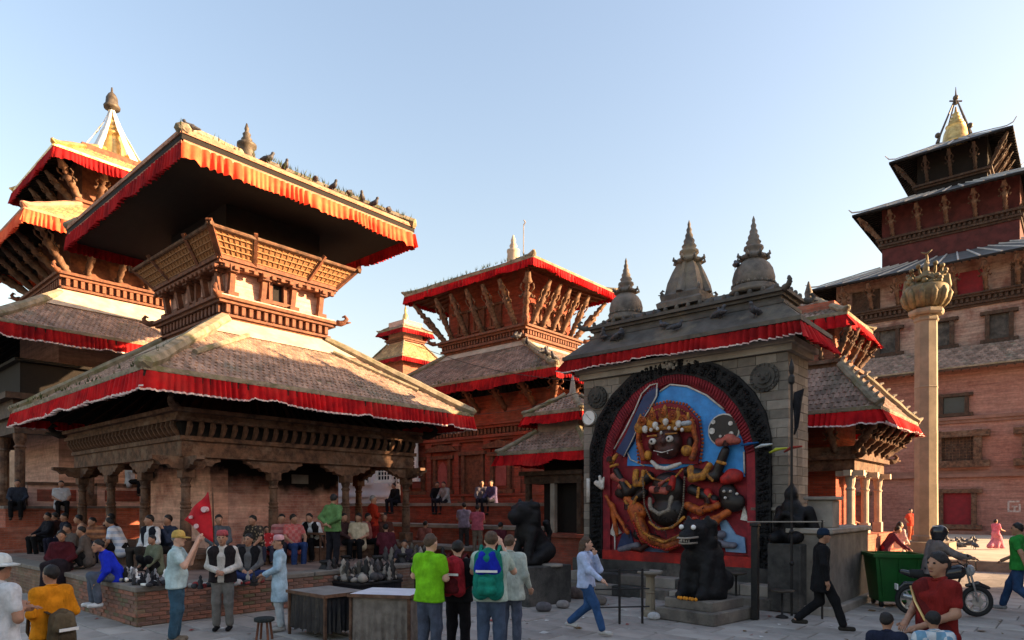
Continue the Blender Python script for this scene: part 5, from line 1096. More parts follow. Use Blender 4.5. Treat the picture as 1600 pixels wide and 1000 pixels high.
def person(label, pos, hd, H=1.7, pose='stand', arms='down', lean=0, sh=.45, top=(.5, .5, .5), sleeve='short', bot=(.05, .06, .1), kind='trousers', shoes=(.04, .035, .03), hair='short', hm=None,
           hat=None, hatc=(.5, .1, .1), vest=None, pat=None, pat2=None, skin=None, turn=0, hem=0.0, h=FINE, fem=False, belly=0.0, name='person'):
    hm = hm or hair_m; skin = skin or skin_m; s = H / 1.7; jr = random.Random(label); jj = lambda a: jr.uniform(-a, a); turn = turn or jj(22); lean = lean + jj(3)
    if isinstance(arms, str): arms = (arms, arms)
    root = thing(name, label, 'person', pos, R(hd)); V3 = lambda *p: np.array(p, float) * s
    pz = {'stand': .93, 'walk': .91, 'sit': sh / s + .09, 'cross': .11, 'astride': .86, 'squat': .28}[pose]; l = R(lean); cl, sn = math.cos(l), math.sin(l)
    def U(x, y, z): dz = z - .93; return V3(x, y * cl - dz * sn, pz + dz * cl + y * sn)
    sw = .165 if fem else .18; hw = .095 if fem else .085
    hips = [V3(sx * hw, 0, pz - .02) for sx in (-1, 1)]
    fl_ = max(.09, .09)
    if pose == 'stand': kn = [V3(sx * .10, -.02, .50) for sx in (-1, 1)]; an = [V3(sx * .105, .03, .09) for sx in (-1, 1)]; tdir = [(0, -1)] * 2
    elif pose == 'walk': kn = [V3(-.09, -.20, .53), V3(.09, .0, .47)]; an = [V3(-.09, -.33, .11), V3(.09, .36, .17)]; tdir = [(0, -1)] * 2
    elif pose == 'sit': kn = [V3(-.13, -.43, pz + .02), V3(.12, -.41, pz + .03)]; an = [V3(-.13, -.40, .09), V3(.12, -.34, .09)]; tdir = [(0, -1)] * 2
    elif pose == 'cross': kn = [V3(sx * .32, -.30, .12) for sx in (-1, 1)]; an = [V3(.12, -.36, .07), V3(-.14, -.30, .08)]; tdir = [(1, -.2), (-1, -.2)]
    elif pose == 'squat': kn = [V3(sx * .17, -.36, .48) for sx in (-1, 1)]; an = [V3(sx * .13, -.14, .09) for sx in (-1, 1)]; tdir = [(0, -1)] * 2
    else: kn = [V3(sx * .30, -.22, .50) for sx in (-1, 1)]; an = [V3(sx * .32, -.05, .09) for sx in (-1, 1)]; tdir = [(0, -1)] * 2
    shd = [U(sx * sw, .01, 1.385) for sx in (-1, 1)]; neck = U(0, .015, 1.44); hc = U(0, -.015, 1.585); chest = U(0, .0, 1.25); waist = U(0, 0, 1.05)
    el = []; wr = []
    for i, sx in enumerate((-1, 1)):
        e, w = ARMS[arms[i]]; el.append(U(sx * e[0] + jj(.02), e[1] + jj(.025), e[2] + jj(.02))); wr.append(U(sx * w[0] + jj(.02), w[1] + jj(.03), w[2] + jj(.035)))
    # body
    B_ = [cone(shd[0] * .8 + chest * .2, hips[0], .075 * s, .075 * s), cone(shd[1] * .8 + chest * .2, hips[1], .075 * s, .075 * s), cone(shd[0], shd[1], .05 * s), cone(neck, hc, .052 * s, .05 * s)]
    ct, st_ = math.cos(R(turn)), math.sin(R(turn)); hd_ = lambda x, y, z: hc + V3(x * ct - y * st_, x * st_ + y * ct, z)
    B_ += [ell(hc + V3(0, 0, .012), np.array((.076, .088, .108)) * s), cone(hd_(0, -.028, -.03), hd_(0, -.052, -.078), .056 * s, .036 * s), cone(hd_(0, -.088, .012), hd_(0, -.104, -.02), .011 * s, .016 * s)]
    B_ += [ell(hd_(sx * .078, .005, -.002), np.array((.014, .022, .032)) * s) for sx in (-1, 1)]
    ex = MB()
    for i in (0, 1):
        d = wr[i] - el[i]; d = d / np.linalg.norm(d); hand = wr[i] + d * .05 * s
        B_ += [cone(shd[i], el[i], .052 * s, .042 * s), cone(el[i], wr[i], .042 * s, .029 * s), cone(wr[i], hand + d * .02 * s, .030 * s, .036 * s)]
        B_ += [cone(hips[i], kn[i], .085 * s, .058 * s), cone(kn[i], an[i], .056 * s, .038 * s)]
        td = np.array((tdir[i][0], tdir[i][1], 0.0)); td /= np.linalg.norm(td); B_ += [cone(an[i] + np.array((0, 0, -.04 * s)) - td * .03 * s, an[i] + td * .14 * s + np.array((0, 0, -.055 * s)), .036 * s, .03 * s)]
        side = np.cross(d, np.array((0, 0, 1.0))); side = side / (np.linalg.norm(side) + 1e-6); nrm = np.cross(side, d)
        for q, ln in ((-1.5, .066), (-.5, .08), (.5, .076), (1.5, .058)):
            r0 = hand + d * .035 * s + side * q * .018 * s; ex.tube([r0, r0 + d * ln * .55 * s, r0 + d * ln * s - nrm * .02 * s], [.0105 * s, .0095 * s, .007 * s], 5)
        tsg = 1 if i == 0 else -1; t0 = hand - d * .015 * s + side * tsg * .03 * s; ex.tube([t0, t0 + d * .03 * s + side * tsg * .022 * s, t0 + d * .058 * s + side * tsg * .02 * s], [.013 * s, .012 * s, .009 * s], 5)
    sdf_obj('body', B_, skin, root, h, .022 * s, extra=ex if h < .022 else None)
    if h < .022:
        for sx in (-1, 1):
            b = MB(); b.ball(hd_(sx * .031, -.083, .022), .0115 * s, 6, 4); b.build('eye', hair_m, root, True)
        b = MB(); b.ball(hd_(0, -.088, -.058), (.024 * s, .008 * s, .007 * s), 8, 4); b.build('mouth', mat('lip', (.22, .07, .06), None, 9, .6, 0), root, True)
    # top
    cn = .0042 if h < .03 else 0
    zc = pz * s + (-.10 - hem) * s
    T_ = [cone(shd[0] * .72 + chest * .28, waist + V3(-.085, 0, 0), .108 * s, .108 * s), cone(shd[1] * .72 + chest * .28, waist + V3(.085, 0, 0), .108 * s, .108 * s), cone(shd[0], shd[1], .064 * s), cone(chest, waist, (.115 + .0) * s, (.12 + belly) * s),
          cone(waist, V3(0, -belly * .3, pz - .06), (.125 + belly) * s, .135 * s), cone(waist + V3(-.075, 0, 0), V3(-.095, 0, pz - .12), .118 * s, .132 * s), cone(waist + V3(.075, 0, 0), V3(.095, 0, pz - .12), .118 * s, .132 * s), cone(neck + (chest - neck) * .25, neck, .07 * s, .062 * s)]
    if hem: T_ += [cone(V3(-.07, 0, pz - .05), V3(-.09, 0, pz - hem - .1), .13 * s, .15 * s), cone(V3(.07, 0, pz - .05), V3(.09, 0, pz - hem - .1), .13 * s, .15 * s)]
    if fem: T_ += [ell(chest + V3(sx * .06, -.07, .03), np.array((.06, .06, .06)) * s) for sx in (-1, 1)]
    for i in (0, 1):
        if sleeve == 'none': continue
        f = 1.0 if sleeve == 'long' else .62
        T_ += [cone(shd[i], shd[i] + (el[i] - shd[i]) * f, .066 * s, (.060 if sleeve == 'long' else .064) * s)]
        if sleeve == 'long': T_ += [cone(el[i], el[i] + (wr[i] - el[i]) * .95, .060 * s, .044 * s)]
    # neckline clip just above the collar; hem clip only where the torso is upright
    clips = [] if pose in ('sit', 'cross', 'squat') else [((0, 0, -1), -zc)]
    tp = sdf_obj('shirt', T_, cloth(top, pat=pat, c2=pat2), root, h, .03 * s, clips, noise=cn)
    if vest:
        VV = [cone(shd[0] * .72 + chest * .28, waist + V3(-.09, 0, 0), .118 * s, .118 * s), cone(shd[1] * .72 + chest * .28, waist + V3(.09, 0, 0), .118 * s, .118 * s), cone(waist + V3(-.085, 0, 0), V3(-.095, 0, pz - .08), .128 * s, .14 * s), cone(waist + V3(.085, 0, 0), V3(.095, 0, pz - .08), .128 * s, .14 * s), cone(shd[0] * .85 + chest * .15, shd[1] * .85 + chest * .15, .08 * s)]
        for side_ in (-1, 1):
            sdf_obj('vest_panel', VV, cloth(vest), tp, h, .03 * s, clips + [((side_ * -1.0, -.0, .0), -.035 * s)] if True else clips, noise=cn)
        sdf_obj('vest_back', VV, cloth(vest), tp, h, .03 * s, clips + [((0, -1, 0), .02)], noise=cn)
    if h < .022 and not vest:
        b = MB(); cc = neck + (hc - neck) * .12; b.tube([cc + V3(.058 * math.cos(2 * math.pi * k / 14), .058 * math.sin(2 * math.pi * k / 14) - .004, .012 * math.sin(2 * math.pi * k / 14)) for k in range(15)], .013 * s, 5, cap=False); b.build('collar', cloth(tuple(x * .85 for x in top)), tp, True)
    # lower garment
    if kind in ('trousers', 'shorts'):
        L_ = [cone(hips[0], hips[1], .114 * s), cone(V3(-.06, 0, pz + .05), V3(.06, 0, pz + .05), .10 * s)]
        for i in (0, 1):
            L_ += [cone(hips[i], kn[i], .105 * s, .078 * s)]
            f = .93 if kind == 'trousers' else .15
            L_ += [cone(kn[i], kn[i] + (an[i] - kn[i]) * f, .076 * s, .066 * s)]
        sdf_obj('trousers', L_, cloth(bot), root, h, .03 * s, noise=cn)
    else:
        L_ = [cone(V3(0, 0, pz + .06), V3(0, 0, pz - .1), .13 * s, .16 * s)]
        for i in (0, 1): L_ += [cone(hips[i], kn[i], .13 * s, .13 * s), cone(kn[i], kn[i] + (an[i] - kn[i]) * .97, .13 * s, .16 * s)]
        L_ += [cone((kn[0] + kn[1]) / 2, (an[0] + an[1]) / 2, .16 * s, .2 * s)]
        sdf_obj('skirt', L_, cloth(bot), root, h, .06 * s, noise=cn * 2.5, clips=[((0, 0, -1), -.03)])
    for i in (0, 1):
        td = np.array((tdir[i][0], tdir[i][1], 0.0)); td /= np.linalg.norm(td); a = an[i] + np.array((0, 0, -.045 * s))
        sdf_obj('shoe', [cone(a - td * .04 * s, a + td * .15 * s + np.array((0, 0, -.008)), .044 * s, .040 * s)], cloth(shoes), root, max(h, .02), .01)
    # hair and hats
    if hair != 'none' and hat != 'helmet':
        Hh = [ell(hd_(0, .012, .028), np.array((.086, .098, .104)) * s)]; cp_ = [((-.62 * st_, .62 * ct * -1, -1.0), 0)]
        n_ = np.array((st_ * .75, -ct * .75, -1.0)); dd = n_ @ (hc + V3(0, 0, .0)) - .008 * s
        if hair in ('long', 'bun', 'tail'):
            Hm = list(Hh)
            if hair == 'long': Hh += [cone(hd_(0, .065, .0), hd_(0, .085, -.2), .07 * s, .06 * s), cone(hd_(-.06, .035, 0), hd_(-.075, .03, -.16), .035 * s, .03 * s), cone(hd_(.06, .035, 0), hd_(.075, .03, -.16), .035 * s, .03 * s)]
            if hair == 'tail': Hh += [cone(hd_(0, .1, .03), hd_(0, .15, -.02), .035 * s, .035 * s), cone(hd_(0, .15, -.02), hd_(0, .13, -.2), .035 * s, .02 * s)]
            if hair == 'bun': Hh += [ell(hd_(0, .11, .0), np.array((.055, .05, .055)) * s), cone(hd_(0, .06, 0), hd_(0, .07, -.06), .06 * s, .04 * s)]
            n_ = np.array((st_ * 1.6, -ct * 1.6, -1.0)) * .55; dd = n_ @ (hc + V3(0, 0, .0)) + .030 * s
        sdf_obj('hair', Hh, hm, root, max(h * .8, .014), .015 * s, [(n_, dd)], noise=.0045 if h < .025 else 0, nscale=55)
    if hat == 'topi':
        b = MB(); c = hd_(0, .008, .05); b.lathe([(.094 * s, 0), (.096 * s, .03 * s), (.085 * s, .085 * s), (.055 * s, .10 * s)], 14, c); b.build('topi_hat', cloth(hatc), root, True)
    if hat in ('cap', 'bonnet', 'brim'):
        c = hd_(0, .008, .03); b = MB(); b.lathe([(.098 * s, -.005), (.1 * s, .03 * s), (.09 * s, .075 * s), (.06 * s, .105 * s), (.02 * s, .115 * s)], 14, c)
        if hat == 'cap':
            p = [hd_(sx * .085, -.06, .03) for sx in (-1, 1)] + [hd_(.07, -.15, .015), hd_(-.07, -.15, .015)]; p2 = [q + V3(0, 0, .012) for q in p]; b.hexa(p + p2)
        if hat == 'brim': b.lathe([(.16 * s, -.01), (.165 * s, 0), (.09 * s, .02 * s)], 16, c)
        b.build('cap', cloth(hatc), root, True)
    if hat == 'helmet':
        hl = sdf_obj('helmet', [ell(hd_(0, .005, .03), np.array((.125, .145, .13)) * s), cone(hd_(0, .02, -.03), hd_(0, .02, -.06), .11 * s)], mat('helmet_shell', (.02, .02, .024), None, 4, .15, 0, spec=.6), root, .018, .02)
        sdf_obj('visor', [ell(hd_(0, -.03, .03), np.array((.12, .125, .06)) * s)], mat('visor', (.1, .11, .12), None, 4, .1, 0, spec=.7), hl, .018, .01)
        b = MB(); b.bar(hd_(-.05, .07, .135), hd_(.05, .07, .135), .06, .015); b.build('helmet_stripe', white_paint, hl)
    return root
def on_line(o, e, px):                     # point of the line o + t*e that the photo shows at column px
    r = (px - 800) / F; t = (r * o.y - o.x) / (e.x - r * e.y); return o + e * t
A0 = Vector((-7.9, 19.71, 0)); AL = lambda x, y, z=0: A0 + EX * x + EY * y + Vector((0, 0, z))
def seat_ny(px, zs, off): p = on_line(AL(0, -hy - off), EX, px); p.z = zs; return p
def seat_px(px, zs, off): p = on_line(AL(hx + off, 0), EY, px); p.z = zs; return p
def sitter(label, p, hd, sh=.45, **kw): return person(label, (p.x, p.y, p.z - sh), hd, pose='sit', sh=sh, **kw)
JE = (.035, .065, .14); BK = (.012, .012, .014); WH = (.62, .64, .66)
NYH = -40.9; PXH = 49.1                    # headings of people looking straight out of a left-hand or right-hand face
# --- standing in the foreground
person('man in white shirt and white cap cut off by the left edge', (-4.70, 6.1, 0), 160, 1.64, arms='fold', top=(.66, .68, .70), hat='brim', hatc=(.6, .66, .66), skin=skin_m, hair='short')
person('person in orange top with olive scarf and slung bag at the lower left', (-4.86, 7.0, 0), -115, 1.47, arms=('clasp', 'clasp'), top=(.72, .26, .012), sleeve='long', bot=(.10, .07, .04), hair='short')
person('man in pale blue tee and mustard cap raising both hands to his face', gpt(275, 1003, 0), 105, 1.70, arms='cam', top=(.48, .64, .66), bot=(.045, .10, .15), kind='trousers', shoes=(.2, .16, .12), hat='cap', hatc=(.62, .42, .12), skin=skin_p, belly=.04, hm=hair_g)
person('man in black vest, white shirt and red topi standing with clasped hands', gpt(348, 985, 0), 10, 1.66, arms='clasp', top=(.60, .57, .52), sleeve='long', vest=(.022, .018, .02), bot=(.18, .175, .165), hat='topi', hatc=(.42, .09, .10), shoes=BK)
person('old man in light blue tunic and pink topi facing left', gpt(437, 985, 0), -70, 1.58, arms='lap', top=(.42, .58, .70), sleeve='long', hem=.30, bot=(.48, .54, .58), hat='topi', hatc=(.66, .36, .38), shoes=(.4, .38, .36))
person('man in bright green tee seen from behind', gpt(671, 1040, 0), 150, 1.72, arms='fold', top=(.20, .56, .015), bot=(.075, .09, .13), hm=hair_b, skin=skin_p)
person('dark-haired person in black shirt carrying the red backpack', gpt(716, 1030, 0), 165, 1.62, arms='clasp', top=BK, sleeve='long', bot=(.012, .011, .014), skin=skin_p)
person('person in pale green shirt and jeans carrying the blue and green backpack', gpt(767, 1042, 0), 172, 1.76, arms='cam', top=(.48, .60, .52), bot=(.07, .10, .16), hm=hair_b, skin=skin_p)
person('person in pale grey-green shirt with raised arm beside the blue and green backpack', gpt(797, 1012, 0), 172, 1.66, arms=('down', 'cam'), top=(.50, .56, .50), sleeve='long', hem=.1, bot=(.09, .11, .16), hm=hair_b, skin=skin_p)
person('woman in light blue shirt and jeans walking while holding a phone to her ear', gpt(916, 990, 0), 62, 1.60, pose='walk', arms=('swingf', 'chin'), top=(.50, .60, .84), sleeve='long', bot=(.04, .10, .24), hair='long', hm=hair_b, shoes=(.6, .58, .55), skin=skin_p, fem=True)
person('man in black suit and dark blue cap striding past the stone slab', gpt(1282, 985, 0), 75, 1.72, pose='walk', arms=('down', 'down'), lean=3, top=BK, sleeve='long', hem=.16, bot=BK, hat='bonnet', hatc=(.015, .03, .06))
person('man in green shirt and jeans walking at the right edge', gpt(1594, 958, 0), -150, 1.78, pose='walk', arms=('swingf', 'swingb'), top=(.03, .26, .045), bot=(.03, .07, .16), shoes=(.3, .3, .3))
w = person('woman in dark red sari facing left in the lower right', (3.95, 6.2, 0), -80, 1.66, arms=('lap', 'lap'), belly=.03, top=(.22, .018, .016), sleeve='short', bot=(.20, .014, .014), kind='skirt', hair='bun', fem=True, turn=10)
dr = [cone((-.13, -.005, 1.30), (.06, -.03, .96), .10, .125), cone((.06, -.03, .96), (.06, -.03, .5), .13, .15), cone((-.13, .02, 1.30), (-.1, .06, .95), .095, .11), cone((-.1, .06, .95), (-.1, .07, .45), .11, .12)]
sdf_obj('sari_drape', dr, cloth((.13, .014, .014)), w, .02, .08, noise=.006, nscale=22)
b = MB(); b.tube([(-.20, -.09, 1.33), (-.10, -.135, 1.2), (.05, -.165, 1.05), (.17, -.12, .93)], .014, 6, flat=.6); b.build('sari_border', gold, w, True)
person('small black-haired child in navy top standing at the bottom edge', (3.38, 6.0, 0), 150, 1.13, top=(.02, .025, .05), bot=(.03, .03, .05))
person('child in white and blue tee in front of the woman in red', (3.70, 5.85, 0), 170, 1.17, top=(.62, .66, .70), pat='check', pat2=(.03, .20, .35), bot=(.05, .09, .2))
# --- around the porch, left face
M_ = .023
sitter('dark-clothed person at the left end of the porch edge', seat_ny(74, 1.03, .66), NYH + 10, top=(.016, .016, .022), sleeve='long', bot=BK, arms='knee', h=M_)
sitter('person in dark navy jacket beside the leftmost porch sitter', seat_ny(103, 1.03, .66), NYH, top=(.018, .02, .035), sleeve='long', bot=(.015, .015, .03), arms='lap', h=M_)
sitter('person in peach shirt sitting between the left porch pillars', seat_ny(137, 1.03, .66), NYH - 20, top=(.60, .33, .22), arms='knee', lean=18, bot=(.09, .07, .06), h=M_)
sitter('person in orange striped shirt leaning forward on the porch edge', seat_ny(160, 1.03, .66), NYH + 30, top=(.55, .24, .12), pat='stripe', pat2=(.12, .06, .05), arms='knee', lean=28, bot=(.03, .035, .06), h=M_)
sitter('person in blue and white shirt leaning forward on the porch edge', seat_ny(192, 1.03, .66), NYH - 40, top=(.46, .56, .72), pat='stripe', pat2=(.7, .7, .72), arms='knee', lean=25, bot=BK, h=M_)
sitter('man in black vest and white sleeves sitting left of the corner pillar', seat_ny(236, 1.03, .66), NYH + 20, top=WH, sleeve='long', vest=(.012, .014, .022), arms='lap', bot=(.03, .028, .026), h=M_)
sitter('woman in maroon and black wrap sitting on the near-left platform edge', seat_ny(96, .70, 2.02), NYH + 60, top=(.07, .012, .018), sleeve='long', bot=(.02, .015, .02), kind='skirt', hair='bun', arms='lap', fem=True, h=M_)
sitter('person in cobalt blue jacket and dark hair hunched on the platform edge', seat_ny(186, .70, 1.95), NYH - 10, top=(.015, .035, .55), sleeve='long', bot=(.10, .12, .16), lean=30, arms='knee', shoes=(.7, .7, .7), hair='short')
# --- right face of the porch
sitter('man in grey jacket sitting right of the corner pillar behind the red flag', seat_px(342, 1.03, .60), PXH - 30, top=(.10, .11, .125), sleeve='long', arms='lap', bot=(.04, .04, .05), h=M_)
sitter('man in black and tan patterned shirt under the notice', seat_px(402, 1.03, .62), PXH - 70, top=(.05, .04, .035), pat='dapple', pat2=(.35, .25, .16), arms='knee', lean=10, bot=(.04, .04, .05), h=M_)
sitter('child in red patterned top beside the man in the patterned shirt', seat_px(416, 1.03, .70), PXH - 20, H=1.15, sh=.3, top=(.50, .035, .04), pat='dapple', pat2=(.6, .3, .3), arms='lap', bot=(.05, .05, .08), h=M_)
p = gpt(388, 905, .70); person('man in black vest and blue jeans sitting cross-legged on the platform corner', p, 15, 1.66, pose='cross', arms='lap', top=(.12, .12, .12), sleeve='long', vest=BK, bot=(.02, .035, .11))
sitter('person in pink striped shirt behind the porch pillar', seat_px(440, 1.03, .45), PXH - 40, top=(.55, .25, .24), pat='stripe', pat2=(.3, .06, .07), arms='lap', bot=(.03, .03, .05), h=M_)
sitter('man in pink-red shirt and blue jeans sitting left of the small wooden desk', seat_px(458, 1.03, .70), PXH - 10, top=(.55, .20, .18), pat='check', pat2=(.45, .08, .08), arms='knee', bot=(.03, .06, .18), h=M_, turn=40)
sitter('man in white shirt and black waistcoat bent over the small wooden desk', seat_px(491, 1.10, .40), PXH - 60, top=WH, sleeve='long', vest=(.014, .013, .015), arms='lap', lean=22, bot=BK, h=M_)
person('man in olive green jacket standing with hands behind his back by the desk', gpt(520, 886, .70), 155, 1.66, arms='behind', top=(.12, .24, .085), sleeve='long', bot=(.018, .018, .024))
sitter('man in cream shirt sitting near the right porch pillar', seat_px(560, 1.03, .55), PXH - 50, top=(.62, .52, .36), arms='lap', bot=BK, h=M_)
person('monk in dark red robe standing by the right porch pillar', gpt(583, 868, .70), 120, 1.68, arms='fold', top=(.38, .028, .012), sleeve='long', bot=(.17, .012, .012), kind='skirt', hm=hair_g, turn=-30, h=M_)
sitter('dark-haired person half hidden behind the monk', seat_px(600, 1.03, .2), PXH - 30, top=(.10, .04, .03), arms='lap', bot=BK, h=.03)
# --- inside and behind the porch
p = on_line(Vector((-16.8, 27.95, 0)) + EX * 4.12, EY, 203); p.z = 2.9; sitter('man in white shirt reaching forward on the parapet seen through the left porch', p, PXH + 40, top=WH, sleeve='long', arms='reach', bot=BK, h=.03)
p = dpt(50, 795, 22.0); person('man in white shirt and black trousers leaning on the far-left temple plinth', (p.x, p.y, 2.0), -60, 1.66, arms='hip', lean=8, top=(.55, .55, .56), bot=BK, h=.03) if False else sitter('man in white shirt and black trousers sitting on the far-left temple plinth', Vector((-16.8, 27.95, 2.08)) + EX * 4.75 + EY * -3.1, 40, top=(.55, .55, .56), arms='lap', bot=BK, h=.03)
sitter('dark figure sitting at the extreme left on the temple plinth', Vector((-16.8, 27.95, 2.08)) + EX * 4.7 + EY * -4.3, 30, top=(.03, .035, .05), sleeve='long', arms='knee', bot=BK, h=.03)
def B_at(px, y_off, z): p = on_line(Vector((-.13, 30.8, 0)) + EY * y_off, EX, px); p.z = z; return p
for k, (px, zz, yo, tp_, lb) in enumerate(((620, 2.2, -5.25, BK, 'dark figure sitting on the central temple steps beside the white house'), (684, 2.2, -4.9, BK, 'left one of the pair in dark clothes against the central temple wall'), (697, 2.2, -4.9, (.30, .30, .30), 'right one of the pair in dark clothes against the central temple wall'),
        (753, 2.2, -4.9, (.14, .13, .16), 'left sitter by the central temple door'), (770, 2.2, -4.9, (.10, .08, .16), 'right sitter by the central temple door'))):
    sitter(lb, B_at(px, yo, zz), NYH + (k % 2) * 40, top=tp_, sleeve='long', arms='knee', lean=12, bot=(.02, .02, .03), h=.032)
person('man in mauve shirt standing with his back turned on the far steps', gpt(725, 862, .5), 180, 1.70, arms='fold', top=(.30, .24, .32), bot=(.06, .05, .05), h=.028)
person('person in pink shirt standing on the far steps', gpt(746, 866, .5), 170, 1.62, arms='fold', top=(.58, .13, .19), bot=(.24, .18, .14), h=.028)
p = gpt(632, 905, .25); person('vendor in dark clothes squatting behind the trinket stall', p, 10, 1.60, pose='squat', arms='knee', top=(.05, .04, .055), bot=BK, h=.026)
# --- right background
person('person in glowing red shirt sitting low by the small temple pillar', gpt(1332, 862, .55), 60, 1.55, pose='stand', arms='lap', top=(.60, .10, .06), bot=(.2, .05, .04), h=.03)
person('person in maroon top and red trousers bending over behind the green bin', gpt(1382, 905, .0), 70, 1.62, arms='reach', lean=32, top=(.12, .03, .05), sleeve='long', bot=(.42, .02, .02), h=.028)
person('woman in pale pink shawl with long black hair behind the green bin', gpt(1405, 892, .0), 100, 1.58, arms='lap', top=(.62, .42, .42), sleeve='long', bot=(.66, .56, .50), kind='skirt', hair='long', fem=True, h=.028)
person('person in red shirt standing in sun near the stone column', gpt(1423, 847, .3), 20, 1.64, arms='hip', top=(.58, .06, .03), bot=(.45, .12, .06), h=.032)
person('man in white shirt and black trousers left of the stone column foot', gpt(1440, 858, .3), 160, 1.66, top=(.58, .55, .48), bot=BK, h=.03)
person('girl in pink dress running across the sunlit paving', gpt(1556, 858, .3), 110, 1.25, pose='walk', arms='swingf', top=(.66, .16, .24), bot=(.66, .22, .28), kind='skirt', hair='bun', h=.026)

# --- more of the crowd around the porch
rdc = random.Random(31); DK = [(.02, .02, .03), (.06, .03, .03), (.03, .04, .07), (.12, .10, .09), (.25, .22, .20), (.10, .02, .03), (.30, .10, .08), (.16, .18, .12)]
def pick(): return DK[rdc.randrange(len(DK))]
for lb, px, off, zz in (('bareheaded person in dark clothes on the porch floor behind the leftmost sitters', 88, .3, 1.03), ('person half hidden behind the blue and white shirt', 176, .2, 1.03), ('person sitting in shade against the corner pillar', 262, .3, 1.03)):
    sitter(lb, seat_ny(px, zz, off), NYH + rdc.uniform(-40, 40), top=pick(), sleeve='long', arms=rdc.choice(('knee', 'lap', 'chin')), lean=rdc.uniform(0, 20), bot=BK, h=.028)
for lb, px, off, zz, H_ in (('woman in dark shawl crouched low on the platform left of the blue jacket', 140, 1.5, .70, 1.55), ('boy in grey top sitting low behind the souvenir heap', 246, 1.2, .70, 1.35), ('person in dark green wrap on the platform behind the maroon woman', 118, 1.35, .70, 1.6)):
    p = seat_ny(px, zz, off); person(lb, (p.x, p.y, zz), NYH + rdc.uniform(-30, 50), H_, pose='squat', arms='knee', lean=14, top=pick(), sleeve='long', bot=BK, h=.026)
for lb, px, off in (('person in shade behind the olive jacket', 537, .15), ('seated person in brown behind the cream shirt', 574, .25)):
    sitter(lb, seat_px(px, 1.03, off), PXH + rdc.uniform(-60, 20), top=pick(), sleeve='long', arms=rdc.choice(('knee', 'lap')), lean=rdc.uniform(0, 15), bot=BK, h=.028)
for lb, px, py, hd_x in (('person in dark jacket bending over the trinkets by the porch step', 604, 912, 200), ('dark-clothed shopper between the stalls and the far steps', 662, 893, 160), ('person in black standing in the shade left of the stone lion', 778, 900, 150)):
    person(lb, gpt(px, py, 0), hd_x, 1.62, arms='clasp', lean=14, top=pick(), sleeve='long', bot=BK, h=.028)
# ------------------------------------------------------------------ backpacks (carried, so things of their own)
def backpack(label, carrier_pos, hd, z, mats, s=1.0, dy=.2):
    o = thing('backpack', label, 'backpack', (carrier_pos[0], carrier_pos[1], z), R(hd))
    sdf_obj('bag', [cone((-.08 * s, dy, -.2 * s), (-.07 * s, dy, .17 * s), .10 * s, .085 * s), cone((.08 * s, dy, -.2 * s), (.07 * s, dy, .17 * s), .10 * s, .085 * s), cone((0, dy, .18 * s), (0, dy, .22 * s), .1 * s, .07 * s)], mats[0], o, .018, .03, noise=.003, nscale=25)
    sdf_obj('lid', [cone((-.07 * s, dy + .035, .05 * s), (-.055 * s, dy + .03, .18 * s), .085 * s, .07 * s), cone((.07 * s, dy + .035, .05 * s), (.055 * s, dy + .03, .18 * s), .085 * s, .07 * s)], mats[1], o, .018, .03)
    sdf_obj('front_pocket', [cone((-.06 * s, dy + .085, -.18 * s), (.06 * s, dy + .085, -.18 * s), .06 * s), cone((-.05 * s, dy + .085, -.08 * s), (.05 * s, dy + .085, -.08 * s), .055 * s)], mats[2], o, .018, .04)
    for sx in (-1, 1):
        b = MB(); b.tube([(sx * .1 * s, dy - .05, .22 * s), (sx * .12, .02, .30 * s), (sx * .13, -.14, .2 * s), (sx * .15, -.12, -.02), (sx * .17, .05, -.16 * s), (sx * .13 * s, dy - .04, -.22 * s)], [.022] * 6, 6, flat=.4); b.build('strap', mats[2], o, True)
    b = MB(); b.bar((-.12 * s, dy + .125, .03 * s), (.12 * s, dy + .125, .03 * s), .012, .03); b.build('white_trim', white_paint, o)
    return o
backpack('red and black backpack with white side panels', gpt(716, 1030, 0), 165, 1.16, (cloth((.30, .02, .03)), cloth((.36, .02, .03)), cloth((.10, .012, .016))), .95)
backpack('large teal backpack with royal blue lid', gpt(767, 1042, 0), 172, 1.24, (cloth((.012, .20, .15)), cloth((.012, .025, .38)), cloth((.015, .24, .17))), 1.15)
backpack('brown canvas rucksack hanging on the person in orange', (-4.86, 7.0), -115, .80, (cloth((.10, .075, .045)), cloth((.13, .10, .06)), cloth((.07, .05, .03))), .8)
# ------------------------------------------------------------------ flag
fp = gpt(322, 905, .70); fo = thing('triangular_flag', 'red triangular flag with white emblems on a bamboo stick at the porch corner', 'flag', (fp.x, fp.y, .7), 0)
b = MB(); b.tube([(.12, .1, 0), (.10, .05, 1.75)], .014, 6); b.build('stick', wood_tan, fo)
fd = fp.y; b = MB(); n = 10; vs = []
fpt = lambda px, py: ((px - 322) / F * fd, .0, CZ - .7 + (HZ - py) / F * fd)
tri = [(325, 768), (333, 848), (287, 812)]
for i in range(n + 1):
    for j in range(n + 1 - i):
        u, v = i / n, j / n; q = 1 - u - v; px = tri[0][0] * q + tri[1][0] * u + tri[2][0] * v; py = tri[0][1] * q + tri[1][1] * u + tri[2][1] * v
        x, y, z = fpt(px, py); vs.append((x, y + .05 * math.sin(v * 9 + u * 3), z))
ix = {}; c = 0
for i in range(n + 1):
    for j in range(n + 1 - i): ix[i, j] = c; c += 1
fs = []
for i in range(n):
    for j in range(n - i):
        fs.append((ix[i, j], ix[i + 1, j], ix[i, j + 1]))
        if j < n - i - 1: fs.append((ix[i + 1, j], ix[i + 1, j + 1], ix[i, j + 1]))
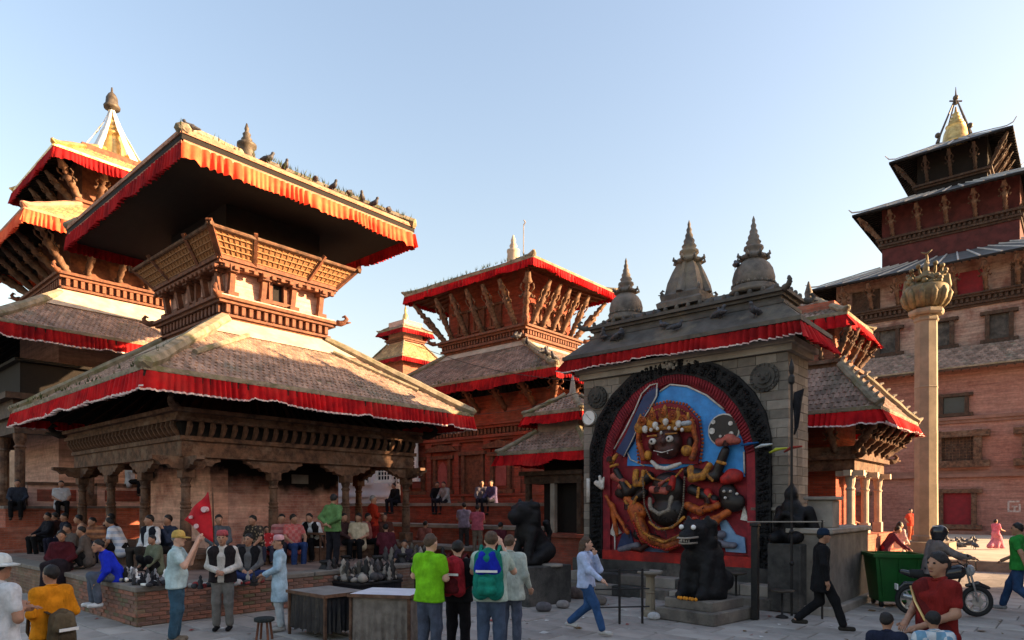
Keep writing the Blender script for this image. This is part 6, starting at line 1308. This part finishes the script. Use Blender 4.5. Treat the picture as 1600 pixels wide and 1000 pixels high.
b.add(vs, fs); o = b.build('flag_cloth', mat('crimson_flag', (.52, .01, .02), None, 4, .8, .1), fo, True); md = o.modifiers.new('t', 'SOLIDIFY'); md.thickness = .008; md.offset = 0
for px, py, r in ((321, 796, .055), (309, 822, .045), (300, 808, .03)):
    x, y, z = fpt(px, py); b = MB(); m_ = 12; b.prism([(x + r * math.cos(2 * math.pi * k / m_), z + r * math.sin(2 * math.pi * k / m_)) for k in range(m_)], lambda a, zz, t: (a, t, zz), -.075, .06); b.build('emblem', mat('flag_emblem', (.75, .5, .5), None, 4, .8, 0), fo, fix=True)
# ------------------------------------------------------------------ tables, stall, stool
def table(label, near, lx, ly, h, topm, skirtm, legm, rz=TH, skirt=.9, name='market_table'):
    o = thing(name, label, 'table', near, rz)   # origin at the nearest corner; extends to -x and +y
    b = MB(); b.cbox(-lx, 0, 0, ly, h - .035, h, .008); tp = b.build('table_top', topm, o)
    b = MB(); b.bar((-lx - .01, -.008, h - .02), (.01, -.008, h - .02), .02, .05); b.bar((.008, -.01, h - .02), (.008, ly + .01, h - .02), .02, .05); b.build('top_edge', legm, tp)
    for x, y in ((-.03, .03), (-lx + .03, .03), (-lx + .03, ly - .03), (-.03, ly - .03)):
        b = MB(); b.bar((x, y, -.005), (x, y, h - .035), .04, .04, up=(1, 0, 0)); b.build('leg', legm, o)
    if skirt:
        b = MB(); n = 40; P = [(-lx + .04, .05), (-.05, .05), (-.05, ly - .04), (-lx + .04, ly - .04), (-lx + .04, .05)]; vs = []; cnt = 0
        for a, c in zip(P, P[1:]):
            for i in range(n):
                f = i / n; x = a[0] + (c[0] - a[0]) * f; y = a[1] + (c[1] - a[1]) * f
                for k in range(6):
                    g_ = k / 5; wv = .025 * g_ * math.sin(i * 1.3 + cnt) + .02 * g_ * math.sin(i * .47)
                    nx, ny = (c[1] - a[1]), -(c[0] - a[0]); L = math.hypot(nx, ny); vs.append((x + nx / L * (wv + .0), y + ny / L * (wv + .0), h - .036 - g_ * h * skirt + .02 * math.sin(i * .8) * (g_ == 1)))
            cnt += 1
        tot = len(vs) // 6
        fs = [(i * 6 + k, i * 6 + k + 1, ((i + 1) % tot) * 6 + k + 1, ((i + 1) % tot) * 6 + k) for i in range(tot) for k in range(5)]
        b.add(vs, fs); b.build('cloth_skirt', skirtm, o, True)
    return o
table('grey-topped market table with black plastic skirt and wooden legs', gpt(507, 1004, 0), 1.08, .8, .72, mat('grey_board', (.22, .205, .185), (.15, .14, .13), 4, .7, .2), mat('black_plastic_sheet', (.018, .019, .024), (.01, .01, .013), 6, .35, .5, 14, spec=.5), wood_tan, skirt=.8)
table('white-topped table draped with a taupe cloth', gpt(612, 1008, 0) + Vector((.3, -.15, 0)), 1.0, .85, .76, mat('white_sheet', (.60, .61, .66), (.5, .51, .56), 4, .6, .1), cloth((.22, .19, .165)), wood_tan, rz=TH + R(28), skirt=.97)
dk = seat_px(500, .70, 1.05); table('small wooden desk on the temple platform', (dk.x, dk.y, .70), .55, .5, .72, wood_tan, None, wood_tan, skirt=0, name='wooden_desk')
st = gpt(413, 1000, 0); so_ = thing('wooden_stool', 'low round stool with dark seat in front of the platform', 'stool', st, 0)
b = MB(); b.lathe([(.13, .29), (.155, .30), (.155, .345), (.13, .355)], 16); b.build('seat', cloth((.035, .04, .04)), so_, True)
for k in range(4):
    a = math.pi / 4 + k * math.pi / 2; b = MB(); b.tube([(.13 * math.cos(a), .13 * math.sin(a), 0), (.09 * math.cos(a), .09 * math.sin(a), .3)], .02, 6); b.build('leg', wood_red, so_)
rd = random.Random(21)
def trinkets(name, label, pos, rz, lx, ly, n, mats, s=1.0):
    b = MB()
    for _ in range(n):
        x = rd.uniform(-lx / 2, lx / 2); y = rd.uniform(-ly / 2, ly / 2); k = rd.random(); q = rd.uniform(.6, 1.3) * s; mi = rd.randrange(len(mats))
        if k < .3: b.lathe([(.05 * q, 0), (.07 * q, .03 * q), (.06 * q, .06 * q), (.02 * q, .08 * q)], 8, (x, y, 0), mi)
        elif k < .55: b.lathe([(.05 * q, 0), (.05 * q, .03 * q), (.03 * q, .07 * q), (.045 * q, .13 * q), (.02 * q, .17 * q), (.028 * q, .2 * q), (.005, .24 * q)], 8, (x, y, 0), mi)
        elif k < .8: b.bar((x - .06 * q, y, .02), (x + .06 * q, y + .03, .03), .05 * q, .04, mi)
        else: b.ball((x, y, .05 * q), (.06 * q, .05 * q, .05 * q), 7, 5, mi)
    return tag(b.build(name, mats, None, True, pos), label, 'wares', kind='stuff')
brs = [brass_d, iron, cloth((.10, .09, .09)), stone_l]
stl = gpt(560, 948, 0); so2 = thing('trinket_stall', 'low stall table under black cloth crowded with dark metal wares', 'stall', stl, TH)
b = MB(); b.cbox(-1.6, 0, 0, 1.2, .42, .47); b.build('table_top', iron, so2); b = MB(); b.box(-1.57, -.03, .03, 1.17, 0, .42); b.build('cloth_skirt', cloth((.016, .015, .018)), so2)
c0 = stl + EX * -.8 + EY * .6; w = trinkets('metal_wares', 'dark metal bowls and figurines heaped on the black stall', (c0.x, c0.y, .475), 0, 1.5, 1.1, 170, brs, 1.6); w.rotation_euler = (0, 0, TH)
stl2 = gpt(648, 925, 0); so3 = thing('trinket_stall', 'second black trinket stall between the green tee man and the porch', 'stall', stl2, TH)
b = MB(); b.cbox(-1.5, 0, 0, 1.2, .50, .55); b.build('table_top', iron, so3); b = MB(); b.box(-1.47, -.03, .03, 1.17, 0, .50); b.build('cloth_skirt', cloth((.02, .018, .02)), so3)
c0 = stl2 + EX * -.75 + EY * .6; w = trinkets('metal_wares', 'dark metal wares on the farther black stall', (c0.x, c0.y, .555), 0, 1.4, 1.1, 150, brs, 1.8); w.rotation_euler = (0, 0, TH)
c0 = seat_ny(225, .70, 1.75); w = trinkets('souvenir_heap', 'heap of small dark and white souvenirs on the platform corner', (c0.x, c0.y, .705), 0, 1.6, .55, 110, [cloth((.05, .05, .055)), cloth((.3, .3, .31)), cloth((.02, .02, .024)), white_paint], .9); w.rotation_euler = (0, 0, TH)
c0 = gpt(352, 915, .70); w = trinkets('souvenir_heap', 'souvenirs laid out beside the man in the red topi', (c0.x, c0.y, .705), 0, 1.3, .4, 40, [cloth((.05, .05, .055)), cloth((.4, .38, .36)), cloth((.3, .05, .05))], .8); w.rotation_euler = (0, 0, TH + R(90))
# green pot and bags under the tables
gp = gpt(572, 992, 0); o = thing('plastic_drum', 'pale green plastic drum standing between the two front tables', 'drum', gp, 0); b = MB(); b.lathe([(.13, 0), (.14, .05), (.15, .45), (.14, .5), (.1, .52)], 14); b.build('body', mat('green_plastic', (.10, .24, .17), None, 4, .5, .1), o, True); b = MB(); b.lathe([(.15, .52), (.155, .54), (.15, .57), (.05, .58)], 14); b.build('lid', mat('grey_lid', (.2, .22, .22), None), o, True)
# ------------------------------------------------------------------ stone beasts
def lion(label, pos, hd, s, pedestal, drape=False, teeth=True, name='guardian_lion'):
    o = thing(name, label, 'statue', pos, R(hd)); z0 = pedestal[-1][1] if pedestal else 0
    b = MB()
    for (w_, z1), zp_ in zip(pedestal, [0] + [q[1] for q in pedestal[:-1]]): b.cbox(-w_ / 2, w_ / 2, -w_ * .55, w_ * .55, zp_ - .01, z1, .02)
    if pedestal: b.build('pedestal', stone_d if not drape else stone, o)
    P = lambda x, y, z: (x * s, y * s, z0 + z * s)
    pr_ = [cone(P(0, .25, .28), P(0, -.12, .75), .30 * s, .27 * s), cone(P(0, -.1, .7), P(0, -.22, 1.05), .26 * s, .22 * s), ell(P(0, -.28, 1.18), (.24 * s, .24 * s, .22 * s)), cone(P(0, -.42, 1.1), P(0, -.56, 1.08), .15 * s, .13 * s), cone(P(0, -.42, 1.0), P(0, -.53, .96), .11 * s, .09 * s), ell(P(0, -.1, 1.1), (.28 * s, .22 * s, .28 * s))]
    for sx in (-1, 1):
        pr_ += [cone(P(sx * .2, -.2, .72), P(sx * .2, -.34, .1), .12 * s, .1 * s), cone(P(sx * .2, -.34, .07), P(sx * .2, -.46, .06), .1 * s, .08 * s), cone(P(sx * .24, .22, .3), P(sx * .28, -.1, .16), .2 * s, .13 * s), cone(P(sx * .28, -.08, .08), P(sx * .28, -.22, .07), .1 * s, .08 * s), cone(P(sx * .17, -.2, 1.34), P(sx * .2, -.2, 1.44), .07 * s, .03 * s), ell(P(sx * .1, -.46, 1.25), (.06 * s, .06 * s, .06 * s))]
        for k in range(5): a = k * .5; pr_ += [ell(P(sx * (.24 - .02 * k), -.12 + .03 * k, 1.3 - .14 * k), (.09 * s, .1 * s, .09 * s))]
    pr_ += [cone(P(0, .45, .2), P(0, .52, .7), .06 * s, .05 * s), cone(P(0, .52, .7), P(0, .42, .9), .06 * s, .09 * s)]
    for k in range(9): a = -2.4 + k * .6; pr_ += [ell(P(.26 * math.sin(a), -.12 + .1 * math.cos(a), .95 + .05 * (k % 2)), (.06 * s, .07 * s, .1 * s))]
    if drape: pr_ += [cone(P(-.1, .02, .75), P(-.18, -.06, .12), .24 * s, .28 * s), cone(P(.1, .02, .75), P(.18, -.06, .12), .24 * s, .28 * s)]
    sdf_obj('body', pr_, black_st, o, .028 * max(s, .7), .06 * s, noise=.006 * s, nscale=20 / s)
    if teeth:
        b = MB(); 
        for k in range(7): x = (-.09 + .03 * k); b.ball(P(x, -.70 + abs(x) * .9, 1.03), (.016 * s, .02 * s, .035 * s), 6, 4)
        b.tube([P(-.17, -.46, 1.09), P(-.12, -.64, 1.075), P(0, -.70, 1.07), P(.12, -.64, 1.075), P(.17, -.46, 1.09)], .02 * s, 5); b.tube([P(-.15, -.46, .99), P(-.11, -.6, .985), P(0, -.66, .98), P(.11, -.6, .985), P(.15, -.46, .99)], .02 * s, 5); b.build('teeth', stone_l, o, True)
        for sx in (-1, 1): b = MB(); b.ball(P(sx * .12, -.525, 1.26), .045 * s, 8, 5); b.build('eye', white_paint, o, True)
    return o
gl = lion('black guardian lion in front of the relief showing white teeth', gpt(1100, 966, 0), -48, 1.04, [(1.22, .22), (1.0, .40)], True)
vml = mat('vermilion_powder', (.42, .05, .02), (.25, .03, .015), 12, .9, .2)
b = MB(); b.ball((0, -.30 * 1.04, .4 + 1.41 * 1.04), (.05, .06, .03), 8, 5); b.build('vermilion_mark', vml, gl, True)
for k in range(7): b = MB(); b.ball((-.18 + .06 * k, -.55 - .02 * (k % 2), .42), .035, 7, 4); b.build('marigold', mat('marigold', (.75, .28, .02), None, 12), gl, True)
lion('black stone lion on a dark block between the stalls and the shrine', gpt(832, 940, 0), -50, .98, [(1.15, .82)], False, False)
# ------------------------------------------------------------------ stone slab wall, altar block and black kneeling figure
nb = Vector((6.07, 12.7, 0)); ab = thing('stone_altar_wall', 'grey stone slab wall in front of the small temple on the right', 'wall', nb, TH)
b = MB(); b.cbox(-.75, 0, 0, 2.9, -.02, 1.55, .02); b.build('slab', stone, ab); b = MB(); b.cbox(-.82, .06, -.06, 2.98, 1.552, 1.66, .02); b.build('coping', stone_l, ab); b = MB(); b.cbox(-.8, .12, -.1, 3.0, -.02, .16, .02); b.build('footing', stone_l, ab)
pd = nb + EX * -.32 + EY * .7; pk = thing('stone_pedestal', 'square grey stone pedestal on the slab wall', 'pedestal', (pd.x, pd.y, 1.66), TH)
b = MB(); b.cbox(-.24, .24, -.24, .24, 0, .55, .015); b.build('block', stone_l, pk); b = MB(); b.cbox(-.3, .3, -.3, .3, .552, .62, .012); b.build('cap', stone_l, pk)
kp = gpt(1258, 962, 0); kf = thing('kneeling_statue', 'black kneeling stone figure against the right pier of the shrine', 'statue', (kp.x, kp.y + .6, 0), R(-50))
b = MB(); b.cbox(-.34, .34, -.34, .34, 0, 1.35, .02); b.build('pedestal', stone_d, kf)
pr_ = [cone((0, .05, 1.5), (0, 0, 2.05), .24, .2), ell((0, -.02, 2.32), (.13, .14, .16)), cone((0, 0, 2.1), (0, -.02, 2.25), .12, .1), cone((-.3, .1, 2.0), (-.36, .2, 1.5), .1, .14), cone((.3, .1, 2.0), (.36, .2, 1.5), .1, .14)]
for sx in (-1, 1): pr_ += [cone((sx * .2, 0, 2.0), (sx * .24, -.16, 1.75), .08, .07), cone((sx * .24, -.16, 1.75), (sx * .03, -.28, 1.95), .06, .05), cone((sx * .15, 0, 1.5), (sx * .2, -.32, 1.46), .14, .11)]
pr_ += [cone((0, 0, 2.42), (0, 0, 2.55), .09, .03)]; sdf_obj('figure', pr_, black_st, kf, .03, .05, noise=.004)
# iron lamp pole with pennant, posts, railing
lp = gpt(1237, 962, 0); lo = thing('iron_lamp_pole', 'black iron pole with dark pennant beside the right pier of the shrine', 'pole', (lp.x, lp.y, 0), 0)
b = MB(); b.tube([(0, 0, 0), (0, 0, 4.65)], .025, 8); b.build('pole', iron, lo); b = MB(); b.lathe([(.02, 4.4), (.06, 4.45), (.06, 4.55), (.03, 4.6), (.05, 4.68), (.05, 4.75), (.01, 4.9)], 10); b.build('knob', iron, lo)
b = MB(); vs = []
for i in range(7):
    f = i / 6; ww = .17 * (1 - f) ** .6 + .02; zz = 4.25 - .8 * f
    for k in range(4): g_ = k / 3; vs.append((.03 + ww * g_, .03 * math.sin(i + k * 2) - .02, zz + .08 * g_ * (1 - f)))
b.add(vs, [(i * 4 + k, i * 4 + k + 1, (i + 1) * 4 + k + 1, (i + 1) * 4 + k) for i in range(6) for k in range(3)]); o = b.build('pennant', cloth((.02, .02, .024)), lo, True); o.modifiers.new('t', 'SOLIDIFY').thickness = .01
for zz in (1.0, 1.6): b = MB(); b.ball((0, 0, zz), .05, 8, 6); b.build('joint', iron, lo, True)
ps = thing('prayer_scarf', 'blue, white and yellow scarf tied across the right pier of the shrine', 'scarf', K0 + EX * -.35 + EY * -.26 + Vector((0, 0, 3.35)), TH)
for k, (c, dz) in enumerate((((.02, .10, .28), .05), ((.6, .65, .68), .0), ((.50, .55, .06), -.1), ((.3, .05, .04), -.08))):
    b = MB(); x0 = -.55 + .3 * k; b.tube([(x0, 0, dz - .02 * k), (x0 + .15, -.03, dz + .02), (x0 + .36, 0, dz + .04)], [.03, .06, .03], 7, flat=.6); b.build('scarf_piece', cloth(c), ps, True)
def post(label, p, h, r, name='iron_post', m=iron):
    o = thing(name, label, 'post', p, TH); b = MB(); b.cbox(-r, r, -r, r, 0, h, .01); b.build('shaft', m, o); b = MB(); b.cbox(-r * 1.3, r * 1.3, -r * 1.3, r * 1.3, h, h + .06, .01); b.build('cap', m, o); return o
post('thick black post right of the guardian lion', gpt(1180, 968, 0), 1.72, .06)
q0 = gpt(1168, 968, 0); rl = thing('rail_bar', 'thin horizontal iron rail reaching right from the black post', 'rail', (q0.x, q0.y, 1.80), 0); b = MB(); b.tube([(0, 0, 0), (1.45, .05, .0)], .014, 6); b.build('bar', stone_l, rl); b = MB(); b.tube([(1.4, .05, -1.8), (1.4, .05, .03)], .02, 6); b.build('support', iron, rl)
r0 = gpt(968, 975, 0); rr = thing('metal_railing', 'black metal barrier railing by the walking woman', 'railing', r0, R(8))
for x in (0, .42): b = MB(); b.bar((x, 0, 0), (x, 0, .98), .035, .035, up=(1, 0, 0)); b.build('upright', iron, rr)
for zz in (.3, .62, .95): b = MB(); b.tube([(-.45, 0, zz), (.55, 0, zz)], .014, 6); b.build('rail', iron, rr)
def lamp_stand(label, p, h):
    o = thing('stone_lamp_stand', label, 'lamp stand', p, TH); b = MB(); b.lathe([(.16, 0), (.16, .08), (.1, .12), (.085, h * .5), (.1, h * .52), (.085, h * .55), (.085, h - .12), (.15, h - .06)], 10); b.build('shaft', col_stone, o); b = MB(); b.lathe([(.16, h - .06), (.24, h - .05), (.24, h), (.18, h + .01)], 16); b.build('bowl', stone_l, o, True)
lamp_stand('stone lamp stand with flat dish beside the left stone lion', gpt(862, 942, 0), .84); lamp_stand('stone lamp stand in front of the relief base', gpt(1016, 962, 0), .86)
for px, py, h_, lb in ((1222, 965, .5, 'small round ritual dish stand behind the black suited man'), (1150, 955, .75, 'short iron oil lamp with dish right of the guardian lion')):
    o = thing('oil_lamp', lb, 'lamp', gpt(px, py, 0), 0); b = MB(); b.lathe([(.12, 0), (.1, .03), (.02, .06), (.02, h_ - .06), (.05, h_ - .04)], 10); b.build('stem', iron, o, True); b = MB(); b.lathe([(.05, h_ - .04), (.2, h_ - .01), (.22, h_ + .02), (.1, h_)], 16); b.build('dish', brass_d, o, True)
# loose stones and bundles by the shrine foot
for k, (px, py, r_, c) in enumerate(((820, 935, .2, (.5, .48, .42)), (905, 935, .24, (.16, .12, .11)), (880, 950, .14, (.3, .27, .26)), (1022, 968, .12, (.6, .6, .6)), (850, 955, .16, (.14, .13, .14)), (935, 945, .18, (.2, .17, .15)))):
    p = gpt(px, py, 0); o = sdf_obj('cloth_bundle', [cone((-r_ * .5, 0, r_ * .5), (r_ * .5, 0, r_ * .45), r_ * .55, r_ * .5), ell((0, 0, r_ * .7), (r_ * .7, r_ * .6, r_ * .5))], cloth(c), None, .025, .05, noise=.008, loc=p, clips=[((0, 0, -1), .0)])
    tag(o, ['pale cloth bundle beside the left stone lion', 'dark cloth bundle on the shrine step behind the walking woman', 'grey bundle near the left lamp stand', 'white bundle at the foot of the right lamp stand', 'dark grey bundle in front of the left stone lion', 'brown bundle at the left foot of the shrine'][k], 'bundle')
# low steps in front of the relief
s0 = K0 + EX * -2.6 + EY * -.55; stp = thing('shrine_steps', 'worn brick and stone steps along the foot of the relief shrine', 'steps', (s0.x, s0.y, 0), TH)
for k, (e, zz) in enumerate(((.45, .22), (.15, .45))):
    for j in range(7): b = MB(); b.cbox(-2.6 + j * .74, -2.6 + (j + 1) * .74 - .01, -e, .3, -.02 if k == 0 else .222, zz, .012); b.build('step_stone', (stone, stone_l, stone_d)[(j + k) % 3], stp)
# ------------------------------------------------------------------ green bin
gb = gpt(1395, 946, 0); o = thing('wheeled_bin', 'large dark green wheeled bin with open top on the right', 'bin', gb, R(-12)); gpm = mat('green_bin_plastic', (.012, .11, .022), (.009, .08, .017), 3, .45, .1, 20)
w0_, w1__ = .36, .46
b = MB(); vs = [(-w0_, -.33, .12), (w0_, -.33, .12), (w0_, .33, .12), (-w0_, .33, .12), (-w1__, -.42, 1.08), (w1__, -.42, 1.08), (w1__, .42, 1.08), (-w1__, .42, 1.08), (-w0_ * 1.0, -.29, .3), (w0_, -.29, .3), (w0_, .29, .3), (-w0_, .29, .3), (-w1__ + .03, -.39, 1.08), (w1__ - .03, -.39, 1.08), (w1__ - .03, .39, 1.08), (-w1__ + .03, .39, 1.08)]
b.add(vs, [(3, 2, 1, 0), (0, 1, 5, 4), (1, 2, 6, 5), (2, 3, 7, 6), (3, 0, 4, 7), (4, 5, 13, 12), (5, 6, 14, 13), (6, 7, 15, 14), (7, 4, 12, 15), (8, 9, 10, 11), (12, 13, 9, 8), (13, 14, 10, 9), (14, 15, 11, 10), (15, 12, 8, 11)]); b.build('tub', gpm, o)
b = MB(); ring((-w1__, w1__, -.42, .42), -.01, .05, 1.04, 1.11, b); b.build('rim', gpm, o)
for x in (-.3, 0, .3): b = MB(); b.bar((x * .9, -.345, .2), (x * 1.2, -.43, 1.0), .05, .03, up=(0, 1, 0)); b.build('rib', gpm, o)
for x in (-.3, .3):
    for y in (-.25, .25): b = MB(); b.prism([(.08 * math.cos(2 * math.pi * k / 14), .08 * math.sin(2 * math.pi * k / 14)) for k in range(14)], lambda a, zz, t: (x + t, y + a, .08 + zz), -.025, .025); b.build('wheel', iron, o, fix=True)
# ------------------------------------------------------------------ motorbike and rider
mp_ = gpt(1474, 962, 0); bk = thing('motorbike', 'black motorbike with alloy wheels standing behind the woman in red', 'motorbike', mp_, R(-14)); bk.scale = (.88, .88, .92)
def wheel(x, par):
    o = MB(); o.tube([(x + .27 * math.cos(2 * math.pi * k / 28), 0, .32 + .27 * math.sin(2 * math.pi * k / 28)) for k in range(29)], .05, 8, cap=False); tw_ = o.build('wheel', mat('tyre', (.02, .02, .021), None, 20, .8, .3), par, True)
    o = MB(); o.tube([(x + .21 * math.cos(2 * math.pi * k / 28), 0, .32 + .21 * math.sin(2 * math.pi * k / 28)) for k in range(29)], .022, 6, cap=False); alm = mat('alloy', (.45, .45, .46), None, 8, .35, 0, metal=.8)
    for k in range(6): a = 2 * math.pi * k / 6; o.bar((x, 0, .32), (x + .2 * math.cos(a), 0, .32 + .2 * math.sin(a)), .03, .035)
    o.tube([(x, -.06, .32), (x, .06, .32)], .05, 10); o.build('rim', alm, tw_)
    o = MB(); o.tube([(x, -.062, .32), (x, -.07, .32)], .11, 16); o.build('brake_disc', alm, tw_)
wheel(.63, bk); wheel(-.63, bk); bp_ = mat('bike_paint', (.02, .02, .024), None, 4, .2, 0, spec=.6)
sdf_obj('tank', [cone((-.05, 0, .86), (.28, 0, .92), .13, .15)], bp_, bk, .02, .04); sdf_obj('seat', [cone((-.62, 0, .86), (-.1, 0, .82), .09, .12)], mat('bike_seat', (.015, .015, .015), None, 20, .7, .1), bk, .02, .03)
sdf_obj('engine', [cone((.0, 0, .4), (.12, 0, .62), .15, .13), ell((-.12, 0, .42), (.16, .14, .13))], mat('engine_metal', (.12, .12, .125), None, 9, .45, .2, metal=.6), bk, .025, .03)
sdf_obj('tail', [cone((-.6, 0, .84), (-.82, 0, .9), .08, .05)], bp_, bk, .02, .03); sdf_obj('headlamp', [ell((.5, 0, .95), (.1, .11, .12))], mat('lamp_glass', (.35, .36, .38), None, 5, .15, 0, spec=.7), bk, .02, .02)
sdf_obj('front_mudguard', [cone((.45, 0, .64), (.65, 0, .68), .04, .05), cone((.65, 0, .68), (.86, 0, .6), .05, .035)], bp_, bk, .018, .03); sdf_obj('rear_mudguard', [cone((-.5, 0, .66), (-.75, 0, .64), .05, .05), cone((-.75, 0, .64), (-.92, 0, .5), .05, .03)], bp_, bk, .02, .03)
for sy in (-1, 1): b = MB(); b.tube([(.63, sy * .09, .32), (.46, sy * .09, 1.0)], .022, 7); b.build('fork_leg', MC['alloy'], bk); b = MB(); b.tube([(.42, sy * .05, 1.02), (.36, sy * .25, 1.1), (.26, sy * .36, 1.08)], .014, 6); b.build('handlebar', iron, bk); b = MB(); b.tube([(.36, sy * .22, 1.1), (.36, sy * .26, 1.25)], .007, 5); b.ball((.36, sy * .28, 1.27), (.02, .055, .035), 8, 5); b.build('mirror', iron, bk)
b = MB(); b.tube([(.4, 0, .95), (.1, 0, .75), (-.4, 0, .78)], .025, 6); b.tube([(.35, 0, .85), (.15, 0, .35), (-.2, 0, .3), (-.63, 0, .32)], .022, 6); b.build('frame', iron, bk); b = MB(); b.tube([(.1, -.14, .35), (-.3, -.17, .3), (-.85, -.19, .42)], [.025, .04, .05], 8); b.build('exhaust', MC['alloy'], bk, True)
b = MB(); b.box(-.93, -.91, -.1, .1, .52, .64); b.build('number_plate', white_paint, bk)
rp_ = mp_ + Vector((-.22, .06, 0)); person('motorbike rider in grey jacket and black helmet with white stripe', rp_, 76, 1.78, pose='astride', arms='reach', lean=10, top=(.19, .16, .155), sleeve='long', bot=(.03, .03, .04), hat='helmet', skin=skin_m)
# ------------------------------------------------------------------ terrace by the palace
te = tag(link('terrace', None), kind='structure'); bpy.data.objects.remove(te)
b = MB(); b.box(-6, 16, -33.2, -9.3, -.1, .28); te = tag(b.build('terrace', mat('sandy_paving', (.50, .41, .32), (.38, .31, .24), .8, .9, .3, 12)), kind='structure'); te.location = (33.4, 50.1, 0); te.rotation_euler = (0, 0, TH)
for k in range(18): b = MB(); b.cbox(-6 + k * 1.2, -6 + (k + 1) * 1.2 - .015, -33.5, -33.05, -.05, .30, .015); b.build('kerb_stone', stone, te)
# ------------------------------------------------------------------ pigeons
V, Fc = sdf_mesh([cone((0, .05, .10), (0, -.06, .12), .055, .05), cone((0, -.07, .13), (0, -.1, .19), .035, .028), ell((0, -.105, .205), (.026, .03, .026)), cone((0, -.13, .2), (0, -.15, .195), .01, .004), cone((0, .06, .09), (0, .19, .07), .04, .022), cone((-.045, -.02, .11), (-.03, .13, .09), .025, .012), cone((.045, -.02, .11), (.03, .13, .09), .025, .012)], .016, .025)
eb_ = MB()
for sx in (-1, 1): eb_.tube([(sx * .02, 0, .06), (sx * .022, -.005, 0)], .006, 4)
pig = np_mesh('pigeon', V, Fc, mat('pigeon_grey', (.075, .078, .09), (.03, .03, .036), 20, .6, .1), eb_); rd = random.Random(77)
def pigeon(p, label, group, s=1.15): o = link('pigeon', pig, None, p, rd.uniform(0, 6.28), s * rd.uniform(.9, 1.15)); tag(o, label, 'bird', group); return o
Ae = lambda x, y, z: A0 + EX * x + EY * y + Vector((0, 0, z))
for nth, f in zip(('pigeon at the near corner', 'second pigeon from the near corner', 'third pigeon from the near corner', 'fourth pigeon from the near corner', 'middle pigeon of nine', 'fourth pigeon from the far end', 'third pigeon from the far end', 'second pigeon from the far end', 'last pigeon at the far end'), (.02, .3, .37, .5, .58, .66, .72, .78, .86)): pigeon(Ae(3.62, -3.3 + 6.7 * f, 10.50), nth + ' of the front-left temple eave', 'pigeons on the front-left temple eave', 1.15)
for k in range(9):
    x = -4.9 + 4.6 * rd.random(); y = -.3 + .25 * rd.random(); pigeon(K0 + EX * x + EY * y + Vector((0, 0, 5.97 + (y + .42) * .94)), 'pigeon on the slate slope of the stone shrine', 'pigeons on the shrine roof', 1.25)
pigeon(K0 + EX * -1.25 + EY * .3 + Vector((0, 0, 7.42)), 'lone pigeon clinging to the right dome of the shrine', None, 1.1)
for k in range(8): f = rd.random(); pigeon(Vector((-.13, 30.8, 0)) + EX * (2.1 + 3.9 * f) + EY * (-2.1 - 2.3 * f) + Vector((0, 0, 9.12 - 1.95 * f)), 'pigeon on the right hip of the central temple roof', 'pigeons on the central temple roof', 1.5)
for k in range(16): p = gpt(rd.uniform(1470, 1540), rd.uniform(846, 858), .29); pigeon(p, 'pigeon feeding on the sunlit paving before the palace', 'pigeons on the sunlit paving', 1.5)

# ------------------------------------------------------------------ litter and stall clutter
lm = [mat('scrap_paper', (.62, .6, .56), None, 9, .9, .2), mat('scrap_foil', (.30, .06, .05), None, 9, .8, .2), mat('dry_leaf', (.14, .08, .03), None, 9, .9, .2)]; b = MB(); rl_ = random.Random(9)
for _ in range(260):
    y = rl_.uniform(9.8, 18); x = rl_.uniform(-.78, .78) * y; a = rl_.random() * 6.3; q = rl_.uniform(.012, .05) if rl_.random() < .93 else .09; c, s_ = math.cos(a) * q, math.sin(a) * q
    if y < 13.5 or x > 0: b.add([(x - c, y - s_, .002), (x + s_, y - c, .006), (x + c, y + s_, .012), (x - s_, y + c, .02)], [(0, 1, 2, 3)], rl_.choice((0, 2, 2, 2, 1)))
tag(b.build('litter', lm), 'scraps of paper and dry leaves scattered on the paving', 'litter', kind='stuff')
for k, (px, py, hh, lb) in enumerate(((508, 905, .42, 'left black metal pot on the stall'), (590, 902, .5, 'tall black metal pot in the middle of the stall'), (628, 893, .45, 'black pot near the vendor'), (540, 890, .36, 'squat black pot behind the stall'), (652, 900, .4, 'black pot nearest the green tee man'))):
    o = thing('metal_pot', lb, 'pot', gpt(px, py, .47 if k < 4 else .5), 0); b = MB(); b.lathe([(.10, 0), (.16, hh * .2), (.17, hh * .45), (.1, hh * .72), (.08, hh * .8), (.13, hh * .9), (.12, hh)], 14); b.build('body', iron, o, True); b = MB(); b.tube([(.14, 0, hh * .5), (.22, 0, hh * .7), (.11, 0, hh * .9)], .014, 6); b.build('handle', iron, o, True)

# ------------------------------------------------------------------ vermilion smears and flowers on the guardian lion, overhead cable
def wire(label, a, c, sag, r=.012):
    a = Vector(a); c = Vector(c); o = thing('overhead_cable', label, 'cable', a); b = MB(); b.tube([(c - a) * (i / 16) + Vector((0, 0, -sag * math.sin(math.pi * i / 16))) for i in range(17)], r, 5); b.build('cable', iron, o, True)
wire('thin cable sagging across the central temple roof', dpt(640, 536, 24), dpt(905, 596, 19), .25, .01)
wire('thin cable between the stone shrine and the central temple', dpt(735, 648, 22), dpt(914, 610, 17.6), .15, .008)
